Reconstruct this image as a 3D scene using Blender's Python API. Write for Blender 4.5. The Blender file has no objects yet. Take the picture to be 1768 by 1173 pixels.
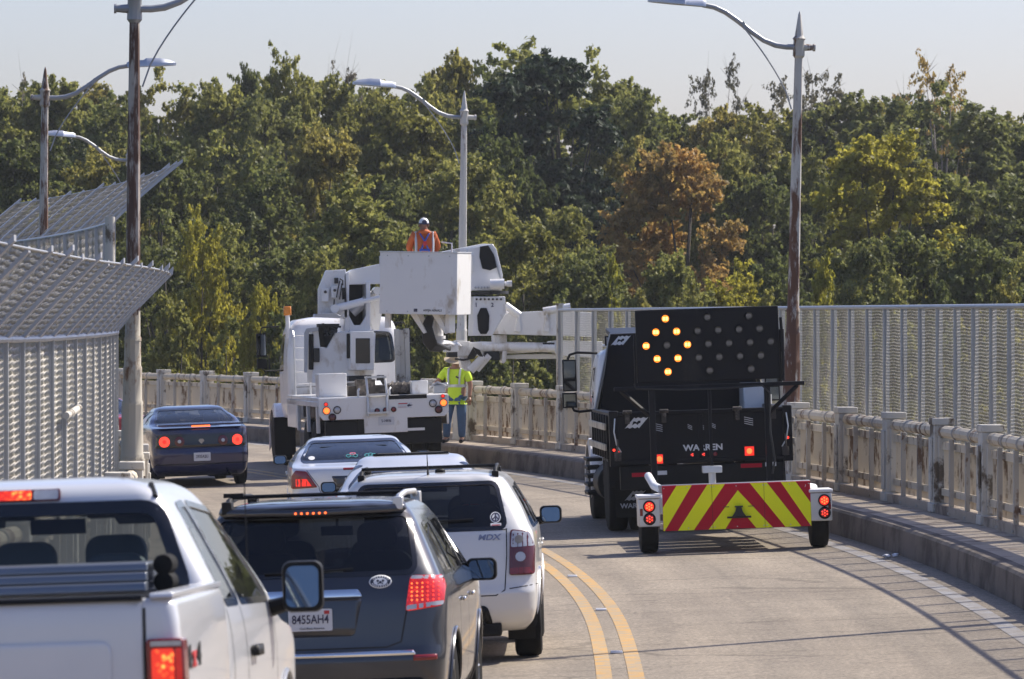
import bpy, bmesh, math, random
import numpy as np
from mathutils import Vector, Matrix

# ---------------------------------------------------------------- camera, sky, sun, exposure
S = bpy.context.scene
COL = S.collection
F = 9000.0                       # focal length in photo pixels (1768 wide)
EYE = 3.1
cam_d = bpy.data.cameras.new('camera'); cam = bpy.data.objects.new('camera', cam_d); COL.objects.link(cam)
cam.location = (0, 0, EYE)
cam.rotation_euler = (math.radians(90) - math.atan((586.5 - 536) / F), 0, 0)
cam_d.sensor_width = 36.0; cam_d.lens = 36.0 * F / 1768.0
cam_d.clip_start = 0.5; cam_d.clip_end = 6000
cam_d.dof.use_dof = True; cam_d.dof.focus_distance = 68.0; cam_d.dof.aperture_fstop = 9.5
S.camera = cam
SUN_EL, SUN_AZ = math.radians(46), math.radians(57)      # azimuth from +Y towards +X
W = bpy.data.worlds.new('World'); S.world = W; W.use_nodes = True
wn = W.node_tree.nodes; wl = W.node_tree.links
bg = wn['Background']; sky = wn.new('ShaderNodeTexSky')
sky.sky_type = 'NISHITA'; sky.sun_disc = False
sky.sun_elevation = SUN_EL; sky.sun_rotation = SUN_AZ
sky.air_density = 1.0; sky.dust_density = 1.5; sky.ozone_density = 4.5; sky.altitude = 50
tint = wn.new('ShaderNodeMix'); tint.data_type = 'RGBA'; tint.blend_type = 'MULTIPLY'; tint.inputs[0].default_value = 1.0
tint.inputs[7].default_value = (1.0, 0.905, 1.0, 1)
wl.new(sky.outputs[0], tint.inputs[6]); wl.new(tint.outputs[2], bg.inputs[0]); bg.inputs[1].default_value = 0.106
sd = bpy.data.lights.new('sun', 'SUN'); sun = bpy.data.objects.new('sun', sd); COL.objects.link(sun)
sd.energy = 4.3; sd.angle = math.radians(0.53); sd.color = (1.0, 0.93, 0.80)
sdir = Vector((math.sin(SUN_AZ) * math.cos(SUN_EL), math.cos(SUN_AZ) * math.cos(SUN_EL), math.sin(SUN_EL)))
sun.rotation_euler = sdir.to_track_quat('Z', 'Y').to_euler()
sun.location = (30, 40, 60)
S.view_settings.view_transform = 'Standard'; S.view_settings.look = 'None'
S.view_settings.exposure = 0.62; S.view_settings.gamma = 1.0
S.render.engine = 'CYCLES'
S.cycles.use_denoising = True
S.cycles.max_bounces = 8; S.cycles.transparent_max_bounces = 16
S.cycles.glossy_bounces = 3; S.cycles.diffuse_bounces = 3; S.cycles.transmission_bounces = 4
S.cycles.caustics_reflective = False; S.cycles.caustics_refractive = False

# ---------------------------------------------------------------- helpers
def tag(o, label=None, cat=None, group=None, kind=None):
    if label: o['label'] = label
    if cat: o['category'] = cat
    if group: o['group'] = group
    if kind: o['kind'] = kind
    return o

def empty(name, loc=(0, 0, 0), rot=(0, 0, 0), label=None, cat=None, group=None):
    o = bpy.data.objects.new(name, None); COL.objects.link(o)
    o.location = loc; o.rotation_euler = rot; o.empty_display_size = 0.3
    return tag(o, label, cat, group)

def link_mesh(name, me, mats, parent=None, smooth=35, bevel=0, seg=2, solid=0, soff=-1, loc=None, rot=None):
    if not isinstance(mats, (list, tuple)): mats = [mats]
    if not me.materials:
        for m in mats: me.materials.append(m)
    if smooth:
        me.shade_smooth()
        if smooth < 180: me.set_sharp_from_angle(angle=math.radians(smooth))
    o = bpy.data.objects.new(name, me); COL.objects.link(o)
    if parent is not None: o.parent = parent
    if loc is not None: o.location = loc
    if rot is not None: o.rotation_euler = rot
    if solid:
        m = o.modifiers.new('solid', 'SOLIDIFY'); m.thickness = solid; m.offset = soff
    if bevel:
        m = o.modifiers.new('bevel', 'BEVEL'); m.width = bevel; m.segments = seg
        m.limit_method = 'ANGLE'; m.angle_limit = math.radians(40)
    return o

class MB:
    """collects simple shapes into one mesh"""
    def __init__(s): s.v = []; s.f = []; s.mi = []; s.cur = 0
    def add(s, vs, fs):
        b = len(s.v); s.v += [tuple(p) for p in vs]; s.f += [tuple(i + b for i in f) for f in fs]
        s.mi += [s.cur] * len(fs); return s
    def box(s, c, d, rz=0, rx=0, ry=0):
        M = Matrix.Rotation(rz, 3, 'Z') @ Matrix.Rotation(ry, 3, 'Y') @ Matrix.Rotation(rx, 3, 'X')
        vs = []
        for x in (-.5, .5):
            for y in (-.5, .5):
                for z in (-.5, .5):
                    vs.append(Vector(c) + M @ Vector((x * d[0], y * d[1], z * d[2])))
        return s.add(vs, [(0, 1, 3, 2), (4, 6, 7, 5), (0, 4, 5, 1), (2, 3, 7, 6), (0, 2, 6, 4), (1, 5, 7, 3)])
    def bb(s, x0, x1, y0, y1, z0, z1):
        return s.box(((x0 + x1) / 2, (y0 + y1) / 2, (z0 + z1) / 2), (abs(x1 - x0), abs(y1 - y0), abs(z1 - z0)))
    def tube(s, pts, r, n=8, caps=True):
        pts = [Vector(p) for p in pts]; k = len(pts)
        rs = r if isinstance(r, (list, tuple)) else [r] * k
        up = None; vs = []
        for i, p in enumerate(pts):
            t = (pts[min(i + 1, k - 1)] - pts[max(i - 1, 0)]).normalized()
            if up is None:
                up = Vector((0, 0, 1)) if abs(t.z) < .9 else Vector((1, 0, 0))
            a = t.cross(up)
            if a.length < 1e-5: a = t.orthogonal()
            a.normalize(); b = t.cross(a).normalized(); up = -b if up.dot(-b) > 0 else b
            for j in range(n):
                th = 2 * math.pi * j / n
                vs.append(p + (a * math.cos(th) + b * math.sin(th)) * rs[i])
        fs = []
        for i in range(k - 1):
            for j in range(n):
                fs.append((i * n + j, i * n + (j + 1) % n, (i + 1) * n + (j + 1) % n, (i + 1) * n + j))
        if caps:
            fs.append(tuple(range(n - 1, -1, -1))); fs.append(tuple((k - 1) * n + j for j in range(n)))
        return s.add(vs, fs)
    def cyl(s, p0, p1, r0, r1=None, n=16): return s.tube([p0, p1], [r0, r0 if r1 is None else r1], n)
    def prism(s, poly, axis, a0, a1):
        """poly in the plane across axis ('x': (y,z), 'y': (x,z), 'z': (x,y))"""
        def P(p, a):
            return {'x': (a, p[0], p[1]), 'y': (p[0], a, p[1]), 'z': (p[0], p[1], a)}[axis]
        n = len(poly); vs = [P(p, a0) for p in poly] + [P(p, a1) for p in poly]
        fs = [tuple(range(n)), tuple(range(2 * n - 1, n - 1, -1))]
        for i in range(n): fs.append((i, i + n, (i + 1) % n + n, (i + 1) % n))
        return s.add(vs, fs)
    def lathe(s, prof, c=(0, 0, 0), axis='z', n=24):
        """prof: (radius, along)"""
        vs = []; k = len(prof); c = Vector(c)
        for (r, h) in prof:
            for j in range(n):
                th = 2 * math.pi * j / n; u, w = r * math.cos(th), r * math.sin(th)
                vs.append(c + Vector({'z': (u, w, h), 'x': (h, u, w), 'y': (u, h, w)}[axis]))
        fs = []
        for i in range(k - 1):
            for j in range(n):
                fs.append((i * n + j, i * n + (j + 1) % n, (i + 1) * n + (j + 1) % n, (i + 1) * n + j))
        fs.append(tuple(range(n))); fs.append(tuple((k - 1) * n + j for j in range(n)))
        return s.add(vs, fs)
    def mesh(s, name='m'):
        me = bpy.data.meshes.new(name); me.from_pydata(s.v, [], s.f)
        bm = bmesh.new(); bm.from_mesh(me); bmesh.ops.recalc_face_normals(bm, faces=bm.faces); bm.to_mesh(me); bm.free()
        return me
    def build(s, name, mats, parent=None, smooth=35, bevel=0, seg=2, **k):
        me = s.mesh(name)
        if not isinstance(mats, (list, tuple)): mats = [mats]
        for m in mats: me.materials.append(m)
        if len(mats) > 1: me.polygons.foreach_set('material_index', s.mi)
        return link_mesh(name, me, mats, parent, smooth, bevel, seg, **k)

def rrect(x0, x1, z0, z1, r, n=4):
    """rounded rectangle polygon"""
    out = []
    for (cx, cz, a0) in ((x1 - r, z0 + r, -90), (x1 - r, z1 - r, 0), (x0 + r, z1 - r, 90), (x0 + r, z0 + r, 180)):
        for i in range(n + 1):
            a = math.radians(a0 + 90 * i / n); out.append((cx + r * math.cos(a), cz + r * math.sin(a)))
    return out
def ngon(cx, cz, r, n=20, rz=None):
    rz = rz or r
    return [(cx + r * math.cos(2 * math.pi * i / n), cz + rz * math.sin(2 * math.pi * i / n)) for i in range(n)]

FONT_CACHE = {}
def text_mesh(txt, size, extrude=0.002, align='CENTER', sx=1.0, bold=0.0, shear=0.0):
    cu = bpy.data.curves.new('text', 'FONT'); cu.body = txt; cu.size = size; cu.extrude = extrude
    cu.align_x = align; cu.align_y = 'CENTER'; cu.offset = bold; cu.shear = shear; cu.resolution_u = 3
    o = bpy.data.objects.new('text', cu); COL.objects.link(o)
    dg = bpy.context.evaluated_depsgraph_get(); dg.update()
    me = bpy.data.meshes.new_from_object(o.evaluated_get(dg))
    bpy.data.objects.remove(o); bpy.data.curves.remove(cu)
    if sx != 1.0:
        me.transform(Matrix.Diagonal((sx, 1, 1, 1)))
    return me

def copy_tree(o, parent=None):
    c = o.copy(); COL.objects.link(c); c.parent = parent
    for ch in o.children: copy_tree(ch, c)
    return c

# ---------------------------------------------------------------- materials
def new_mat(name):
    m = bpy.data.materials.new(name); m.use_nodes = True
    return m, m.node_tree.nodes, m.node_tree.links, m.node_tree.nodes['Principled BSDF']
def rgba(c): return (c[0], c[1], c[2], 1.0)
def mat(name, col, rough=0.5, metal=0.0, var=0.12, scale=6.0, bump=0.0, bscale=None, coat=0.0, dirt=None, spec=0.5, aniso=(1, 1, 1)):
    """principled with a soft noise in colour and roughness; dirt = (colour, amount, scale, stretch z)"""
    m, n, l, p = new_mat(name)
    tc = n.new('ShaderNodeTexCoord'); mp = n.new('ShaderNodeMapping'); mp.inputs['Scale'].default_value = aniso
    l.new(tc.outputs['Object'], mp.inputs[0])
    ns = n.new('ShaderNodeTexNoise'); ns.inputs['Scale'].default_value = scale; ns.inputs['Detail'].default_value = 6
    l.new(mp.outputs[0], ns.inputs['Vector'])
    mx = n.new('ShaderNodeMix'); mx.data_type = 'RGBA'
    l.new(ns.outputs['Fac'], mx.inputs[0])
    mx.inputs[6].default_value = rgba([c * (1 - var) for c in col]); mx.inputs[7].default_value = rgba([min(1, c * (1 + var)) for c in col])
    out = mx.outputs[2]
    if dirt:
        dc, amt, dsc, st = dirt
        mp2 = n.new('ShaderNodeMapping'); mp2.inputs['Scale'].default_value = (1, 1, st); l.new(tc.outputs['Object'], mp2.inputs[0])
        n2 = n.new('ShaderNodeTexNoise'); n2.inputs['Scale'].default_value = dsc; n2.inputs['Detail'].default_value = 8; n2.inputs['Roughness'].default_value = 0.65
        l.new(mp2.outputs[0], n2.inputs['Vector'])
        r = n.new('ShaderNodeMapRange'); r.inputs[1].default_value = 1 - amt - .08; r.inputs[2].default_value = 1 - amt + .06
        l.new(n2.outputs['Fac'], r.inputs[0])
        m2 = n.new('ShaderNodeMix'); m2.data_type = 'RGBA'; l.new(r.outputs[0], m2.inputs[0]); l.new(out, m2.inputs[6]); m2.inputs[7].default_value = rgba(dc)
        out = m2.outputs[2]
    l.new(out, p.inputs['Base Color'])
    p.inputs['Roughness'].default_value = rough; p.inputs['Metallic'].default_value = metal
    p.inputs['Coat Weight'].default_value = coat; p.inputs['Coat Roughness'].default_value = 0.05
    p.inputs['Specular IOR Level'].default_value = spec
    if bump:
        b = n.new('ShaderNodeBump'); b.inputs['Strength'].default_value = bump; b.inputs['Distance'].default_value = 0.02
        n3 = n.new('ShaderNodeTexNoise'); n3.inputs['Scale'].default_value = bscale or scale * 4; n3.inputs['Detail'].default_value = 4
        l.new(tc.outputs['Object'], n3.inputs['Vector']); l.new(n3.outputs['Fac'], b.inputs['Height']); l.new(b.outputs[0], p.inputs['Normal'])
    return m
def emis(name, col, emit, strength, rough=0.25):
    m, n, l, p = new_mat(name)
    p.inputs['Base Color'].default_value = rgba(col); p.inputs['Roughness'].default_value = rough
    p.inputs['Emission Color'].default_value = rgba(emit); p.inputs['Emission Strength'].default_value = strength
    return m
def glass(name, tint, refl=1.0, rough=0.02):
    m, n, l, p = new_mat(name); n.remove(p)
    t = n.new('ShaderNodeBsdfTransparent'); t.inputs[0].default_value = rgba(tint)
    g = n.new('ShaderNodeBsdfGlossy'); g.inputs['Roughness'].default_value = rough; g.inputs[0].default_value = (1, 1, 1, 1)
    fr = n.new('ShaderNodeFresnel'); fr.inputs[0].default_value = 1.5
    mu = n.new('ShaderNodeMath'); mu.operation = 'MULTIPLY'; mu.inputs[1].default_value = refl; l.new(fr.outputs[0], mu.inputs[0])
    mx = n.new('ShaderNodeMixShader'); l.new(mu.outputs[0], mx.inputs[0]); l.new(t.outputs[0], mx.inputs[1]); l.new(g.outputs[0], mx.inputs[2])
    l.new(mx.outputs[0], n['Material Output'].inputs[0])
    return m

M = {}
M['white_paint'] = mat('white_vehicle_paint', (.80, .79, .78), .32, 0, .04, 3, coat=.4, dirt=((.48, .41, .33), .37, 2.6, .5))
M['pickup_paint'] = mat('white_pickup_paint', (.62, .63, .66), .28, .1, .03, 3, coat=.7)
M['pearl_paint'] = mat('pearl_white_paint', (.70, .69, .67), .3, .1, .03, 3, coat=.8, dirt=((.36, .28, .18), .27, 1.6, 1))
M['silver_paint'] = mat('silver_paint', (.60, .60, .61), .3, .55, .04, 3, coat=.8)
M['silver_light'] = mat('pale_silver_paint', (.72, .73, .75), .28, .35, .03, 3, coat=.8)
M['grey_paint'] = mat('dark_grey_metallic_paint', (.036, .039, .050), .28, .35, .05, 3, coat=.9)
M['blue_paint'] = mat('dark_blue_paint', (.006, .011, .072), .25, .1, .08, 3, coat=1.0)
M['red_paint'] = mat('red_car_paint', (.35, .015, .02), .3, 0, .05, 3, coat=.8)
M['black_plastic'] = mat('black_plastic', (.008, .008, .009), .55, 0, .2, 8, spec=.25)
M['black_gloss'] = mat('black_gloss', (.008, .008, .010), .15, 0, .1, 4, coat=.5)
M['black_paint'] = mat('black_truck_paint', (.005, .005, .008), .45, 0, .25, 2.5, coat=.05, spec=.2, dirt=((.026, .024, .022), .33, 1.7, .5))
M['rubber'] = mat('tyre_rubber', (.010, .010, .010), .8, 0, .3, 5, bump=.15, bscale=40, spec=.2)
M['alloy'] = mat('alloy_rim', (.45, .45, .46), .35, .8, .08, 6)
M['chrome'] = mat('chrome', (.80, .80, .82), .12, 1, .03, 4)
M['steel'] = mat('galvanised_steel', (.42, .43, .45), .45, .65, .15, 4, dirt=((.20, .12, .07), .28, 3.5, .3))
M['steel_dark'] = mat('weathered_steel_arms', (.44, .45, .48), .5, .35, .2, 4, dirt=((.16, .11, .08), .3, 3.0, .3))
M['alu'] = mat('brushed_aluminium', (.62, .62, .62), .4, .7, .08, 6)
M['wire'] = mat('galvanised_wire', (.50, .47, .42), .55, .2, .15, 1.5)
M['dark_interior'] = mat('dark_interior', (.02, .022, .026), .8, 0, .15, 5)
M['seat_fabric'] = mat('seat_fabric', (.045, .062, .075), .85, 0, .2, 14)
M['seat_grey'] = mat('grey_seat_fabric', (.05, .055, .06), .85, 0, .2, 14)
M['white_plain'] = mat('white_sign_paint', (.78, .78, .78), .5, 0, .04, 4)
M['plate'] = mat('licence_plate_white', (.62, .63, .66), .4, 0, .06, 10)
M['ink'] = mat('plate_ink', (.02, .02, .06), .5)
M['red_ink'] = mat('red_ink', (.5, .03, .03), .5)
M['amber'] = mat('amber_lens', (.75, .24, .02), .25, 0, .05, 6, coat=.4)
M['red_lens'] = mat('red_lens', (.22, .008, .01), .15, 0, .25, 30, coat=.6)
M['dark_red_lens'] = mat('dark_red_lens', (.10, .008, .012), .18, 0, .25, 30, coat=.6)
M['clear_lens'] = mat('clear_lens', (.5, .5, .52), .12, .2, .2, 30, coat=.6)
M['red_lit'] = emis('red_lamp_lit', (.5, .01, .01), (1, .035, .02), .6)
M['red_glow'] = emis('red_lamp_bright', (.6, .02, .01), (1, .055, .03), 1.15)
M['orange_lit'] = emis('orange_red_lamp_lit', (.6, .05, .01), (1, .17, .04), 1.35)
M['amber_lit'] = emis('amber_lamp_lit', (.8, .4, .05), (1, .22, .02), 1.1)
M['amber_core'] = emis('amber_lamp_core', (1, .9, .6), (1, .48, .11), 1.9)
M['lamp_off'] = mat('unlit_lamp', (.26, .23, .19), .25, 0, .3, 30, coat=.5)
M['glass_dark'] = glass('dark_tinted_glass', (.17, .18, .19), 1.0)
M['glass_mid'] = glass('tinted_glass', (.34, .37, .38), 1.0)
M['glass_clear'] = glass('clear_glass', (.93, .97, .955), .9)
M['mirror'] = mat('mirror_glass', (.17, .20, .23), .03, 1, .01, 1)
M['seam'] = mat('panel_gap', (.01, .01, .01), .7)

def lamp_glow(name, c0, c1, s0, s1, sc):
    """a lit lens: moulded cells that glow unevenly"""
    m, n, l, p = new_mat(name); tc = n.new('ShaderNodeTexCoord'); v = n.new('ShaderNodeTexVoronoi'); v.inputs['Scale'].default_value = sc
    l.new(tc.outputs['Object'], v.inputs['Vector']); ns = n.new('ShaderNodeTexNoise'); ns.inputs['Scale'].default_value = 9; l.new(tc.outputs['Object'], ns.inputs['Vector'])
    r = n.new('ShaderNodeMapRange'); r.inputs[1].default_value = .1; r.inputs[2].default_value = .6; r.inputs[3].default_value = 1; r.inputs[4].default_value = 0; l.new(v.outputs['Distance'], r.inputs[0])
    r2 = n.new('ShaderNodeMapRange'); r2.inputs[1].default_value = .42; r2.inputs[2].default_value = .6; l.new(ns.outputs['Fac'], r2.inputs[0])
    mu = n.new('ShaderNodeMath'); mu.operation = 'MULTIPLY'; l.new(r.outputs[0], mu.inputs[0]); l.new(r2.outputs[0], mu.inputs[1])
    mx = n.new('ShaderNodeMix'); mx.data_type = 'RGBA'; l.new(mu.outputs[0], mx.inputs[0]); mx.inputs[6].default_value = rgba(c0); mx.inputs[7].default_value = rgba(c1); l.new(mx.outputs[2], p.inputs['Emission Color'])
    st = n.new('ShaderNodeMapRange'); st.inputs[3].default_value = s0; st.inputs[4].default_value = s1; l.new(mu.outputs[0], st.inputs[0]); l.new(st.outputs[0], p.inputs['Emission Strength'])
    p.inputs['Base Color'].default_value = (.4, .01, .01, 1); p.inputs['Roughness'].default_value = .15; p.inputs['Coat Weight'].default_value = .6
    return m
M['lens_glow'] = lamp_glow('lit_lens_orange', (1, .04, .015), (1, .30, .05), .5, 2.0, 42)
M['lens_red_glow'] = lamp_glow('lit_lens_red', (.9, .015, .015), (1, .06, .025), .22, .55, 42)
M['steel_brown'] = mat('oily_machinery', (.05, .042, .036), .6, .2, .5, 7, dirt=((.20, .17, .14), .40, 6, 1))
# ---------------------------------------------------------------- the road in plan: a straight run into a left-hand bend
CROSS = 0.035                                   # superelevation, right side higher
def Xc(D):
    return 0.95 - ((D - 50) ** 2 / 450 if D >= 50 else (50 - D) ** 2 / 1100)
def slope(D): return -(D - 50) / 225 if D >= 50 else (50 - D) / 550
def zr(D): return 0.00055 * (50 - D) ** 2 if D < 50 else -0.00002 * (D - 50) ** 2
def RP(D, lat, h=0.0):
    return Vector((Xc(D) + lat * math.sqrt(1 + slope(D) ** 2), D, zr(D) + CROSS * lat + h))
def heading(D): return -math.atan(slope(D))      # rotation about Z for a thing heading along the road
KR, KL = 4.1, -3.95                              # kerb faces
KERB = 0.33
D0, D1 = -30.0, 165.0
def strip(name, secs, m, d0=D0, d1=D1, step=1.0, kind='structure', parent=None):
    """secs: list of (lat, h) across the road, swept along it"""
    n = int(round((d1 - d0) / step)); v = []; f = []; k = len(secs)
    for i in range(n + 1):
        D = d0 + (d1 - d0) * i / n
        v += [tuple(RP(D, a, h)) for a, h in secs]
    for i in range(n):
        for j in range(k - 1):
            f.append((i * k + j, i * k + j + 1, (i + 1) * k + j + 1, (i + 1) * k + j))
    me = bpy.data.meshes.new(name); me.from_pydata(v, [], f)
    uv = me.uv_layers.new(name='along'); lut = [(a, d0 + (d1 - d0) * i / n) for i in range(n + 1) for a, h in secs]
    for l_ in me.loops: uv.data[l_.index].uv = lut[l_.vertex_index]
    o = link_mesh(name, me, m, parent, smooth=30)
    if kind: o['kind'] = kind
    return o

def road_mat():
    m, n, l, p = new_mat('worn_road_surface')
    tc = n.new('ShaderNodeTexCoord')
    def noise(sc, det=6, vec=None, rough=.6):
        x = n.new('ShaderNodeTexNoise'); x.inputs['Scale'].default_value = sc; x.inputs['Detail'].default_value = det; x.inputs['Roughness'].default_value = rough
        l.new(vec or tc.outputs['Object'], x.inputs['Vector']); return x.outputs['Fac']
    def ramp(src, a, b, c0, c1):
        r = n.new('ShaderNodeValToRGB'); r.color_ramp.elements[0].position = a; r.color_ramp.elements[1].position = b
        r.color_ramp.elements[0].color = rgba(c0); r.color_ramp.elements[1].color = rgba(c1); l.new(src, r.inputs[0]); return r.outputs[0]
    def mul(a, b, f=1.0):
        x = n.new('ShaderNodeMix'); x.data_type = 'RGBA'; x.blend_type = 'MULTIPLY'; x.inputs[0].default_value = f
        l.new(a, x.inputs[6]); l.new(b, x.inputs[7]); return x.outputs[2]
    base = ramp(noise(.22, 5), .3, .7, (.250, .212, .168), (.335, .288, .230))
    agg = ramp(noise(26, 4, rough=.75), .36, .66, (.55, .54, .53), (1.36, 1.34, 1.31))
    mp = n.new('ShaderNodeMapping'); mp.inputs['Scale'].default_value = (1.5, .05, 1); l.new(tc.outputs['UV'], mp.inputs[0])
    wear = ramp(noise(1.0, 5, mp.outputs[0]), .32, .66, (.74, .74, .75), (1.10, 1.09, 1.08))
    patch = ramp(noise(2.4, 7), .50, .75, (1, 1, 1), (.80, .79, .78))
    c = mul(mul(mul(base, agg), wear), patch)
    # transverse cracks and sealed joints
    vo = n.new('ShaderNodeTexVoronoi'); vo.feature = 'DISTANCE_TO_EDGE'; vo.inputs['Scale'].default_value = .55
    mp2 = n.new('ShaderNodeMapping'); mp2.inputs['Scale'].default_value = (.25, 1.0, 1)
    wn_ = n.new('ShaderNodeTexNoise'); wn_.inputs['Scale'].default_value = 1.6; wn_.inputs['Detail'].default_value = 5
    l.new(tc.outputs['Object'], wn_.inputs['Vector'])
    ad = n.new('ShaderNodeVectorMath'); ad.operation = 'MULTIPLY_ADD'; l.new(wn_.outputs['Color'], ad.inputs[0]); ad.inputs[1].default_value = (.6, .6, 0); l.new(tc.outputs['Object'], ad.inputs[2])
    l.new(ad.outputs[0], mp2.inputs[0]); l.new(mp2.outputs[0], vo.inputs['Vector'])
    ck = ramp(vo.outputs['Distance'], .004, .012, (.55, .54, .53), (1, 1, 1))
    c = mul(c, ck, .7)
    l.new(c, p.inputs['Base Color']); p.inputs['Roughness'].default_value = .82; p.inputs['Specular IOR Level'].default_value = .35
    b = n.new('ShaderNodeBump'); b.inputs['Strength'].default_value = .5; b.inputs['Distance'].default_value = .012
    l.new(noise(30, 3), b.inputs['Height']); l.new(b.outputs[0], p.inputs['Normal'])
    return m
M['road'] = road_mat()
M['concrete'] = mat('weathered_concrete_walk', (.42, .35, .275), .9, 0, .18, 1.3, bump=.4, bscale=20, dirt=((.17, .13, .10), .42, 1.4, 1))
M['kerb'] = mat('stained_kerb_concrete', (.17, .14, .115), .9, 0, .25, 1.1, bump=.5, bscale=18, dirt=((.07, .055, .045), .46, 1.2, 1))
M['yellow_line'] = mat('worn_yellow_road_paint', (.52, .30, .085), .7, 0, .18, 2.5, bump=.3, bscale=30, dirt=((.36, .28, .18), .50, 5, 1))
M['white_line'] = mat('worn_white_road_paint', (.36, .355, .36), .7, 0, .12, 2.5, bump=.3, bscale=30, dirt=((.29, .26, .23), .54, 3, 1))

strip('road', [(KL, 0), (-2, 0), (0, 0), (2, 0), (KR, 0)], M['road'])
for lat in (-.14, .13):
    strip('yellow_centre_line', [(lat - .066, .004), (lat + .066, .004)], M['yellow_line'])
strip('white_edge_line', [(3.60, .004), (3.77, .004)], M['white_line'])
strip('white_edge_line', [(-3.55, .004), (-3.40, .004)], M['white_line'])
strip('kerb', [(KR, -.05), (KR + .02, KERB - .03), (KR + .05, KERB), (KR + .22, KERB)], M['kerb'])
strip('kerb', [(KL - .22, KERB), (KL - .05, KERB), (KL - .02, KERB - .03), (KL, -.05)], M['kerb'])
strip('pavement', [(KR + .22, KERB - .003), (KR + 1.6, KERB - .003), (KR + 1.6, -.6)], M['concrete'])
strip('pavement', [(KL - 1.6, -.6), (KL - 1.6, KERB - .003), (KL - .22, KERB - .003)], M['concrete'])
strip('bridge_deck', [(KL - 1.59, -.55), (KR + 1.59, -.55)], M['kerb'])

# raised reflectors between the yellow lines
for i, D in enumerate([40.3, 47.0, 53.8, 60.6, 67.4, 74.2, 81, 88, 95]):
    b = MB(); b.prism([(-.055, 0), (.055, 0), (.04, .02), (-.04, .02)], 'x', -.055, .055)
    o = b.build('road_stud', M['amber'] if False else M['plate'], loc=RP(D, 0, .004), rot=(0, 0, heading(D)), bevel=.004)
    lab = {1: 'small raised reflector nearest the camera between the yellow lines', 2: 'small raised reflector second from the camera between the yellow lines', 3: 'small raised reflector beside the tail of the pale seven-seater between the yellow lines'}.get(i, 'small raised road reflector far along the centre line behind vehicles')
    tag(o, lab, 'road stud', 'raised reflectors along the centre line')
# litter near the kerb
rnd = random.Random(4)
b = MB()
for k in range(5):
    b.box((rnd.uniform(-.08, .08), rnd.uniform(-.1, .1), .012 + .006 * k), (.07, .06, .015), rz=rnd.uniform(0, 3), rx=rnd.uniform(-.4, .4))
tag(b.build('litter', M['plate'], loc=RP(62.5, KR - .16, .0), bevel=.008), 'small pale scrap of litter lying in the gutter below the kerb', 'litter')

# ---------------------------------------------------------------- bridge railings
def rust_paint(name, base, rust, amt, sc, st, rough=.6, base2=None, low=0):
    m, n, l, p = new_mat(name)
    tc = n.new('ShaderNodeTexCoord'); geo = n.new('ShaderNodeNewGeometry')
    mp = n.new('ShaderNodeMapping'); mp.inputs['Scale'].default_value = (1, 1, st); l.new(geo.outputs['Position'], mp.inputs[0])
    n1 = n.new('ShaderNodeTexNoise'); n1.inputs['Scale'].default_value = sc; n1.inputs['Detail'].default_value = 9; n1.inputs['Roughness'].default_value = .68
    l.new(mp.outputs[0], n1.inputs['Vector'])
    n2 = n.new('ShaderNodeTexNoise'); n2.inputs['Scale'].default_value = sc * .4; n2.inputs['Detail'].default_value = 5; l.new(mp.outputs[0], n2.inputs['Vector'])
    m0 = n.new('ShaderNodeMix'); m0.data_type = 'RGBA'; l.new(n2.outputs['Fac'], m0.inputs[0])
    m0.inputs[6].default_value = rgba(base); m0.inputs[7].default_value = rgba(base2 or [c * .7 for c in base])
    r = n.new('ShaderNodeMapRange'); r.inputs[1].default_value = 1 - amt - .03; r.inputs[2].default_value = 1 - amt + .05
    fac = n1.outputs['Fac']
    if low:      # rust has eaten further up from the foot
        sp = n.new('ShaderNodeSeparateXYZ'); l.new(geo.outputs['Position'], sp.inputs[0]); mr = n.new('ShaderNodeMapRange'); mr.inputs[1].default_value = 6.2; mr.inputs[2].default_value = 3.2; mr.inputs[3].default_value = -.03; mr.inputs[4].default_value = low; l.new(sp.outputs['Z'], mr.inputs[0])
        ad = n.new('ShaderNodeMath'); ad.operation = 'ADD'; l.new(fac, ad.inputs[0]); l.new(mr.outputs[0], ad.inputs[1]); fac = ad.outputs[0]
    l.new(fac, r.inputs[0])
    rc = n.new('ShaderNodeMix'); rc.data_type = 'RGBA'; l.new(n2.outputs['Fac'], rc.inputs[0]); rc.inputs[6].default_value = rgba(rust); rc.inputs[7].default_value = rgba([c * .45 for c in rust])
    m1 = n.new('ShaderNodeMix'); m1.data_type = 'RGBA'; l.new(r.outputs[0], m1.inputs[0]); l.new(m0.outputs[2], m1.inputs[6]); l.new(rc.outputs[2], m1.inputs[7])
    l.new(m1.outputs[2], p.inputs['Base Color']); p.inputs['Roughness'].default_value = rough
    b = n.new('ShaderNodeBump'); b.inputs['Strength'].default_value = .3; b.inputs['Distance'].default_value = .01; l.new(n1.outputs['Fac'], b.inputs['Height']); l.new(b.outputs[0], p.inputs['Normal'])
    return m
M['rail_post'] = rust_paint('white_concrete_post', (.63, .60, .53), (.17, .13, .09), .435, 3.0, .7, .8, (.48, .45, .40))
M['rail_steel'] = rust_paint('old_white_rail_paint', (.67, .58, .44), (.24, .14, .07), .445, 2.6, .5, .65, (.52, .45, .34))
M['rail_dark'] = rust_paint('dark_rusty_stanchion', (.46, .43, .38), (.20, .11, .06), .42, 5, .5, .7, (.34, .31, .27))
M['pole_low_rust'] = rust_paint('lamp_pole_rusted_from_foot', (.56, .54, .50), (.145, .058, .028), .47, 5.5, .20, .7, (.44, .41, .37), low=.10)
M['pole_rusty'] = rust_paint('heavily_rusted_lamp_pole', (.46, .42, .37), (.115, .055, .034), .545, 6.5, .16, .75, (.34, .29, .25))
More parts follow.
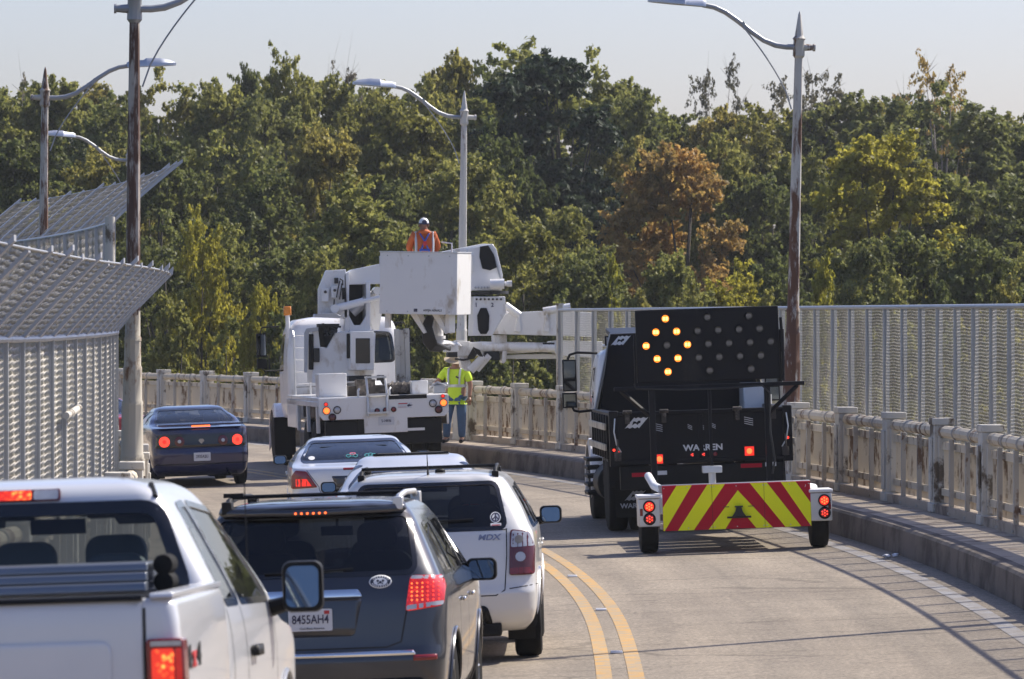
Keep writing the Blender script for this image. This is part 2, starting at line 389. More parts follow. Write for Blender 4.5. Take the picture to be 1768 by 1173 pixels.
M['pedestal_paint'] = rust_paint('stained_lamp_pedestal', (.50, .46, .38), (.24, .12, .055), .45, 3.0, .5, .75, (.40, .36, .29))
M['pole_paint'] = rust_paint('rusty_white_lamp_pole', (.52, .49, .44), (.145, .062, .032), .475, 5.5, .20, .7, (.42, .38, .33))
M['pole_paint2'] = rust_paint('flaking_white_lamp_pole', (.62, .60, .57), (.17, .06, .03), .38, 5.0, .22, .7, (.50, .47, .43))

RAILR, RAILL = 5.2, -5.1
def railing(side, label, d_start, d_end, pitch=4.0):
    lat0 = RAILR if side > 0 else RAILL
    root = empty('bridge_railing', RP(d_start, lat0, KERB), label=label, cat='railing')
    base = Vector(root.location)
    def P(D, dl, h): return RP(D, lat0 + dl, KERB + h) - base
    s = -side                                              # towards the road
    D = d_start; posts = []
    while D <= d_end:
        posts.append(D); D += pitch / math.sqrt(1 + slope(D) ** 2)
    for k, D in enumerate(posts):
        b = MB(); b.box((0, 0, .56), (.26, .34, 1.12)); b.box((0, 0, 1.165), (.29, .38, .09))
        b.box((s * .145, 0, .56), (.03, .20, .80)); b.box((0, -.185, .56), (.15, .03, .85)); b.box((0, 0, .06), (.31, .40, .12))
        b.build('post', M['rail_post'], root, loc=P(D, 0, 0), rot=(0, 0, heading(D)), bevel=.012)
    def sweep(name, dl, h, w, t, m, round_=False):
        b = MB(); N = int((d_end - d_start) / .5)
        if round_:
            b.tube([P(d_start + (posts[-1] - d_start) * i / N, dl, h) for i in range(N + 1)], w, 10)
        else:
            v = []; f = []
            for i in range(N + 1):
                D = d_start + (posts[-1] - d_start) * i / N
                for a, c in ((-w / 2, -t / 2), (w / 2, -t / 2), (w / 2, t / 2), (-w / 2, t / 2)): v.append(P(D, dl + a, h + c))
            for i in range(N):
                for j in range(4): f.append((i * 4 + j, i * 4 + (j + 1) % 4, (i + 1) * 4 + (j + 1) % 4, (i + 1) * 4 + j))
            b.add(v, f)
        b.build(name, m, root)
    sweep('top_rail', 0, 1.04, .078, 0, M['rail_steel'], True)
    sweep('upper_rail', 0, .86, .05, .10, M['rail_steel'])
    sweep('bottom_rail', 0, .27, .07, .09, M['rail_steel'])
    sweep('footing', 0, .05, .24, .12, M['concrete'])
    for a, c in zip(posts[:-1], posts[1:]):
        n = 46; pk = MB(); ctr = P((a + c) / 2, 0, .565)
        for i in range(1, n):
            D = a + (c - a) * i / n; p = P(D, 0, .49); pk.box(p, (.024, .012, .72), rz=heading(D))
        pk.build('picket_panel', M['rail_steel'], root)
        for q in (1 / 3, 2 / 3):
            D = a + (c - a) * q; b = MB()
            b.lathe([(.082, -.03), (.093, -.02), (.093, .02), (.082, .03)], (0, 0, 1.04), axis='y', n=12)
            b.box((s * .085, 0, .48), (.055, .075, .96)); b.box((s * .05, 0, .86), (.08, .05, .06)); b.box((s * .05, 0, .27), (.08, .05, .06)); b.box((s * .06, 0, .03), (.14, .12, .03))
            b.build('stanchion', M['rail_dark'], root, loc=P(D, 0, 0), rot=(0, 0, heading(D)))
    return root
railing(1, 'old white bridge railing with concrete posts along the right-hand pavement and round the far bend', 27.0, 160.0)
railing(-1, 'old white bridge railing low behind the near left mesh fence beside the blue saloon', 20.0, 150.0)

# ---------------------------------------------------------------- mesh fences
def zig(b, P0, uvs, r):
    pass
def fence(label, lat, d0, d1, zrail, arms, pitch=1.4, mesh_pitch=.052, step=.052, wire=.0045, bottom=.12, base_h=KERB, post_w=.06, arm_out=.58, arm_up=.72, low=0):
    """a chain-link fence following the road; arms = leaning top towards the road"""
    side = 1 if lat > 0 else -1
    root = empty('mesh_fence', RP(d0, lat, base_h), label=label, cat='fence'); base = Vector(root.location)
    def P(D, dl, h): return RP(D, lat + dl, base_h + h) - base
    L = d1 - d0
    n = max(1, int(L / pitch)); Ds = [d0 + L * i / n for i in range(n + 1)]
    prof = [(0, zrail)]
    if arms:
        for i in range(1, 7):
            t = i / 6; prof.append((-side * arm_out * (t ** 1.06), zrail + arm_up * (t ** .98)))
    for k, D in enumerate(Ds):
        b = MB(); p = P(D, side * .02, 0); hd = heading(D)
        b.box(p + Vector((0, 0, zrail / 2)), (.05, post_w, zrail), rz=hd)
        b.box(P(D, -side * .022, 0) + Vector((0, 0, zrail / 2)), (.035, .05, zrail), rz=hd)
        b.box(p + Vector((0, 0, .05)), (.16, .16, .02), rz=hd)
        b.build('post', M['steel'], root)
        if arms:
            a = MB(); e_ = (1 + .10 * ((k * 7) % 5) / 4)
            Q = [P(D + dd, q[0] * (e_ if q is prof[-1] else 1), q[1] + (.02 if up else -.03) + (arm_up * (e_ - 1) if q is prof[-1] else 0)) for q in prof for up in (0, 1) for dd in (-.08, .08)]
            nq = len(prof); a.add(Q, [f_ for i in range(nq - 1) for f_ in ((4 * i, 4 * i + 1, 4 * i + 5, 4 * i + 4), (4 * i + 2, 4 * i + 6, 4 * i + 7, 4 * i + 3), (4 * i, 4 * i + 4, 4 * i + 6, 4 * i + 2), (4 * i + 1, 4 * i + 3, 4 * i + 7, 4 * i + 5))] + [(0, 2, 3, 1), (4 * nq - 4, 4 * nq - 3, 4 * nq - 1, 4 * nq - 2)])
            a.build('arm', M['steel_dark'], root)
    def rail(name, dl, h, r):
        b = MB(); N = max(2, int(L)); b.tube([P(d0 + L * i / N, dl, h) for i in range(N + 1)], r, 8); b.build(name, M['steel'], root)
    rail('top_rail', -side * .02, zrail + .01, .03)
    rail('bottom_rail', 0, bottom, .02)
    if arms: rail('end_wire', prof[-1][0], prof[-1][1], .010)
    # woven wire: zigzag strands with knuckles standing off the plane
    V = []; E = []
    hs = [bottom + (zrail - bottom) * i / max(1, int((zrail - bottom) / step)) for i in range(int((zrail - bottom) / step) + 1)]
    path = [(0, h) for h in hs]
    if arms:
        pl = [Vector((q[0], q[1])) for q in prof]; seg = 0
        for q0, q1 in zip(pl[:-1], pl[1:]):
            m_ = max(1, int(round((q1 - q0).length / step)))
            for i in range(1, m_ + 1): path.append(tuple(q0.lerp(q1, i / m_)))
    path = np.array(path); K = len(path)
    nz = int(L * math.sqrt(1 + slope((d0 + d1) / 2) ** 2) / mesh_pitch)
    Dz = d0 + L * (np.arange(nz) + .5) / nz
    xc = np.array([Xc(d) for d in Dz]); sl = np.array([math.sqrt(1 + slope(d) ** 2) for d in Dz]); zz = np.array([zr(d) for d in Dz])
    par = np.where(np.arange(K) % 2 == 0, -1.0, 1.0)
    half = L / nz * .55
    D2 = Dz[:, None] + par[None, :] * half
    sag = .012 * np.sin(D2 * 4.4) + .008 * np.sin(D2 * 1.7 + path[None, :, 1] * 3)
    l2 = lat + path[None, :, 0] + par[None, :] * .007 + sag + 0 * D2
    X = xc[:, None] + l2 * sl[:, None] + (D2 - Dz[:, None]) * np.array([slope(d) for d in Dz])[:, None]
    Z = zz[:, None] + CROSS * l2 + base_h + path[None, :, 1] + .006 * np.sin(D2 * 9)
    C = np.stack([X, D2, Z], -1) - np.array(base)
    offs = np.array([(wire, 0, 0), (-wire * .5, wire * .87, 0), (-wire * .5, -wire * .87, 0)])
    VV = (C[:, :, None, :] + offs[None, None]).reshape(-1, 3)
    idx = np.arange(nz * K).reshape(nz, K) * 3
    a = idx[:, :-1].reshape(-1); c = idx[:, 1:].reshape(-1)
    FF = np.concatenate([np.stack([a + i, a + (i + 1) % 3, c + (i + 1) % 3, c + i], -1) for i in range(3)])
    me = bpy.data.meshes.new('mesh'); me.vertices.add(len(VV)); me.vertices.foreach_set('co', VV.ravel().astype(np.float32))
    me.loops.add(FF.size); me.loops.foreach_set('vertex_index', FF.ravel().astype(np.int32))
    me.polygons.add(len(FF)); me.polygons.foreach_set('loop_start', np.arange(0, FF.size, 4, dtype=np.int32))
    me.update(calc_edges=True); me.validate()
    link_mesh('wire_mesh', me, M['wire'], root, smooth=0)
    return root, P
fr, P_ = fence('tall mesh fence with upright steel posts standing behind the right-hand railing', 5.62, 33.0, 101.0, 2.62, False, mesh_pitch=.05, step=.022, wire=.0027, post_w=.085)
b = MB(); b.box((0, 0, 1.36), (.10, .12, 2.72)); b.box((0, 0, 2.74), (.13, .15, .04)); b.build('end_post', M['rail_post'], fr, loc=P_(101.05, 0, 0), rot=(0, 0, heading(101)))
fl, P_ = fence('nearest left mesh fence whose top leans over the pavement towards the cars', -5.38, 34.0, 64.5, 2.68, True, step=.03, wire=.0034, arm_out=.68, arm_up=.70, post_w=.12)
b = MB(); q = P_(51.4, .10, 1.95); b.tube([q + Vector((0, -.75, -.02)), q, q + Vector((0, .75, .03))], .035, 10); b.build('rail_stub', M['rail_post'], fl)
ft, P_ = fence('taller mesh fence farther along on the left with a ragged leaning top', -5.25, 75.5, 104.0, 4.25, True, pitch=2.3, mesh_pitch=.065, step=.065, wire=.005, arm_out=1.0, arm_up=.85)
b = MB(); b.cyl((0, 0, 0), (0, 0, 4.32), .07, n=12); b.build('end_post', M['rail_post'], ft, loc=P_(75.3, -.05, 0))
# a spare roll end of the mesh bent out past the last arm
# ---------------------------------------------------------------- street lamps
M['lamp_metal'] = mat('lamp_head_metal', (.50, .53, .60), .4, .5, .1, 5)
M['lamp_arm'] = mat('lamp_arm_metal', (.33, .34, .36), .5, .5, .15, 5)
def street_lamp(D, lat, side, label, paint, arm_h=6.62, lean=0.0, r=.085, dark=False):
    root = empty('street_lamp', RP(D, lat, KERB), (0, lean, heading(D)), label, 'street lamp', 'street lamps along the bridge')
    s = side
    b = MB(); b.tube([(0, 0, 2.9), (0, 0, 4.6), (0, 0, arm_h - .15)], [r * 1.05, r * .95, r * .72], 8); b.build('pole', M[paint], root)
    b = MB()
    for (z0, z1, w) in ((0, 1.15, .33), (1.15, 1.80, .27), (1.80, 2.22, .235), (2.22, 2.58, .205), (2.58, 2.95, .185)):
        b.lathe([(w / 2 + .012, z0), (w / 2 + .012, z0 + .04), (w / 2, z0 + .06), (w / 2 * .97, z1 - .03), (w / 2 * .97, z1)], n=10)
    b.build('pedestal', M['pedestal_paint'] if s > 0 else M[paint], root)
    b = MB(); b.lathe([(r * .75, arm_h - .17), (r * 1.1, arm_h - .13), (r * 1.0, arm_h + .10), (r * 1.2, arm_h + .13), (r * .8, arm_h + .17), (r * .75, arm_h + .20), (r * .25, arm_h + .50), (.004, arm_h + .55)], n=10)
    b.cyl((-s * .22, 0, arm_h), (-s * .05, 0, arm_h), .045, .06, 10); b.cyl((-s * .25, 0, arm_h), (-s * .22, 0, arm_h), .06, n=10)
    b.build('finial', M['lamp_arm'] if dark else M[paint], root)
    pts = [(.06, .0), (.2, .0), (.36, .02), (.55, .09), (.75, .22), (.95, .37), (1.15, .50), (1.32, .57), (1.5, .60)]
    b = MB(); b.tube([(s * x, 0, arm_h + z) for x, z in pts], [.045] * 3 + [.04] * 6, 10); b.box((s * .86, 0, arm_h + .305), (.05, .10, .12), ry=s * .6)
    b.build('arm', M['lamp_arm'], root)
    x0 = 1.46; b = MB()
    sec = [(0, .08, .06), (.06, .11, .085), (.30, .13, .09), (.34, .16, .12), (.58, .16, .11), (.78, .12, .07), (.88, .06, .02)]
    v = []; f = []
    for (x, w, h) in sec:
        for (yy, zz) in ((-w, -.03), (-w, .02), (-w * .6, h), (w * .6, h), (w, .02), (w, -.03)): v.append((s * (x0 + x), yy, arm_h + .60 + zz + x * .06))
    for i in range(len(sec) - 1):
        for j in range(6): f.append((i * 6 + j, i * 6 + (j + 1) % 6, (i + 1) * 6 + (j + 1) % 6, (i + 1) * 6 + j))
    f += [tuple(range(6)), tuple(range(len(v) - 1, len(v) - 7, -1))]
    b.add(v, f); b.cyl((s * (x0 + .5), 0, arm_h + .69), (s * (x0 + .5), 0, arm_h + .75), .035, n=10)
    b.build('lamp_head', M['lamp_metal'], root)
    cb = []
    for i in range(9):
        t = i / 8; cb.append((s * (.10 + .76 * t), -.03, arm_h - .95 + 1.22 * (t ** .72)))
    b = MB(); b.tube(cb, .012, 6); b.build('cable', M['lamp_arm'], root)
    return root
street_lamp(79.5, 5.17, -1, 'rusty street lamp whose arm reaches left above the arrow-board truck', 'pole_low_rust', lean=.022)
street_lamp(63.4, -5.17, 1, 'rusty street lamp nearest on the left whose arm leaves the top of the picture', 'pole_rusty', lean=.006, dark=True)
street_lamp(50.3, 5.05, -1, 'street lamp just outside the right edge, its shadow crossing the road', 'pole_paint')
street_lamp(107.0, 5.05, -1, 'white flaking street lamp standing behind the platform of the inspection truck', 'pole_paint2', lean=.012)
street_lamp(93.0, -5.16, 1, 'street lamp at the far left rising behind the taller mesh fence', 'pole_paint', arm_h=6.78, lean=.012)
street_lamp(134.6, 4.75, -1, 'most distant street lamp, mostly hidden behind the nearest left lamp pole', 'pole_paint2')

# ---------------------------------------------------------------- land and trees
M['land'] = mat('woodland_floor', (.055, .06, .025), .95, 0, .4, .15, bump=.5, bscale=1.5)
me = bpy.data.meshes.new('land')
me.from_pydata([(-3000, -400, -6.5), (3000, -400, -6.5), (3000, 5000, -6.5), (-3000, 5000, -6.5)], [], [(0, 1, 2, 3)])
tag(link_mesh('ground', me, M['land'], smooth=0), kind='structure')

def leaf_mat(name, c_dark, c_light, trans=.35, rough=.55):
    m, n, l, p = new_mat(name)
    geo = n.new('ShaderNodeNewGeometry'); oi = n.new('ShaderNodeObjectInfo'); tc = n.new('ShaderNodeTexCoord')
    ns = n.new('ShaderNodeTexNoise'); ns.inputs['Scale'].default_value = .45; ns.inputs['Detail'].default_value = 3
    l.new(tc.outputs['Object'], ns.inputs['Vector'])
    a = n.new('ShaderNodeMath'); a.operation = 'MULTIPLY_ADD'; a.inputs[1].default_value = .55; l.new(geo.outputs['Random Per Island'], a.inputs[0])
    s2 = n.new('ShaderNodeMath'); s2.operation = 'MULTIPLY_ADD'; s2.inputs[1].default_value = 1.3; s2.inputs[2].default_value = -.45; l.new(ns.outputs['Fac'], s2.inputs[0]); l.new(s2.outputs[0], a.inputs[2])
    mx = n.new('ShaderNodeMix'); mx.data_type = 'RGBA'; mx.clamp_factor = True; l.new(a.outputs[0], mx.inputs[0])
    mx.inputs[6].default_value = rgba(c_dark); mx.inputs[7].default_value = rgba(c_light)
    hs = n.new('ShaderNodeHueSaturation'); l.new(mx.outputs[2], hs.inputs['Color'])
    h1 = n.new('ShaderNodeMapRange'); h1.inputs[3].default_value = .485; h1.inputs[4].default_value = .515; l.new(oi.outputs['Random'], h1.inputs[0]); l.new(h1.outputs[0], hs.inputs['Hue'])
    v1 = n.new('ShaderNodeMapRange'); v1.inputs[3].default_value = 1.25; v1.inputs[4].default_value = .75; l.new(oi.outputs['Random'], v1.inputs[0]); l.new(v1.outputs[0], hs.inputs['Value'])
    p.inputs['Roughness'].default_value = rough; p.inputs['Specular IOR Level'].default_value = .35
    l.new(hs.outputs[0], p.inputs['Base Color'])
    t = n.new('ShaderNodeBsdfTranslucent'); l.new(hs.outputs[0], t.inputs[0])
    ms = n.new('ShaderNodeMixShader'); ms.inputs[0].default_value = trans; l.new(p.outputs[0], ms.inputs[1]); l.new(t.outputs[0], ms.inputs[2])
    l.new(ms.outputs[0], n['Material Output'].inputs[0])
    return m
M['bark'] = mat('tree_bark', (.07, .06, .05), .9, 0, .3, 3, bump=.5)
M['bark_pale'] = mat('pale_twigs', (.22, .19, .17), .9, 0, .3, 3)
M['leaf_green'] = leaf_mat('leaves_mid_green', (.075, .098, .024), (.390, .385, .105), .58)
M['leaf_deep'] = leaf_mat('leaves_deep_green', (.048, .068, .022), (.280, .300, .090), .55)
M['leaf_olive'] = leaf_mat('leaves_olive', (.110, .115, .028), (.490, .430, .110), .58)
M['leaf_yellow'] = leaf_mat('leaves_yellow_green', (.180, .175, .022), (.62, .55, .085), .58)
M['leaf_orange'] = leaf_mat('leaves_rust_orange', (.190, .160, .045), (.600, .400, .120), .58)
M['leaf_pine'] = leaf_mat('pine_needles', (.016, .034, .020), (.085, .115, .055), .3, .6)
M['leaf_grey'] = leaf_mat('sparse_greyish_leaves', (.10, .095, .06), (.27, .24, .16), .45)

def quads_mesh(C, Nn, size, rng, aspect=1.5):
    """one small bent leaf clump per centre"""
    n = len(C)
    Nn = Nn / np.linalg.norm(Nn, axis=1, keepdims=True)
    r = rng.normal(size=(n, 3)); U = np.cross(Nn, r); U /= np.linalg.norm(U, axis=1, keepdims=True); Vv = np.cross(Nn, U)
    s = size[:, None]
    p0 = C - U * s * aspect * .5; p2 = C + U * s * aspect * .5
    p1 = C - Vv * s * .5 + Nn * s * .15; p3 = C + Vv * s * .5 + Nn * s * .15
    VV = np.stack([p0, p1, p2, p3], 1).reshape(-1, 3)
    i = np.arange(n) * 4
    T = np.concatenate([np.stack([i, i + 1, i + 2], -1), np.stack([i, i + 2, i + 3], -1)])
    return VV, T
def tris_to_mesh(name, VV, T):
    me = bpy.data.meshes.new(name); me.vertices.add(len(VV)); me.vertices.foreach_set('co', VV.ravel().astype(np.float32))
    me.loops.add(T.size); me.loops.foreach_set('vertex_index', T.ravel().astype(np.int32))
    me.polygons.add(len(T)); me.polygons.foreach_set('loop_start', np.arange(0, T.size, 3, dtype=np.int32))
    me.update(calc_edges=True); return me

def make_crown(seed, kind, H=20.0, R=4.6, n=15000, leaf=.30):
    """unit tree: base at 0, height H, crown radius R -> crown mesh, trunk mesh"""
    rng = np.random.default_rng(seed); lobes = []
    if kind == 'broad':
        for k in range(70):
            t = rng.uniform(.0, 1.0) ** .8; ang = rng.uniform(0, 2 * math.pi)
            env = R * math.sqrt(max(.02, 1 - (max(0, t - .45) / .57) ** 2.2)) * (.72 + .28 * min(1, t / .4))
            rad = env * rng.uniform(.15, 1.0) ** .55 * .94; lr = R * rng.uniform(.12, .30)
            z = H * (.06 + .91 * t) - lr * .8
            lobes.append((rad * math.cos(ang), rad * math.sin(ang), z, lr, lr * rng.uniform(.65, 1.0)))
        lobes.append((rng.uniform(-.5, .5), 0, H * .985 - R * .14, R * .16, R * .14))
    elif kind == 'tall':
        for k in range(60):
            t = rng.uniform(.05, 1.0); ang = rng.uniform(0, 2 * math.pi)
            env = R * math.sqrt(max(.02, 1 - t ** 3)) * .85
            rad = env * math.sqrt(rng.uniform(.02, 1)); lr = R * rng.uniform(.11, .25)
            lobes.append((rad * math.cos(ang), rad * math.sin(ang), H * (.15 + .83 * t) - lr * .5, lr, lr * rng.uniform(.7, 1.2)))
    elif kind == 'pine':
        for k in range(40):
            t = rng.uniform(0, 1.0); ang = rng.uniform(0, 2 * math.pi)
            env = R * (1.05 - .55 * t ** 2)
            rad = env * rng.uniform(.15, 1.0); lr = R * rng.uniform(.16, .30)
            lobes.append((rad * math.cos(ang), rad * math.sin(ang), H * (.36 + .61 * t) + rad * .12, lr, lr * rng.uniform(.35, .6)))
    elif kind == 'cone':
        for k in range(50):
            t = rng.uniform(0, 1.0); ang = rng.uniform(0, 2 * math.pi)
            rad = R * (1 - t) ** .7 * math.sqrt(rng.uniform(.05, .9)); lr = R * rng.uniform(.13, .26) * (1.1 - .6 * t)
            lobes.append((rad * math.cos(ang), rad * math.sin(ang), H * (.04 + .93 * t), lr, lr * 1.0))
    elif kind == 'sparse':
        for k in range(36):
            t = rng.uniform(.1, 1.0); ang = rng.uniform(0, 2 * math.pi)
            env = R * math.sqrt(max(.03, 1 - (max(0, t - .5) / .52) ** 2))
            rad = env * math.sqrt(rng.uniform(.05, 1)); lr = R * rng.uniform(.12, .24)
            lobes.append((rad * math.cos(ang), rad * math.sin(ang), H * (.22 + .75 * t), lr, lr * .8))
    L = np.array(lobes)
    w = L[:, 3] ** 2; w /= w.sum()
    # leaves sit on short sprays that grow outwards and upwards from the limbs
    per = 46 if kind != 'sparse' else 30
    ns = max(8, n // per); n = ns * per
    li = rng.choice(len(L), size=ns, p=w)
    d = rng.normal(size=(ns, 3)); d /= np.linalg.norm(d, axis=1, keepdims=True)
    lrs = np.stack([L[li, 3], L[li, 3], L[li, 4]], 1)
    O = L[li, :3] + d * lrs * rng.uniform(.05, .85, size=(ns, 1))
    rad = O * np.array([1, 1, 0]); rad /= (np.linalg.norm(rad, axis=1, keepdims=True) + 1e-6)
    flat = .12 if kind == 'pine' else .42
    sd_ = d * .8 + rad * .45 + np.array([0, 0, flat]) + rng.normal(size=(ns, 3)) * .35; sd_ /= np.linalg.norm(sd_, axis=1, keepdims=True)
    ln = R * rng.uniform(.07, .22, size=ns) * (1.25 if kind in ('tall', 'cone') else 1.0)
    t = rng.uniform(0, 1, size=(ns, per)) ** .8
    C = O[:, None, :] + sd_[:, None, :] * (ln[:, None] * t)[:, :, None] + rng.normal(size=(ns, per, 3)) * (R * .026 * (1.25 - .7 * t))[:, :, None] * np.array([1, 1, .8 if kind != 'pine' else .45])
    C[:, :, 2] -= (ln[:, None] * t ** 2) * .18
    C = C.reshape(-1, 3); dd = np.repeat(d * .35 + sd_ * .15, per, axis=0)
    Nn = dd + rng.normal(size=(n, 3)) * .8 + np.array([0, 0, .15])
    size = leaf * rng.uniform(.55, 1.6, n)
    VV, T = quads_mesh(C, Nn, size, rng, 1.25 if kind != 'pine' else 2.2)
    crown = tris_to_mesh('crown', VV, T)
    b = MB(); tr = H * .011 + .04
    bend = rng.normal(size=2) * .03 * H
    trunk = [(bend[0] * t * t, bend[1] * t * t, H * .86 * t) for t in (0, .2, .4, .6, .8, 1)]
    b.tube(trunk, [tr * 1.25, tr, tr * .85, tr * .65, tr * .4, tr * .12], 7)
    order = np.argsort(-L[:, 3])[:18]
    for k in order:
        x, y, z = L[k, :3]; t0 = max(.12, min(.9, (z / H) * .72)); px, py = bend[0] * t0 * t0, bend[1] * t0 * t0; z0 = H * .86 * t0
        b.tube([(px, py, z0), ((px + x) / 2, (py + y) / 2, z0 * .45 + z * .55 - .1), (x, y, z)], [tr * .42, tr * .26, tr * .08], 5)
        if kind == 'sparse':
            for q in range(5):
                e = rng.normal(size=3) * R * .16; b.tube([(x, y, z), (x + e[0], y + e[1], z + abs(e[2]) + .2)], [tr * .08, tr * .02], 4)
    return crown, b.mesh('trunk')

PROTO = {}
def proto(key, *a, **k):
    PROTO[key] = make_crown(*a, **k)
for i in range(5): proto('broad%d' % i, 11 + i, 'broad', n=60000, leaf=.15)
for i in range(2): proto('tall%d' % i, 31 + i, 'tall', n=42000, leaf=.145)
proto('pine0', 41, 'pine', n=52000, leaf=.12); proto('pine1', 42, 'pine', n=46000, leaf=.12)
for i in range(2): proto('cone%d' % i, 51 + i, 'cone', n=36000, leaf=.19)
for i in range(2): proto('sparse%d' % i, 61 + i, 'sparse', n=9000, leaf=.12)
for i in range(2): proto('bare%d' % i, 71 + i, 'sparse', n=900, leaf=.13)
TREE_ME = {}
GROUND_Z = -6.5
def tree(name, key, leafm, x_px, D, y_top, width_px, label, group=None, rot=None, bark='bark', cat='tree', base=GROUND_Z):
    s = F / D; X = (x_px - 884) / s; top = EYE + (536 - y_top) / s
    h = (top - base) / 20.0; w = width_px * 1.22 / s / 2 / 4.6
    root = empty(name, (X, D, base), (0, 0, rot if rot is not None else (x_px * .37 + D) % 6.28), label, cat, group)
    root.scale = (w, w, h)
    for part, me, mm in (('crown', PROTO[key][0], leafm), ('trunk', PROTO[key][1], bark)):
        k = (key, part, mm)
        if k not in TREE_ME:
            c = me.copy(); c.materials.clear(); c.materials.append(M[mm]); TREE_ME[k] = c
            if part == 'trunk': c.shade_smooth()
        o = bpy.data.objects.new(part, TREE_ME[k]); COL.objects.link(o); o.parent = root
    return root
# notable trees
G_MID = 'trees of the wood behind the bridge'
tree('pine_tree', 'pine0', 'leaf_pine', 955, 196, 92, 300, 'very dark tall pine with a bare lower trunk at the centre of the wood')
tree('pine_tree', 'pine1', 'leaf_pine', 1045, 190, 330, 190, 'lower dark pine leaning against the tall pine, left of the orange tree')
tree('broadleaf_tree', 'broad0', 'leaf_green', 900, 218, 55, 330, 'highest rounded tree crowning the skyline behind the dark pine', G_MID)
tree('broadleaf_tree', 'broad1', 'leaf_orange', 1170, 188, 238, 250, 'rust-orange autumn tree between the dark pine and the arrow-board truck')
tree('broadleaf_tree', 'broad2', 'leaf_yellow', 1525, 180, 218, 300, 'broad yellow-green tree right of the rusty street lamp over the right-hand fence')
tree('broadleaf_tree', 'broad3', 'leaf_deep', 1610, 222, 130, 340, 'large dark green tree on the skyline behind the yellow-green tree')
tree('sparse_tree', 'sparse0', 'leaf_grey', 1235, 232, 108, 130, 'thin airy tree on the skyline under the lamp head of the right-hand lamp', bark='bark_pale')
tree('sparse_tree', 'sparse1', 'leaf_grey', 1395, 228, 98, 190, 'thin greyish tree on the skyline just behind the rusty right-hand lamp pole', bark='bark_pale')
tree('sparse_tree', 'sparse0', 'leaf_orange', 1625, 236, 100, 170, 'thin reddish-topped tree highest on the right-hand skyline', rot=2.0, bark='bark_pale')
tree('bare_tree', 'bare0', 'leaf_grey', 590, 236, 98, 110, 'leafless grey tree on the skyline left of the middle lamp head', bark='bark_pale')
tree('bare_tree', 'bare1', 'leaf_grey', 25, 236, 118, 110, 'thin grey tree on the skyline at the far left edge', bark='bark_pale')
tree('young_tree', 'cone0', 'leaf_yellow', 1420, 150, 428, 100, 'small pointed yellow-green tree just right of the rusty lamp pole over the fence')
tree('young_tree', 'cone1', 'leaf_yellow', 1068, 152, 410, 110, 'small pointed yellow-green tree between the inspection truck and the arrow board')
tree('broadleaf_tree', 'broad4', 'leaf_olive', 900, 160, 375, 260, 'rounded olive tree right behind the boom of the inspection truck')
tree('broadleaf_tree', 'broad0', 'leaf_green', 620, 172, 285, 300, 'rounded pale green tree behind the white work platform', rot=1.1)
tree('broadleaf_tree', 'broad2', 'leaf_olive', 700, 205, 165, 260, 'olive tree under the head of the middle street lamp')
tree('broadleaf_tree', 'broad3', 'leaf_yellow', 345, 158, 345, 130, 'narrow yellow-green tree beside the tip of the taller left fence')
tree('broadleaf_tree', 'broad1', 'leaf_olive', 775, 228, 78, 160, 'olive crown on the skyline just above the middle street lamp', rot=.7)
tree('tall_tree', 'tall0', 'leaf_green', 490, 220, 90, 150, 'tall narrow tree peaking on the skyline above the inspection truck cab')
tree('broadleaf_tree', 'broad4', 'leaf_yellow', 455, 150, 480, 90, 'small yellowish tree beside the orange beacon of the inspection truck', rot=.4)
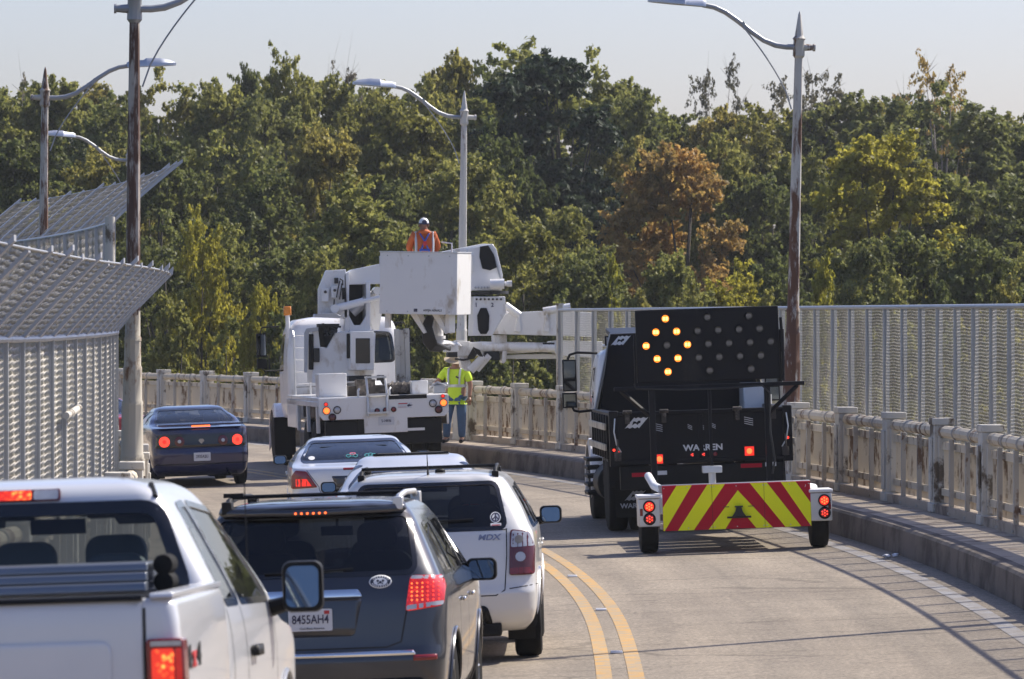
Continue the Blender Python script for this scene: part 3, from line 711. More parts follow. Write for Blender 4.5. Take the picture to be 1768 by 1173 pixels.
# the rest of the wood: rows that fill between them
lab_of = {'broad': ('broadleaf_tree', 'rounded green tree filling the wood behind the bridge'), 'tall0': ('tall_tree', 'tall slender green tree standing in the wood behind the bridge'), 'tall1': ('tall_tree', 'tall slender green tree standing in the wood behind the bridge'), 'cone': ('young_tree', 'low bushy tree at the front edge of the wood')}
rest = [  # key, leaf, x, D, y_top, width
 ('broad1', 'leaf_green', 95, 226, 122, 230), ('broad3', 'leaf_olive', 270, 224, 103, 200), ('broad0', 'leaf_deep', 190, 214, 150, 240), ('broad2', 'leaf_green', 375, 222, 128, 210),
 ('broad4', 'leaf_deep', 460, 214, 150, 240), ('broad1', 'leaf_green', 560, 226, 118, 200), ('broad0', 'leaf_olive', 655, 224, 132, 190), ('tall1', 'leaf_deep', 430, 226, 112, 120),
 ('broad3', 'leaf_green', 1010, 226, 72, 220), ('broad2', 'leaf_deep', 1085, 220, 150, 220), ('broad4', 'leaf_green', 1150, 228, 185, 200), ('broad0', 'leaf_olive', 1300, 222, 185, 220),
 ('broad1', 'leaf_deep', 1450, 226, 150, 260), ('broad3', 'leaf_deep', 1720, 224, 178, 260), ('broad2', 'leaf_deep', 1800, 224, 186, 240), ('broad4', 'leaf_olive', 1530, 226, 165, 160),
 ('broad2', 'leaf_green', -20, 224, 140, 240), ('broad0', 'leaf_deep', 840, 222, 84, 190), ('broad3', 'leaf_green', 740, 224, 120, 170), ('broad1', 'leaf_olive', 1235, 226, 175, 170),
 ('broad1', 'leaf_deep', 1130, 242, 178, 230), ('broad0', 'leaf_green', 1225, 244, 180, 230), ('broad2', 'leaf_olive', 1330, 242, 172, 240), ('broad3', 'leaf_green', 1430, 244, 160, 240), ('broad4', 'leaf_deep', 1560, 242, 150, 240), ('broad1', 'leaf_green', 1650, 244, 168, 240), ('broad0', 'leaf_olive', 1745, 242, 186, 240),
 ('broad2', 'leaf_green', 40, 242, 138, 240), ('broad4', 'leaf_olive', 150, 244, 130, 240), ('broad3', 'leaf_green', 320, 242, 136, 240), ('broad1', 'leaf_olive', 420, 244, 130, 240), ('broad0', 'leaf_green', 540, 242, 128, 240), ('broad2', 'leaf_deep', 640, 244, 138, 240), ('broad4', 'leaf_green', 760, 242, 118, 220), ('broad1', 'leaf_green', 1060, 244, 128, 220),
 # middle row
 ('broad2', 'leaf_deep', 60, 192, 225, 260), ('broad4', 'leaf_olive', 165, 188, 240, 230), ('broad1', 'leaf_deep', 265, 186, 225, 240), ('broad3', 'leaf_green', 370, 190, 215, 250),
 ('broad0', 'leaf_deep', 465, 184, 265, 240), ('broad2', 'leaf_olive', 555, 192, 205, 230), ('broad4', 'leaf_deep', 700, 186, 300, 220), ('broad1', 'leaf_green', 800, 182, 255, 230),
 ('broad3', 'leaf_deep', 860, 190, 195, 200), ('broad0', 'leaf_green', 1245, 196, 215, 200), ('broad4', 'leaf_deep', 1330, 190, 290, 220), ('broad2', 'leaf_green', 1385, 196, 250, 190),
 ('broad1', 'leaf_green', 1660, 188, 290, 260), ('broad0', 'leaf_deep', 1755, 186, 300, 250), ('broad3', 'leaf_olive', 1100, 198, 225, 190), ('broad4', 'leaf_green', 970, 176, 345, 200),
 # front row
 ('broad3', 'leaf_deep', 290, 168, 355, 210), ('broad0', 'leaf_green', 395, 164, 370, 200), ('broad1', 'leaf_deep', 500, 162, 410, 210), ('broad2', 'leaf_green', 560, 156, 420, 170),
 ('broad4', 'leaf_green', 690, 158, 385, 200), ('broad0', 'leaf_deep', 800, 160, 400, 200), ('broad1', 'leaf_deep', 1010, 158, 420, 200), ('broad2', 'leaf_green', 1160, 156, 425, 190),
 ('broad3', 'leaf_yellow', 1270, 158, 440, 190), ('broad0', 'leaf_deep', 1345, 160, 420, 190), ('broad4', 'leaf_deep', 1490, 156, 400, 200), ('broad1', 'leaf_green', 1580, 158, 390, 200),
 ('broad2', 'leaf_deep', 1680, 156, 400, 220), ('broad3', 'leaf_green', 1770, 158, 410, 200), ('broad4', 'leaf_green', 180, 172, 350, 220), ('broad2', 'leaf_green', 70, 174, 340, 220),
 # bushes along the edge
 ('cone0', 'leaf_green', 300, 150, 500, 160), ('cone1', 'leaf_green', 395, 148, 520, 150), ('cone0', 'leaf_deep', 480, 148, 520, 150), ('cone1', 'leaf_green', 690, 146, 540, 170),
 ('cone0', 'leaf_olive', 790, 146, 560, 170), ('cone1', 'leaf_green', 880, 145, 520, 170), ('cone0', 'leaf_deep', 960, 147, 500, 160), ('cone1', 'leaf_olive', 1120, 150, 470, 140),
 ('cone0', 'leaf_green', 1200, 150, 480, 150), ('cone1', 'leaf_olive', 1310, 150, 470, 150), ('cone0', 'leaf_green', 1540, 150, 460, 160), ('cone1', 'leaf_deep', 1640, 150, 455, 160), ('cone0', 'leaf_olive', 1740, 150, 470, 150),
 ('cone0', 'leaf_deep', 850, 143, 585, 150), ('cone1', 'leaf_green', 930, 143, 590, 150), ('cone0', 'leaf_green', 760, 143, 590, 150), ('cone1', 'leaf_deep', 1020, 145, 560, 160),
]
rnd2 = random.Random(77)
for k in range(14):      # the wood goes on to both sides
    sgn = -1 if k % 2 else 1; D_ = rnd2.uniform(175, 240)
    rest.append((('broad%d' % (k % 5)), ('leaf_green', 'leaf_deep', 'leaf_olive')[k % 3], 884 + sgn * (1010 + 75 * k) if sgn > 0 else 884 - (1010 + 75 * k) , D_ if sgn > 0 else D_ + 25, 150 + 25 * (k % 4), 300))
for i, (key, lm, x, D, yt, w) in enumerate(rest):
    nm, lab = lab_of.get(key) or lab_of[key.rstrip('0123456789')]
    hue = {'leaf_green': 'mid green', 'leaf_deep': 'dark green', 'leaf_olive': 'olive green', 'leaf_yellow': 'yellowish green'}[lm]
    row = 'on the skyline of' if D > 205 else ('in the middle of' if D > 175 else 'along the front of')
    shape = {'broadleaf_tree': 'rounded', 'tall_tree': 'slender', 'young_tree': 'low bushy'}[nm]
    tree(nm, key, lm, x, D, yt, w, f'{shape} {hue} tree {row} the wood behind the bridge', f'{shape} {hue} trees {row} the wood', rot=(i * 1.7) % 6.28)
# ---------------------------------------------------------------- lofted vehicle shells
def pchip(xs, ys):
    xs = np.array(xs, float); ys = np.array(ys, float); h = np.diff(xs); d = np.diff(ys) / h
    m = np.zeros(len(xs)); m[0] = d[0]; m[-1] = d[-1]
    for i in range(1, len(xs) - 1):
        if d[i - 1] * d[i] > 0:
            w1 = 2 * h[i] + h[i - 1]; w2 = h[i] + 2 * h[i - 1]; m[i] = (w1 + w2) / (w1 / d[i - 1] + w2 / d[i])
    def f(x):
        x = min(max(x, xs[0]), xs[-1]); i = min(len(xs) - 2, max(0, int(np.searchsorted(xs, x) - 1)))
        t = (x - xs[i]) / h[i]; t2, t3 = t * t, t ** 3
        return float((2 * t3 - 3 * t2 + 1) * ys[i] + (t3 - 2 * t2 + t) * h[i] * m[i] + (-2 * t3 + 3 * t2) * ys[i + 1] + (t3 - t2) * h[i] * m[i + 1])
    return f
def in_poly(p, poly):
    x, y = p; c = False; n = len(poly)
    for i in range(n):
        (x1, y1), (x2, y2) = poly[i], poly[(i + 1) % n]
        if (y1 > y) != (y2 > y) and x < (x2 - x1) * (y - y1) / (y2 - y1) + x1: c = not c
    return c
class Shell:
    def __init__(s, table, rr=.22, rf=.35, bow=.04, fbow=.10, sbow=.05, n_z=46):
        t = list(zip(*table)); s.z = t[0]; s.fr, s.ff, s.fh = pchip(t[0], t[1]), pchip(t[0], t[2]), pchip(t[0], t[3])
        s.rr, s.rf, s.bow, s.fbow, s.sbow = rr, rf, bow, fbow, sbow; s.n_z = n_z
        s.ym = (min(t[1]) + max(t[2])) / 2; s.hl = (max(t[2]) - min(t[1])) / 2
    def side0(s, y, z): return s.fh(z) - s.sbow * abs((y - s.ym) / s.hl) ** 2.4
    def dims(s, z):
        yr, yf = s.fr(z), s.ff(z); rr = min(s.rr, s.fh(z) * .6, (yf - yr) * .3); rf = min(s.rf, s.fh(z) * .6, (yf - yr) * .3)
        return yr, yf, rr, rf, s.side0(yr + rr, z), s.side0(yf - rf, z)
    def rear_y(s, x, z):
        yr, yf, rr, rf, hr, hf = s.dims(z); a = abs(x); k = hr - rr; bow = min(s.bow, rr * .6)
        if a <= k: return yr + bow * (a / k) ** 2
        q = min(1, (a - k) / rr); return yr + bow + (rr - bow) * (1 - math.sqrt(max(0, 1 - q * q)))
    def front_y(s, x, z):
        yr, yf, rr, rf, hr, hf = s.dims(z); a = abs(x); k = hf - rf; bow = min(s.fbow, rf * .6)
        if a <= k: return yf - bow * (a / k) ** 2
        q = min(1, (a - k) / rf); return yf - bow - (rf - bow) * (1 - math.sqrt(max(0, 1 - q * q)))
    def side_x(s, y, z):
        yr, yf, rr, rf, hr, hf = s.dims(z)
        if y < yr + rr:
            bow = min(s.bow, rr * .6); q = min(1, max(0, 1 - (y - yr - bow) / (rr - bow))); return hr - rr + rr * math.sqrt(max(0, 1 - q * q))
        if y > yf - rf:
            bow = min(s.fbow, rf * .6); q = min(1, max(0, 1 - (yf - bow - y) / (rf - bow))); return hf - rf + rf * math.sqrt(max(0, 1 - q * q))
        return s.side0(y, z)
    def half_ring(s, z):
        yr, yf, rr, rf, hr, hf = s.dims(z); out = []
        for i in range(11): x = (hr - rr) * i / 10; out.append((x, s.rear_y(x, z)))
        bow = min(s.bow, rr * .6)
        for i in range(1, 7):
            a = math.pi / 2 * i / 6; out.append((hr - rr + rr * math.sin(a), yr + bow + (rr - bow) * (1 - math.cos(a))))
        y0, y1 = yr + rr, yf - rf
        for i in range(1, 30): y = y0 + (y1 - y0) * i / 30; out.append((s.side0(y, z), y))
        bow = min(s.fbow, rf * .6)
        for i in range(0, 6):
            a = math.pi / 2 * i / 6; out.append((hf - rf + rf * math.cos(a), yf - bow - (rf - bow) * (1 - math.sin(a))))
        for i in range(9): x = (hf - rf) * (1 - i / 8); out.append((x, s.front_y(x, z)))
        return out
    def bm(s, cap_top=True, cap_bottom=True):
        z0, z1 = s.z[0], s.z[-1]
        zs = sorted(set([round(z0 + (z1 - z0) * i / s.n_z, 4) for i in range(s.n_z + 1)] + [round(z, 4) for z in s.z]))
        bm = bmesh.new(); rows = []
        for z in zs:
            hrg = s.half_ring(z); ring = [bm.verts.new((x, y, z)) for x, y in hrg] + [bm.verts.new((-x, y, z)) for x, y in hrg[-2:0:-1]]
            rows.append(ring)
        n = len(rows[0]); h = len(hrg)
        for a, b in zip(rows[:-1], rows[1:]):
            for i in range(n): bm.faces.new((a[i], a[(i + 1) % n], b[(i + 1) % n], b[i]))
        for rr_, on in ((rows[-1], cap_top), (rows[0], cap_bottom)):
            if not on: continue
            for i in range(0, h - 1):
                q = [rr_[i], rr_[i + 1], rr_[(n - i - 1) % n], rr_[(n - i) % n]]; u = []
                for v_ in q:
                    if v_ not in u: u.append(v_)
                if len(u) > 2: bm.faces.new(u)
        bmesh.ops.recalc_face_normals(bm, faces=bm.faces)
        return bm
    def map(s, kind, u, v):
        if kind == 'rear': return Vector((u, s.rear_y(u, v), v))
        if kind == 'front': return Vector((u, s.front_y(u, v), v))
        sg = 1 if kind == 'right' else -1
        return Vector((sg * s.side_x(u, v), u, v))
    def normal(s, kind, u, v):
        e = .012; a = s.map(kind, u + e, v) - s.map(kind, u - e, v); b = s.map(kind, u, v + e) - s.map(kind, u, v - e)
        n = a.cross(b); n.normalize()
        ref = {'rear': Vector((0, -1, .15)), 'front': Vector((0, 1, .3)), 'right': Vector((1, 0, .1)), 'left': Vector((-1, 0, .1))}[kind]
        return n if n.dot(ref) > 0 else -n
def cut_hole(bm, kind, poly, ymid):
    us = [p[0] for p in poly]; vs = [p[1] for p in poly]; u0, u1, v0, v1 = min(us), max(us), min(vs), max(vs)
    def uv(c): return (c.x, c.z) if kind in ('rear', 'front') else (c.y, c.z)
    def ok(f):
        n = f.normal; c = f.calc_center_median()
        if kind == 'rear' and not (n.y < -.12 and c.y < ymid): return False
        if kind == 'front' and not (n.y > .12 and c.y > ymid): return False
        if kind == 'right' and not (n.x > .25 and c.x > 0): return False
        if kind == 'left' and not (n.x < -.25 and c.x < 0): return False
        return True
    def near(f):
        P = [uv(v.co) for v in f.verts]
        return max(p[0] for p in P) >= u0 - .01 and min(p[0] for p in P) <= u1 + .01 and max(p[1] for p in P) >= v0 - .01 and min(p[1] for p in P) <= v1 + .01
    n = len(poly)
    for i in range(n):
        (a, b), (c, d) = poly[i], poly[(i + 1) % n]
        if abs(a - c) + abs(b - d) < 1e-4: continue
        fs = [f for f in bm.faces if ok(f) and near(f)]
        lo, hi = (min(a, c) - .05, min(b, d) - .05), (max(a, c) + .05, max(b, d) + .05)
        fs = [f for f in fs if any(True for _ in [0]) and not (max(uv(v.co)[0] for v in f.verts) < lo[0] or min(uv(v.co)[0] for v in f.verts) > hi[0] or max(uv(v.co)[1] for v in f.verts) < lo[1] or min(uv(v.co)[1] for v in f.verts) > hi[1])]
        g = set(fs)
        for f in fs: g.update(f.edges); g.update(f.verts)
        if kind in ('rear', 'front'): co, no = Vector((a, 0, b)), Vector((-(d - b), 0, c - a))
        else: co, no = Vector((0, a, b)), Vector((0, -(d - b), c - a))
        bmesh.ops.bisect_plane(bm, geom=list(g), plane_co=co, plane_no=no, dist=1e-5)
    dele = [f for f in bm.faces if ok(f) and in_poly(uv(f.calc_center_median()), poly)]
    bmesh.ops.delete(bm, geom=dele, context='FACES')
def tess(poly, hole=None, cut=.06):
    bm = bmesh.new(); vs = [bm.verts.new((p[0], p[1], 0)) for p in poly]; bm.faces.new(vs)
    us = [p[0] for p in poly]; w = [p[1] for p in poly]
    def bis(co, no): bmesh.ops.bisect_plane(bm, geom=list(bm.faces) + list(bm.edges) + list(bm.verts), plane_co=co, plane_no=no, dist=1e-5)
    x = min(us) + cut
    while x < max(us) - 1e-3: bis((x, 0, 0), (1, 0, 0)); x += cut
    y = min(w) + cut
    while y < max(w) - 1e-3: bis((0, y, 0), (0, 1, 0)); y += cut
    if hole:
        n = len(hole)
        for i in range(n):
            (a, b), (c, d) = hole[i], hole[(i + 1) % n]; bis((a, b, 0), (-(d - b), c - a, 0))
        bmesh.ops.delete(bm, geom=[f for f in bm.faces if in_poly(f.calc_center_median()[:2], hole)], context='FACES')
    bmesh.ops.triangulate(bm, faces=[f for f in bm.faces if len(f.verts) > 4])
    return bm
def patch(sh, kind, poly, off, name, m, parent, thick=0, hole=None, cut=.06, smooth=60, bevel=0):
    bm = tess(poly, hole, cut)
    for v in bm.verts:
        u, w = v.co.x, v.co.y; v.co = sh.map(kind, u, w) + sh.normal(kind, u, w) * off
    bmesh.ops.recalc_face_normals(bm, faces=bm.faces)
    c = Vector((0, 0, 0))
    if len(bm.faces):
        f = list(bm.faces)[0]; cc = f.calc_center_median()
        ref = {'rear': Vector((0, -1, .2)), 'front': Vector((0, 1, .2)), 'right': Vector((1, 0, 0)), 'left': Vector((-1, 0, 0))}[kind]
        s_ = sum((q.normal.dot(ref) * q.calc_area() for q in bm.faces))
        if s_ < 0: bmesh.ops.reverse_faces(bm, faces=bm.faces)
    me = bpy.data.meshes.new(name); bm.to_mesh(me); bm.free()
    return link_mesh(name, me, m, parent, smooth=smooth, solid=thick, soff=1 if thick else -1, bevel=bevel)
def seam(sh, kind, pts, parent, w=.008, off=.0015, name='panel_gap', m='seam', closed=False):
    """thin strip following the surface"""
    P = [Vector(p) for p in pts]
    if closed: P = P + [P[0]]
    Q = []
    for a, b in zip(P[:-1], P[1:]):
        n = max(1, int((b - a).length / .05)); Q += [a.lerp(b, i / n) for i in range(n)]
    Q.append(P[-1]); b = MB(); V = []
    for i, q in enumerate(Q):
        t = (Q[min(i + 1, len(Q) - 1)] - Q[max(0, i - 1)]).normalized(); nn = Vector((-t.y, t.x)) * w / 2
        for e in (q + nn, q - nn): V.append(sh.map(kind, e.x, e.y) + sh.normal(kind, e.x, e.y) * off)
    b.add(V, [(2 * i, 2 * i + 1, 2 * i + 3, 2 * i + 2) for i in range(len(Q) - 1)])
    return b.build(name, M[m], parent)
def inset(poly, d):
    """shrink (d>0) or grow a convex-ish polygon about its edges"""
    n = len(poly); A = sum(poly[i][0] * poly[(i + 1) % n][1] - poly[(i + 1) % n][0] * poly[i][1] for i in range(n)); sg = 1 if A > 0 else -1
    out = []
    for i in range(n):
        p0, p1, p2 = Vector(poly[i - 1]), Vector(poly[i]), Vector(poly[(i + 1) % n])
        a = (p1 - p0).normalized(); c = (p2 - p1).normalized(); na = Vector((-a.y, a.x)) * sg; nc = Vector((-c.y, c.x)) * sg
        k = 1 + na.dot(nc)
        out.append(tuple(p1 + (na + nc) * (d / max(.35, k))))
    return out
def soft(poly, r, n=4):
    """round the corners of a polygon"""
    out = []; N = len(poly)
    for i in range(N):
        p0, p1, p2 = Vector(poly[i - 1]), Vector(poly[i]), Vector(poly[(i + 1) % N])
        a = (p0 - p1); b = (p2 - p1); ra = min(r, a.length * .45); rb = min(r, b.length * .45)
        A, B = p1 + a.normalized() * ra, p1 + b.normalized() * rb
        for k in range(n + 1):
            t = k / n; out.append(tuple(A * (1 - t) ** 2 + p1 * 2 * t * (1 - t) + B * t * t))
    return out

def wheel(parent, x, y, r, w, rimr, rim='alloy', spokes=5, name='wheel', steer=0, dual=False):
    b = MB(); h = w / 2
    b.lathe([(rimr, -h * .82), (r - .055, -h), (r - .018, -h * .90), (r - .002, -h * .66), (r, -h * .3), (r, h * .3), (r - .002, h * .66), (r - .018, h * .90), (r - .055, h), (rimr, h * .82)], axis='x', n=36)
    for k in (-.45, 0, .45):
        b.lathe([(r + .001, h * k - .006), (r + .0015, h * k), (r + .001, h * k + .006)], axis='x', n=36)
    o = b.build(name, M['rubber'], parent, loc=(x, y, r), rot=(0, 0, steer))
    s = 1 if x > 0 else -1; b = MB()
    b.lathe([(rimr, -h * .75), (rimr, h * .80), (rimr - .015, h * .84), (rimr - .03, h * .6), (rimr - .035, -h * .7)], axis='x', n=32)
    b.lathe([(.001, s * h * .62), (.07, s * h * .62), (.075, s * h * .45), (.001, s * h * .4)], axis='x', n=16)
    if spokes:
        for k in range(spokes):
            a = 2 * math.pi * k / spokes
            b.tube([(s * h * .5, math.cos(a) * .05, math.sin(a) * .05), (s * h * .62, math.cos(a) * rimr * .6, math.sin(a) * rimr * .6), (s * h * .62, math.cos(a) * (rimr - .02), math.sin(a) * (rimr - .02))], [.032, .026, .034], 5)
    else:
        b.lathe([(.001, s * h * .2), (rimr * .55, s * h * .25), (rimr * .6, s * h * .5), (rimr - .02, s * h * .45)], axis='x', n=24)
    b.build('rim', M[rim], o)
    bb_ = MB(); bb_.cyl((-s * h * .3, 0, 0), (s * h * .25, 0, 0), rimr - .04, n=20); bb_.build('brake', M['dark_interior'], o)
    return o
def seat(parent, x, y, z, m='seat_fabric', w=.50, back=.62, name='seat', head=True, head_m=None):
    b = MB()
    b.prism(soft([(y - .05, z), (y + .5, z + .04), (y + .5, z - .12), (y - .05, z - .14)], .05), 'x', x - w / 2, x + w / 2)
    b.prism(rrect(x - w / 2, x + w / 2, z - .05, z + back, .12, 6), 'y', y - .10, y + .04)
    if head:
        b.prism(rrect(x - .14, x + .14, z + back + .02, z + back + .21, .075, 6), 'y', y - .13, y - .02)
        b.cyl((x - .05, y - .08, z + back - .02), (x - .05, y - .08, z + back + .06), .008, n=6); b.cyl((x + .05, y - .08, z + back - .02), (x + .05, y - .08, z + back + .06), .008, n=6)
    return b.build(name, M[m], parent, bevel=.025, seg=3)
def plate_part(parent, c, txt, sub=None, tilt=0, w=.305, h=.152, size=.085, sticker=None, ry=0, sx=.78):
    b = MB(); b.prism(rrect(-w / 2, w / 2, -h / 2, h / 2, .012), 'y', 0, .004)
    p = b.build('licence_plate', M['plate'], parent, loc=c, rot=(tilt, ry, 0))
    me = text_mesh(txt, size, .001, sx=sx, bold=.001); link_mesh('lettering', me, M['ink'], p, smooth=0, loc=(0, -.003, .002), rot=(math.pi / 2, 0, 0))
    if sub:
        me = text_mesh(sub, .022, .001); link_mesh('motto', me, M['ink'], p, smooth=0, loc=(.01, -.003, -.058), rot=(math.pi / 2, 0, 0))
    if sticker:
        b = MB(); b.bb(sticker[0] - .018, sticker[0] + .018, -.003, 0, sticker[1] - .012, sticker[1] + .012); b.build('sticker', M['red_ink'], p)
    return p
def arc_pts(cy, cz, r, n=20, a0=0, a1=180):
    return [(cy + r * math.cos(math.radians(a0 + (a1 - a0) * i / n)), cz + r * math.sin(math.radians(a0 + (a1 - a0) * i / n))) for i in range(n + 1)]

def car_body(root, sh, paint, wheels, rear_glass, sides, windshield, gl, floor_z, arch_r, interior='dark_interior', seal=.03, side_seal=.02, bottom_rows=True):
    """body shell with real window openings, seals, panes, wheel arches and a floor"""
    bm = sh.bm(); ymid = sh.ym
    rg = soft(rear_glass, .06); cut_hole(bm, 'rear', rg, ymid)
    wsx = soft(windshield, .06); cut_hole(bm, 'front', wsx, ymid)
    sp = [soft(p, .04) for p in sides]
    for p in sp:
        cut_hole(bm, 'right', p, ymid); cut_hole(bm, 'left', p, ymid)
    for wy, wz in wheels:
        c = arc_pts(wy, wz, arch_r, 18, -30, 210) + [(wy - arch_r * .87, -1), (wy + arch_r * .87, -1)]
        c = [(a, max(b_, .02)) for a, b_ in c]
        cut_hole(bm, 'right', c, ymid); cut_hole(bm, 'left', c, ymid)
    me = bpy.data.meshes.new('body'); bm.to_mesh(me); bm.free()
    me.materials.append(M[paint]); me.materials.append(M[interior])
    body = link_mesh('body', me, None, root, smooth=38, solid=.016)
    body.modifiers['solid'].material_offset = 1; body.modifiers['solid'].material_offset_rim = 0
    g = patch(sh, 'rear', rg, -.004, 'rear_window', M[gl[0]], root, cut=.08)
    patch(sh, 'rear', inset(rg, -seal), .003, 'seal', M['black_gloss'], g, hole=inset(rg, .004), cut=.08)
    wsg = patch(sh, 'front', wsx, -.004, 'windscreen', M[gl[2]], root, cut=.1)
    for k in ('right', 'left'):
        for p in sp:
            o = patch(sh, k, p, -.004, 'side_window', M[gl[1]], root, cut=.1)
            patch(sh, k, inset(p, -side_seal), .003, 'seal', M['black_gloss'], o, hole=inset(p, .003), cut=.1)
    # floor, arches and dashboard
    y0, y1 = sh.fr(sh.z[0] + .1) + .15, sh.ff(sh.z[0] + .1) - .3; hw = sh.fh(.5)
    b = MB(); b.bb(-hw + .26, hw - .26, y0, y1, floor_z - .12, floor_z); b.bb(-hw + .08, hw - .08, wheels[0][0] + arch_r + .05, wheels[1][0] - arch_r - .05, floor_z - .10, floor_z)
    for wy, wz in wheels:
        for s in (-1, 1):
            P = arc_pts(wy, wz, arch_r + .012, 16, -25, 205); V = []; xo, xi = s * (hw - .05), s * (hw - .30)
            for (a, c) in P: V += [(xo, a, c), (xi, a, c)]
            b.add(V, [(2 * i, 2 * i + 1, 2 * i + 3, 2 * i + 2) for i in range(len(P) - 1)])
            b.add([(xi, a, c) for a, c in P], [tuple(range(len(P)))])
    b.build('underbody', M['black_plastic'], root, smooth=0)
    d = MB(); wy = windshield; zb = min(p[1] for p in windshield); yd = sh.ff(zb)
    d.prism(soft([(yd - .75, zb - .02), (yd - .15, zb - .03), (yd - .15, zb - .3), (yd - .85, zb - .35), (yd - .88, zb - .12)], .06), 'x', -hw + .14, hw - .14)
    d.build('dashboard', M['dark_interior'], root)
    for k in ('right', 'left'):
        for wy, wz in wheels:
            a = [q for q in arc_pts(wy, wz, arch_r + .006, 22, -20, 200) if q[1] > sh.z[0] + .02]
            V = [sh.map(k, u, w) + sh.normal(k, u, w) * .004 for u, w in a]
            t = MB(); t.tube(V, .013, 6); t.build('arch_trim', M[paint] if paint != 'grey_paint' else M[paint], root)
    return body
def side_mirror(root, x, y, z, paint, w=.22, h=.16, glass_m='mirror', arm=None, tow=False):
    s = 1 if x > 0 else -1; b = MB()
    P = rrect(-w / 2, w / 2, -h / 2, h / 2, .045, 5)
    V = []; f = []; n = len(P)
    for (yy, k) in ((0, .95), (.03, 1.0), (.09, .93), (.14, .62)):
        V += [(x + p[0] * k, y + yy, z + p[1] * k) for p in P]
    for i in range(3):
        for j in range(n): f.append((i * n + j, i * n + (j + 1) % n, (i + 1) * n + (j + 1) % n, (i + 1) * n + j))
    f += [tuple(range(n)), tuple(range(3 * n, 4 * n))]
    b.add(V, f)
    ax = arm if arm is not None else x - s * (w / 2 + .10)
    b.tube([(x - s * w * .3, y + .06, z - h * .30), (ax, y + .10, z - h * .45)], [.035, .045], 8)
    o = b.build('side_mirror', M[paint], root)
    g = MB(); g.prism([(p[0] * .80, p[1] * .80) for p in P], 'y', -.004, .004); g.build('mirror_glass', M[glass_m], o, loc=(x, y - .022, z), rot=(math.radians(-7), 0, s * math.radians(-4)))
    return o
def place(root, D, X, rot):
    """put a vehicle on the road surface at (X, D), heading rot (positive = to the left), following grade and camber"""
    lat = (X - Xc(D)) / math.sqrt(1 + slope(D) ** 2)
    root.location = RP(D, lat, 0.004); root.location.x = X
    g = (zr(D + 2) - zr(D - .5)) / 2.5
    root.rotation_mode = 'ZXY'
    root.rotation_euler = (math.atan(g), -math.atan(CROSS), rot)
    return root
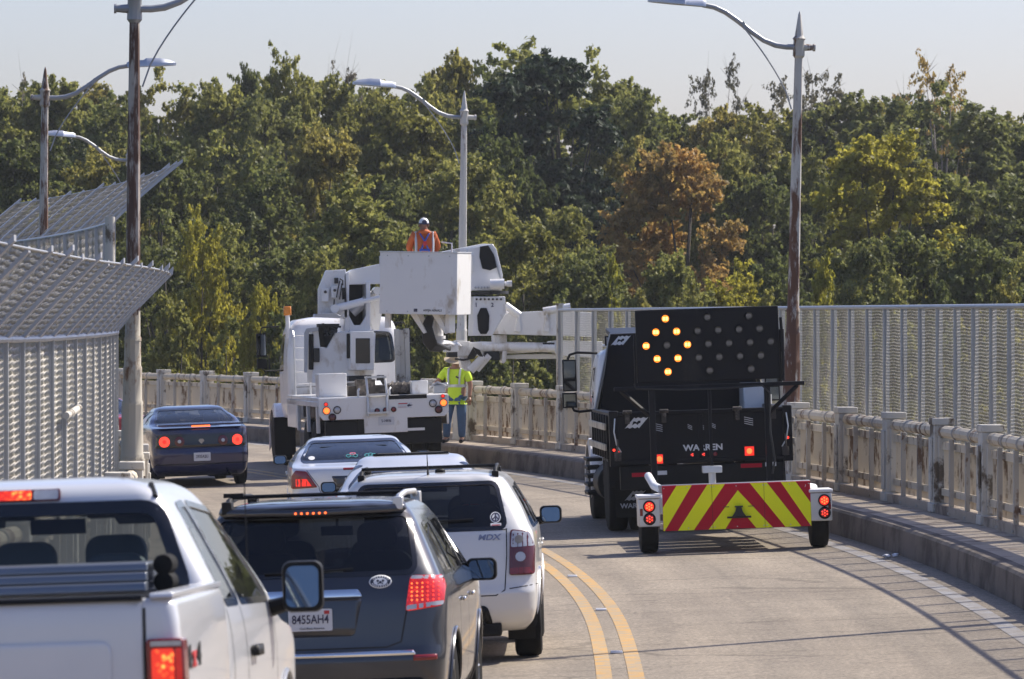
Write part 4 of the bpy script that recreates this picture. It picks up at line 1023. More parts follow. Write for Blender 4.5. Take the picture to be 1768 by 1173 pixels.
# ---------------------------------------------------------------- dark grey seven-seater, third row of cars
def grey_suv():
    root = empty('suv', label='dark grey sport utility vehicle with lit tail lamps beside the white pickup', cat='car')
    sh = Shell([(.22, .20, 4.55, .84), (.32, .08, 4.70, .90), (.45, .015, 4.77, .935), (.62, .0, 4.78, .950), (.72, .025, 4.78, .955), (.95, .05, 4.72, .957), (1.03, .06, 4.55, .955), (1.10, .075, 3.75, .945),
                (1.17, .10, 3.52, .92), (1.30, .17, 3.22, .865), (1.50, .28, 2.75, .775), (1.60, .345, 2.50, .725), (1.655, .36, 2.33, .69), (1.69, .35, 2.18, .645), (1.715, .42, 2.0, .56), (1.73, .75, 1.8, .40)], rr=.26, rf=.45, bow=.07, sbow=.045)
    rg = [(-.715, 1.235), (.715, 1.235), (.66, 1.615), (-.66, 1.615)]
    sides = [[(.72, 1.20), (1.42, 1.20), (1.32, 1.545), (.82, 1.53)], [(1.50, 1.20), (2.30, 1.18), (2.12, 1.56), (1.42, 1.55)], [(2.38, 1.18), (3.05, 1.14), (2.55, 1.52), (2.20, 1.56)]]
    ws = [(-.70, 1.17), (.70, 1.17), (.55, 1.60), (-.55, 1.60)]
    wheels = [(1.02, .36), (3.81, .36)]
    body = car_body(root, sh, 'grey_paint', wheels, rg, sides, ws, ('glass_dark', 'glass_mid', 'glass_clear'), .42, .43)
    for s in (-1, 1):
        wheel(root, s * .815, 1.02, .36, .235, .235); wheel(root, s * .815, 3.81, .36, .235, .235)
        # tail lamps that wrap the corner
        P = soft([(s * .655, .955), (s * .90, .985), (s * .915, 1.185), (s * .69, 1.195)], .03)
        l_ = patch(sh, 'rear', P, .0, 'tail_lamp', M['lens_red_glow'], root, thick=.022, cut=.04, bevel=.004)
        patch(sh, 'rear', soft([(s * .66, .962), (s * .895, .992), (s * .90, 1.02), (s * .663, .995)], .01), .0225, 'reversing_lens', M['clear_lens'], l_, cut=.05)
        patch(sh, 'rear', soft([(s * .69, 1.17), (s * .905, 1.16), (s * .905, 1.182), (s * .70, 1.192)], .006), .0225, 'clear_strip', M['clear_lens'], l_, cut=.05)
        for i in range(6):
            for j in range(5):
                u, w = s * (.70 + .034 * i), 1.030 + .027 * j
                c = sh.map('rear', u, w) + sh.normal('rear', u, w) * .023
                q = MB(); q.lathe([(.0075, 0), (.006, .002), (.001, .003)], n=8)
                o = q.build('led', M['orange_lit'] if i < 3 else M['red_glow'], l_, loc=c); o.rotation_euler = sh.normal('rear', u, w).to_track_quat('Z', 'Y').to_euler()
        patch(sh, 'rear', soft([(s * .70, .615), (s * .86, .615), (s * .86, .655), (s * .70, .655)], .01), .001, 'reflector', M['red_lens'], root, thick=.006)
        side_mirror(root, s * 1.02, 3.02, 1.13, 'black_plastic', .23, .17)
        r = MB(); zr_ = 1.735
        r.tube([(s * .60, .48, 1.69), (s * .60, .62, 1.745), (s * .60, 1.2, 1.762), (s * .60, 2.1, 1.75), (s * .585, 2.35, 1.69)], [.022, .024, .022, .022, .02], 8)
        for yy in (.52, 2.28): r.box((s * .60, yy, 1.70), (.07, .16, .09))
        r.build('roof_rail', M['alu'] if s > 0 else M['black_plastic'], root, bevel=.012)
        seat(root, s * .38, 2.05, .80, 'seat_grey'); seat(root, s * .40, 1.15, .80, 'seat_grey', back=.55)
        for yy in (1.75, 2.70):
            o = patch(sh, 'right' if s > 0 else 'left', rrect(yy - .10, yy + .10, .955, .985, .014), .006, 'door_handle', M['chrome'], root, thick=.02)
        k = 'right' if s > 0 else 'left'
        for pts in ([(1.46, 1.18), (1.50, .75), (1.42, .40)], [(2.34, 1.16), (2.36, .40)], [(3.20, 1.08), (3.25, .6), (3.10, .40)]): seam(sh, k, pts, root)
    cb = MB(); cb.tube([(-.60, .75, 1.772), (.60, .75, 1.772)], .014, 8); cb.box((-.58, .75, 1.785), (.14, .05, .03)); cb.build('roof_bar', M['black_plastic'], root)
    sp_ = patch(sh, 'rear', soft([(-.64, 1.632), (.64, 1.632), (.62, 1.680), (-.62, 1.680)], .015), .010, 'spoiler', M['grey_paint'], root, thick=.035, cut=.06)
    bl = patch(sh, 'rear', rrect(-.125, .125, 1.636, 1.668, .008), .044, 'brake_lamp', M['dark_red_lens'], root, thick=.006)
    for i in range(6):
        u = -.10 + .04 * i; c = sh.map('rear', u, 1.652) + sh.normal('rear', u, 1.652) * .051
        q = MB(); q.lathe([(.010, 0), (.008, .003), (.001, .004)], n=8); o = q.build('led', M['orange_lit'], bl, loc=c); o.rotation_euler = sh.normal('rear', u, 1.635).to_track_quat('Z', 'Y').to_euler()
    seam(sh, 'rear', [(-.715, 1.21), (-.67, 1.0), (-.62, .75), (-.52, .715), (.52, .715), (.62, .75), (.67, 1.0), (.715, 1.21)], root, w=.010)
    patch(sh, 'rear', soft([(-.36, 1.065), (.36, 1.065), (.33, 1.115), (-.33, 1.115)], .012), .004, 'garnish', M['chrome'], root, thick=.028, cut=.05, bevel=.006)
    patch(sh, 'rear', soft([(-.72, .655), (.72, .655), (.70, .690), (-.70, .690)], .01), .002, 'chrome_strip', M['chrome'], root, thick=.010, cut=.05)
    patch(sh, 'rear', soft([(-.30, .80), (.30, .80), (.36, 1.06), (-.36, 1.06)], .03), -.001, 'plate_recess', M['grey_paint'], root, thick=.002)
    plate_part(root, (0, sh.rear_y(0, .92) - .016, .92), '8455AH4', 'God Bless America', sticker=(.115, .052), tilt=0)
    patch(sh, 'rear', soft([(-.75, .28), (.75, .28), (.78, .50), (-.78, .50)], .05), .001, 'bumper_valance', M['black_plastic'], root, thick=.008)
    # round white oval sticker with an animal-head mark
    st = patch(sh, 'rear', ngon(.485, 1.165, .078, 28, .045), .002, 'oval_sticker', M['white_plain'], root, thick=.002, cut=.03)
    patch(sh, 'rear', ngon(.485, 1.165, .070, 28, .038), .0045, 'sticker_ring', M['grey_paint'], st, hole=ngon(.485, 1.165, .048, 20, .026), cut=.02)
    for i, (dx, dz, r_) in enumerate([(-.018, .006, .009), (.018, .006, .009), (0, -.004, .010), (-.014, -.012, .006), (.014, -.012, .006)]):
        patch(sh, 'rear', ngon(.485 + dx, 1.165 + dz, r_, 8), .0048, 'sticker_mark', M['grey_paint'], st, cut=.02)
    for a in list(range(25, 160, 17)) + list(range(205, 340, 17)):
        u, w = .485 + .059 * math.cos(math.radians(a)), 1.165 + .032 * math.sin(math.radians(a)); patch(sh, 'rear', rrect(u - .004, u + .004, w - .004, w + .004, .001, 1), .0050, 'sticker_letter', M['white_plain'], st, cut=.05)
    w = MB(); w.tube([sh.map('rear', u, 1.245 + .02 * (u > .0)) + Vector((0, -.02, 0)) for u in (-.32, 0, .30)], .008, 6); w.build('wiper', M['black_plastic'], root)
    mi = MB(); mi.box((0, 2.42, 1.47), (.24, .03, .07)); mi.cyl((0, 2.42, 1.5), (0, 2.45, 1.58), .012, n=8); mi.build('inner_mirror', M['dark_interior'], root, bevel=.012)
    return root
place(grey_suv(), 36.0, -1.364, -.052)

# ---------------------------------------------------------------- pale seven-seater near the centre line
def pale_suv():
    root = empty('suv', label='pearl white sport utility vehicle beside the yellow centre line with a peace sticker', cat='car')
    sh = Shell([(.28, .18, 4.55, .86), (.36, .07, 4.70, .93), (.48, .01, 4.77, .965), (.62, .0, 4.78, .977), (.70, .03, 4.78, .977), (.95, .07, 4.70, .975), (1.06, .09, 4.50, .968), (1.14, .11, 3.75, .955),
                (1.20, .14, 3.55, .925), (1.35, .24, 3.20, .86), (1.52, .38, 2.72, .765), (1.59, .44, 2.48, .72), (1.63, .46, 2.30, .68), (1.655, .48, 2.15, .62), (1.675, .60, 1.95, .52), (1.685, .95, 1.8, .38)], rr=.24, rf=.45, bow=.06, sbow=.05)
    rg = [(-.675, 1.205), (.675, 1.205), (.595, 1.578), (-.595, 1.578)]
    sides = [[(.72, 1.19), (1.45, 1.18), (1.38, 1.515), (.98, 1.515)], [(1.53, 1.18), (2.32, 1.17), (2.16, 1.53), (1.47, 1.525)], [(2.40, 1.17), (3.08, 1.16), (2.60, 1.50), (2.24, 1.53)]]
    ws = [(-.70, 1.20), (.70, 1.20), (.55, 1.56), (-.55, 1.56)]
    wheels = [(1.02, .365), (3.72, .365)]
    car_body(root, sh, 'pearl_paint', wheels, rg, sides, ws, ('glass_dark', 'glass_mid', 'glass_clear'), .44, .43)
    for s in (-1, 1):
        k = 'right' if s > 0 else 'left'
        wheel(root, s * .845, 1.02, .365, .245, .225); wheel(root, s * .845, 3.72, .365, .245, .225)
        P = soft([(s * .70, .775), (s * .915, .775), (s * .925, 1.02), (s * .875, 1.15), (s * .72, 1.175)], .03)
        l_ = patch(sh, 'rear', P, .0, 'tail_lamp', M['dark_red_lens'], root, thick=.020, cut=.04, bevel=.004)
        patch(sh, 'rear', soft([(s * .722, 1.02), (s * .918, 1.025), (s * .872, 1.14), (s * .735, 1.162)], .02), .0205, 'indicator_lens', M['clear_lens'], l_, cut=.04)
        patch(sh, 'rear', ngon(s * .79, 1.085, .036, 16), .0215, 'indicator_bulb', M['amber'] if False else M['lamp_off'], l_, cut=.05)
        patch(sh, 'rear', ngon(s * .80, .935, .042, 16), .0215, 'reversing_bulb', M['clear_lens'], l_, cut=.05)
        patch(sh, 'rear', soft([(s * .71, .785), (s * .91, .785), (s * .91, .84), (s * .71, .84)], .01), .0210, 'reflector', M['red_lens'], l_, cut=.05)
        side_mirror(root, s * 1.07, 3.0, 1.20, 'black_plastic', .21, .165)
        r = MB(); r.tube([(s * .60, .62, 1.65), (s * .60, .74, 1.705), (s * .60, 1.3, 1.72), (s * .60, 2.0, 1.71), (s * .59, 2.25, 1.64)], [.020] * 5, 8)
        for yy in (.68, 2.16): r.box((s * .60, yy, 1.65), (.06, .14, .08))
        r.build('roof_rail', M['black_plastic'], root, bevel=.01)
        seat(root, s * .38, 2.1, .82, 'seat_grey'); seat(root, s * .40, 1.25, .82, 'seat_grey', back=.55)
        for pts in ([(1.49, 1.16), (1.52, .7), (1.45, .44)], [(2.36, 1.15), (2.38, .44)], [(3.2, 1.1), (3.25, .6), (3.1, .44)]): seam(sh, k, pts, root)
        for yy in (1.78, 2.72): patch(sh, k, rrect(yy - .10, yy + .10, .965, .995, .014), .006, 'door_handle', M['pearl_paint'], root, thick=.02)
        seam(sh, 'rear', [(s * .70, .66), (s * .95, .69)], root)
    cb = MB(); cb.tube([(-.60, .80, 1.735), (.60, .80, 1.735)], .016, 8); cb.build('roof_bar', M['black_plastic'], root)
    cb = MB(); cb.tube([(0, .62, 1.67), (0, .56, 1.74), (0, .50, 1.86)], [.012, .006, .003], 6); cb.lathe([(.05, 1.665), (.045, 1.705), (.02, 1.725), (.001, 1.727)], (.1, .95, 0), n=12); cb.build('antenna', M['black_plastic'], root)
    seam(sh, 'rear', [(-.69, 1.19), (-.685, .95), (-.66, .65), (-.58, .605), (.58, .605), (.66, .65), (.685, .95), (.69, 1.19)], root, w=.010)
    seam(sh, 'rear', [(-.69, 1.178), (.69, 1.178)], root, w=.008)
    patch(sh, 'rear', soft([(-.22, .98), (.22, .98), (.20, 1.03), (-.20, 1.03)], .012), .004, 'garnish', M['chrome'], root, thick=.02, cut=.05, bevel=.006)
    plate_part(root, (0, sh.rear_y(0, .86) - .012, .86), '3C 1847' if False else '', None)
    me = text_mesh('MDX', .070, .002, sx=1.25, shear=.25, bold=.002)
    o = link_mesh('badge', me, mat('badge_metal', (.22, .24, .34), .35, .5, .05), root, smooth=0, loc=(.53, sh.rear_y(.53, 1.115) - .006, 1.115), rot=(math.pi / 2 - .12, 0, .06))
    stk = patch(sh, 'rear', ngon(.595, 1.285, .048, 22), .006, 'round_sticker', M['white_plain'], root, cut=.03)
    ring = patch(sh, 'rear', ngon(.595, 1.285, .040, 22), .0075, 'peace_ring', M['ink'], stk, hole=ngon(.595, 1.285, .029, 18), cut=.02)
    for q in ([(.589, 1.322), (.601, 1.322), (.601, 1.248), (.589, 1.248)], [(.591, 1.294), (.599, 1.298), (.630, 1.264), (.622, 1.254)], [(.599, 1.294), (.591, 1.298), (.560, 1.264), (.568, 1.254)]):
        patch(sh, 'rear', q, .008, 'peace_bar', M['ink'], stk, cut=.05)
    s2 = patch(sh, 'rear', rrect(.55, .645, 1.212, 1.235, .004), .006, 'small_sticker', M['white_plain'], root, cut=.05)
    patch(sh, 'rear', rrect(.56, .635, 1.214, 1.222, .002), .0075, 'sticker_stripe', M['red_ink'], s2, cut=.05)
    w = MB(); w.tube([sh.map('rear', u, 1.26 + .03 * (u + .3)) + Vector((0, -.02, 0)) for u in (-.2, .1, .40)], .009, 6); w.build('wiper', M['black_plastic'], root)
    patch(sh, 'rear', soft([(-.55, .34), (.55, .34), (.50, .52), (-.50, .52)], .05), .002, 'bumper_valance', M['black_plastic'], root, thick=.01)
    ex = MB(); ex.cyl((.42, -.02, .33), (.42, .4, .33), .045, n=14); ex.bb(-.62, .62, .10, .75, .24, .36); ex.build('exhaust', M['black_plastic'], root, bevel=.02)
    mf = MB(); mf.prism(soft([(.70, .62), (.94, .62), (.93, .30), (.74, .26)], .03), 'y', .50, .52); mf.build('mud_flap', M['black_plastic'], root)
    mi = MB(); mi.box((0, 2.45, 1.50), (.24, .03, .07)); mi.build('inner_mirror', M['dark_interior'], root, bevel=.012)
    cs = MB(); cs.prism(soft([(-.16, 1.0), (.16, 1.0), (.15, 1.34), (.08, 1.40), (-.08, 1.40), (-.15, 1.34)], .05), 'y', 1.18, 1.30); o = cs.build('child_seat', M['red_ink'], root, loc=(.36, .05, -.02), bevel=.03)
    return root
place(pale_suv(), 46.0, -.70, -.012)

# ---------------------------------------------------------------- saloons
def saloon(label, paint, L=4.8, hw=.91, roof=1.45, deck=1.06, glass=('glass_mid', 'glass_mid', 'glass_clear'), rr=.28, rim='alloy', deck_l=.72, cbase=.62, gt=.075):
    root = empty('saloon_car', label=label, cat='car')
    d = deck; H = roof; hb = d - .10
    sh = Shell([(.20, .22, L - .25, hw - .11), (.30, .07, L - .08, hw - .04), (.45, .01, L - .02, hw - .012), (.60, .0, L, hw), (.68, .02, L - .01, hw), (.80, .05, L - .08, hw), (hb - .05, .06, L - .30, hw - .003),
                (d - .05, .075, L - .95, hw - .012), (d - .015, .11, L - 1.28, hw - .02), (d + .005, .30, L - 1.36, hw - .03), (d + .025, .50, L - 1.42, hw - .045), (d + .05, cbase, L - 1.48, hw - .07),
                (d + .15, cbase + .25, L - 1.72, hw - .13), (H - .10, cbase + .80, L - 2.15, hw - .26), (H - .05, cbase + .95, L - 2.30, hw - .30), (H - .02, cbase + 1.10, L - 2.45, hw - .37), (H, cbase + 1.45, L - 2.75, hw - .52)], rr=rr, rf=.42, bow=.07, sbow=.06, n_z=50)
    gz0, gz1 = d + .065, H - gt
    rg = [(-(hw - .19), gz0), (hw - .19, gz0), (hw - .335, gz1), (-(hw - .335), gz1)]
    yc = cbase
    sides = [[(yc + .62, d + .07), (yc + .95, d + .06), (yc + .98, H - .12), (yc + .88, H - .13)], [(yc + 1.03, d + .06), (yc + 1.72, d + .05), (yc + 1.66, H - .10), (yc + 1.05, H - .11)], [(yc + 1.79, d + .05), (L - 1.75, d + .05), (L - 2.3, H - .12), (yc + 1.73, H - .10)]]
    ws = [(-(hw - .16), d + .06), (hw - .16, d + .06), (hw - .32, H - .08), (-(hw - .32), H - .08)]
    wheels = [(1.05, .325), (L - .95, .325)]
    car_body(root, sh, paint, wheels, rg, sides, ws, glass, .34, .385)
    for s in (-1, 1):
        k = 'right' if s > 0 else 'left'
        for y in (1.05, L - .95): wheel(root, s * (hw - .115), y, .325, .205, .205, rim)
        side_mirror(root, s * (hw + .09), L - 1.95, d + .04, paint if paint == 'blue_paint' else 'black_plastic', .19, .13)
        seat(root, s * .36, L - 2.75, .62); seat(root, s * .36, yc + .85, .62, back=.50, head=True)
        for pts in ([(yc + 1.0, d + .02), (yc + .98, .7), (yc + 1.15, .36)], [(yc + 1.75, d + .02), (yc + 1.76, .36)], [(L - 1.62, d), (L - 1.6, .36)]): seam(sh, k, pts, root)
        for yy in (yc + 1.15, yc + 1.95): patch(sh, k, rrect(yy - .09, yy + .09, d - .14, d - .11, .013), .006, 'door_handle', M[paint], root, thick=.02)
    mi = MB(); mi.box((0, L - 2.25, H - .17), (.22, .03, .06)); mi.cyl((0, L - 2.25, H - .15), (0, L - 2.2, H - .06), .012, n=8); mi.build('inner_mirror', M['dark_interior'], root, bevel=.012)
    hs = MB(); hs.bb(-(hw - .2), hw - .2, .55, yc + .40, d - .02, d + .0); hs.build('parcel_shelf', M['dark_interior'], root)
    return root, sh
def silver_saloon():
    root, sh = saloon('silver-white saloon with turquoise window decals right behind the inspection truck', 'silver_light', 4.83, .91, 1.455, 1.09, ('glass_dark', 'glass_mid', 'glass_clear'))
    for s in (-1, 1):
        P = soft([(s * .86, .80), (s * .52, .815), (s * .66, 1.03), (s * .80, 1.045), (s * .86, .96)], .02)
        l_ = patch(sh, 'rear', P, .0, 'tail_lamp', M['red_lens'], root, thick=.02, cut=.04, bevel=.004)
        patch(sh, 'rear', soft([(s * .80, .83), (s * .60, .835), (s * .66, .93), (s * .80, .93)], .01), .0205, 'lamp_inner', M['red_lit'], l_, cut=.05)
        side_seam = seam(sh, 'rear', [(s * .50, .79), (s * .50, .82), (s * .66, 1.045)], root)
    seam(sh, 'rear', [(-.5, .79), (-.42, .62), (.42, .62), (.5, .79)], root)
    patch(sh, 'rear', soft([(-.26, .80), (.26, .80), (.33, .96), (-.33, .96)], .02), -.001, 'plate_recess', M['grey_paint'], root, thick=.004)
    plate_part(root, (0, sh.rear_y(0, .86) - .02, .86), '42E 9170' if False else '', None)
    patch(sh, 'rear', rrect(-.17, .17, 1.035, 1.062, .008), .001, 'brake_lamp', M['red_lens'], root, thick=.008)
    # looped decals along the foot of the rear window
    cyan = mat('turquoise_decal', (.04, .26, .27), .5); pink = mat('pink_decal', (.55, .12, .18), .5)
    for cx, m_ in ((-.03, cyan), (.22, cyan)):
        for dx, dz, r_ in ((-.05, 0, .027), (0, .010, .024), (.046, 0, .027)):
            patch(sh, 'rear', ngon(cx + dx, 1.205 + dz, r_ * 1.25, 14, r_ * .8), .004, 'window_decal', m_, root, hole=ngon(cx + dx, 1.205 + dz, r_ * .85, 12, r_ * .5), cut=.03)
    patch(sh, 'rear', ngon(-.02, 1.232, .045, 12, .014), .0045, 'window_decal', pink, root, hole=ngon(-.02, 1.232, .03, 10, .006), cut=.03)
    patch(sh, 'rear', ngon(-.58, 1.19, .045, 14, .025), .004, 'window_sticker', M['white_plain'], root, cut=.05)
    return root
place(silver_saloon(), 70.0, -2.06, .05)
def white_saloon():
    root, sh = saloon('white saloon mostly hidden between the pearl white vehicle and the silver-white car', 'silver_light', 4.6, .90, 1.50, 1.08, ('glass_dark', 'glass_mid', 'glass_clear'), gt=.18)
    for s in (-1, 1):
        P = soft([(s * .85, .80), (s * .60, .815), (s * .62, 1.0), (s * .80, 1.02), (s * .85, .96)], .02)
        patch(sh, 'rear', P, .0, 'tail_lamp', M['red_lens'], root, thick=.02, cut=.04, bevel=.004)
    plate_part(root, (0, sh.rear_y(0, .84) - .012, .84), '', None)
    return root
place(white_saloon(), 58.6, -1.10, .01)
def blue_saloon():
    root, sh = saloon('dark blue saloon with round red tail lamps following the bend beside the rusty lamp pedestal', 'blue_paint', 5.08, .925, 1.46, 1.09, ('glass_clear', 'glass_clear', 'glass_clear'), cbase=.75)
    bp = patch(sh, 'rear', soft([(-.83, .72), (.83, .72), (.80, .965), (-.80, .965)], .05), .001, 'lamp_panel', M['black_gloss'], root, thick=.008, cut=.06)
    for s in (-1, 1):
        for x, r_, m1, m2 in ((.665, .098, 'red_glow', 'red_lit'), (.395, .092, 'dark_red_lens', 'dark_red_lens')):
            c = sh.map('rear', s * x, .835) + sh.normal('rear', s * x, .835) * .010
            q = MB(); q.lathe([(r_, 0), (r_ * .97, .012), (r_ * .80, .018), (.36 * r_, .018)], n=24)
            o = q.build('tail_lamp', M[m1], root, loc=c); o.rotation_euler = sh.normal('rear', s * x, .835).to_track_quat('Z', 'Y').to_euler()
            q = MB(); q.lathe([(.36 * r_, .017), (.34 * r_, .022), (.001, .024)], n=16); q.build('lamp_centre', M[m2] if x > .5 else M['clear_lens'], o)
    e = MB(); e.prism([(0, -.05), (.055, .01), (.03, .045), (-.03, .045), (-.055, .01)], 'y', sh.rear_y(0, .83) - .016, sh.rear_y(0, .83) - .004); e.build('emblem', M['chrome'], root, loc=(0, 0, .83))
    sp_ = MB(); sp_.prism(soft([(.05, 1.115), (.32, 1.13), (.32, 1.155), (.04, 1.150)], .015), 'x', -.78, .78); sp_.build('spoiler', M['blue_paint'], root, bevel=.01)
    q = MB(); q.bb(-.17, .17, .028, .06, 1.092, 1.122); q.build('brake_lamp', M['orange_lit'], root, bevel=.006)
    plate_part(root, (0, sh.rear_y(0, .55) - .010, .55), '2935A2U', None, size=.075)
    seam(sh, 'rear', [(-.85, .70), (.85, .70)], root); seam(sh, 'rear', [(-.83, .42), (.83, .42)], root, w=.02)
    ex = MB(); ex.bb(.15, .55, .25, .6, .18, .32); ex.cyl((.5, .05, .24), (.5, .3, .24), .03, n=12); ex.build('exhaust', M['black_plastic'], root, bevel=.02)
    return root
bc = blue_saloon(); place(bc, 94.7, -5.61, .175)
# driver of the blue car
# ---------------------------------------------------------------- white pickup, nearest
def pickup():
    root = empty('pickup_truck', label='white four-wheel-drive pickup nearest the camera at the lower left, a folded cover in its bed', cat='pickup')
    P = 'pickup_paint'
    bed = Shell([(.55, .05, 2.03, .955), (.70, .01, 2.03, .985), (.95, 0, 2.03, .995), (1.20, 0, 2.03, .993), (1.42, .004, 2.03, .982), (1.50, .008, 2.03, .968), (1.53, .016, 2.03, .952)], rr=.07, rf=.02, bow=.01, fbow=.004, sbow=.012, n_z=24)
    bm = bed.bm(cap_top=False, cap_bottom=False)
    arch = [(a, max(c, .3)) for a, c in arc_pts(1.15, .42, .50, 20, -10, 190)]
    for k in ('right', 'left'): cut_hole(bm, k, arch, 1.0)
    me = bpy.data.meshes.new('bed'); bm.to_mesh(me); bm.free()
    bd = link_mesh('bed', me, [M[P]], root, smooth=40, solid=.075)
    b = MB(); b.bb(-.90, .90, .06, 1.97, .86, .92); b.bb(-.90, .90, 1.93, 2.0, .90, 1.495)
    for k in range(9): b.bb(-.85 + .19 * k, -.77 + .19 * k, .1, 1.9, .92, .935)
    for s in (-1, 1): b.bb(s * .62, s * .90, .75, 1.60, .9, 1.12)
    b.build('bed_floor', M['black_plastic'], root, bevel=.01)
    tg = patch(bed, 'rear', soft([(-.825, .70), (.825, .70), (.825, 1.522), (-.825, 1.522)], .02), .004, 'tailgate', M[P], root, thick=.012, cut=.06, bevel=.004)
    patch(bed, 'rear', soft([(-.70, 1.10), (.70, 1.10), (.70, 1.36), (-.70, 1.36)], .05), .016, 'tailgate_panel', M[P], tg, thick=.010, cut=.06, bevel=.006)
    q = MB(); q.prism(soft([(-.025, 1.520), (.075, 1.522), (.07, 1.543), (-.02, 1.543)], .008), 'x', -.83, .83); q.build('tailgate_cap', M['black_plastic'], tg)
    q = MB(); q.box((0, -.030, 1.40), (.26, .02, .07)); q.build('tailgate_handle', M['black_plastic'], tg, bevel=.01)
    for s in (-1, 1):
        seam(bed, 'rear', [(s * .835, .70), (s * .835, 1.49)], root, w=.012)
        q = MB(); q.prism(soft([(-.0, 1.528), (2.02, 1.528), (2.02, 1.548), (.01, 1.548)], .008), 'x', s * .86, s * .955); q.build('rail_cap', M['pickup_paint'], bd, bevel=.006)
        lp = [(s * .845, .99), (s * .975, .99), (s * .980, 1.36), (s * .845, 1.36)]
        q = MB(); q.prism(soft([(s * .842, .985), (s * 1.003, .985), (s * .995, 1.365), (s * .842, 1.365)], .02), 'y', -.022, .13)
        l_ = q.build('tail_lamp', M['red_lens'], root, bevel=.008)
        c = MB(); c.prism(soft([(s * .862, 1.13), (s * .955, 1.13), (s * .955, 1.325), (s * .862, 1.325)], .015), 'y', -.026, -.021); c.build('lit_lens', M['lens_glow'], l_, bevel=.003)
        c = MB(); c.prism(soft([(s * .862, 1.005), (s * .985, 1.005), (s * .985, 1.12), (s * .862, 1.12)], .012), 'y', -.026, -.021); c.build('lower_lens', M['lens_red_glow'], l_, bevel=.003)
        c = MB(); c.prism(soft([(s * .960, 1.13), (s * .988, 1.13), (s * .985, 1.325), (s * .960, 1.325)], .008), 'y', -.025, -.021); c.build('outer_lens', M['lens_red_glow'], l_, bevel=.003)
        c = MB(); c.bb(s * .86, s * .985, -.025, -.021, 1.335, 1.355); c.build('clear_strip', M['clear_lens'], l_)
        wheel(root, s * .86, 1.15, .415, .275, .235); wheel(root, s * .86, 4.85, .415, .275, .235)
    me = text_mesh('4', .115, .002, sx=1.1, bold=.006)
    for i, (t, mm) in enumerate((('4', 'black_plastic'), ('x', 'red_ink'), ('4', 'black_plastic'))):
        y = .24 + .175 * i; me = text_mesh(t, .13, .002, sx=2.0, bold=.004)
        link_mesh('four_by_four_decal', me, M[mm], root, smooth=0, loc=(bed.side_x(y + .09, 1.28) + .005, y, 1.275), rot=(math.pi / 2, 0, math.pi / 2))
    for k in ('right', 'left'):
        V = [bed.map(k, u, w) + bed.normal(k, u, w) * .006 for u, w in arc_pts(1.15, .42, .505, 22, 15, 165)]
        t = MB(); t.tube(V, .028, 8); t.build('arch_flare', M[P], root)
    u = MB(); u.bb(-.60, .60, .05, 1.9, .45, .60); u.bb(-.35, .35, 1.9, 5.6, .35, .55)
    for s in (-1, 1):
        Q = arc_pts(1.15, .42, .51, 16, -5, 185); V = []
        for (a, c) in Q: V += [(s * .93, a, c), (s * .62, a, c)]
        u.add(V, [(2 * i, 2 * i + 1, 2 * i + 3, 2 * i + 2) for i in range(len(Q) - 1)]); u.add([(s * .62, a, c) for a, c in Q], [tuple(range(len(Q)))])
    u.build('underbody', M['black_plastic'], root, smooth=0)
    bp = MB(); bp.prism(soft([(-.14, .52), (.02, .50), (.02, .74), (-.14, .72)], .03), 'x', -.98, .98); bp.build('bumper', M['chrome'], root, bevel=.02)
    # cab, doors and bonnet
    cab = Shell([(.50, 2.09, 5.80, .93), (.62, 2.07, 5.88, .97), (.90, 2.06, 5.93, .99), (1.15, 2.06, 5.90, .995), (1.24, 2.06, 5.72, .99), (1.30, 2.06, 5.10, .985), (1.36, 2.06, 4.85, .975), (1.44, 2.07, 4.70, .955), (1.50, 2.075, 4.62, .93),
                 (1.70, 2.11, 4.30, .83), (1.88, 2.16, 3.98, .735), (1.95, 2.19, 3.82, .685), (1.99, 2.24, 3.68, .62), (2.015, 2.40, 3.5, .52), (2.03, 2.75, 3.25, .35)], rr=.10, rf=.40, bow=.02, fbow=.12, sbow=.03, n_z=50)
    rg = [(-.765, 1.52), (.765, 1.52), (.645, 1.865), (-.645, 1.865)]
    sides = [[(2.38, 1.455), (2.83, 1.45), (2.80, 1.885), (2.52, 1.875)], [(2.93, 1.45), (4.15, 1.43), (3.72, 1.84), (2.90, 1.885)]]
    ws = [(-.80, 1.42), (.80, 1.42), (.62, 1.88), (-.62, 1.88)]
    body = car_body(root, cab, P, [(2.45 - 5, .42), (4.85, .42)] if False else [(4.85, .42), (4.85, .42)], rg, sides, ws, ('glass_clear', 'glass_clear', 'glass_clear'), .50, .62, seal=.055, side_seal=.028)
    l_ = patch(cab, 'rear', rrect(-.235, .235, 1.925, 1.972, .012), .004, 'brake_lamp', M['dark_red_lens'], root, thick=.012, cut=.05, bevel=.003)
    patch(cab, 'rear', rrect(-.105, .105, 1.930, 1.967, .008), .0165, 'lit_strip', M['lens_glow'], l_, cut=.05)
    for s in (-1, 1): patch(cab, 'rear', rrect(min(s * .115, s * .225), max(s * .115, s * .225), 1.930, 1.967, .008), .0165, 'cargo_lens', M['clear_lens'], l_, cut=.05)
    for s in (-1, 1):
        k = 'right' if s > 0 else 'left'
        m_ = side_mirror(root, s * 1.14, 4.15, 1.47, 'black_plastic', .20, .25, arm=s * .93)
        for pts in ([(2.86, 1.42), (2.87, .66)], [(4.28, 1.40), (4.30, .66)], [(2.35, 1.42), (2.30, .66)]): seam(cab, k, pts, root, w=.010)
        patch(cab, k, rrect(2.98, 3.24, 1.18, 1.23, .022), .008, 'door_handle', M['black_plastic'], root, thick=.03)
        seat(root, s * .36, 3.25, .95, w=.50, back=.60); seat(root, s * .44, 2.55, .95, w=.42, back=.52)
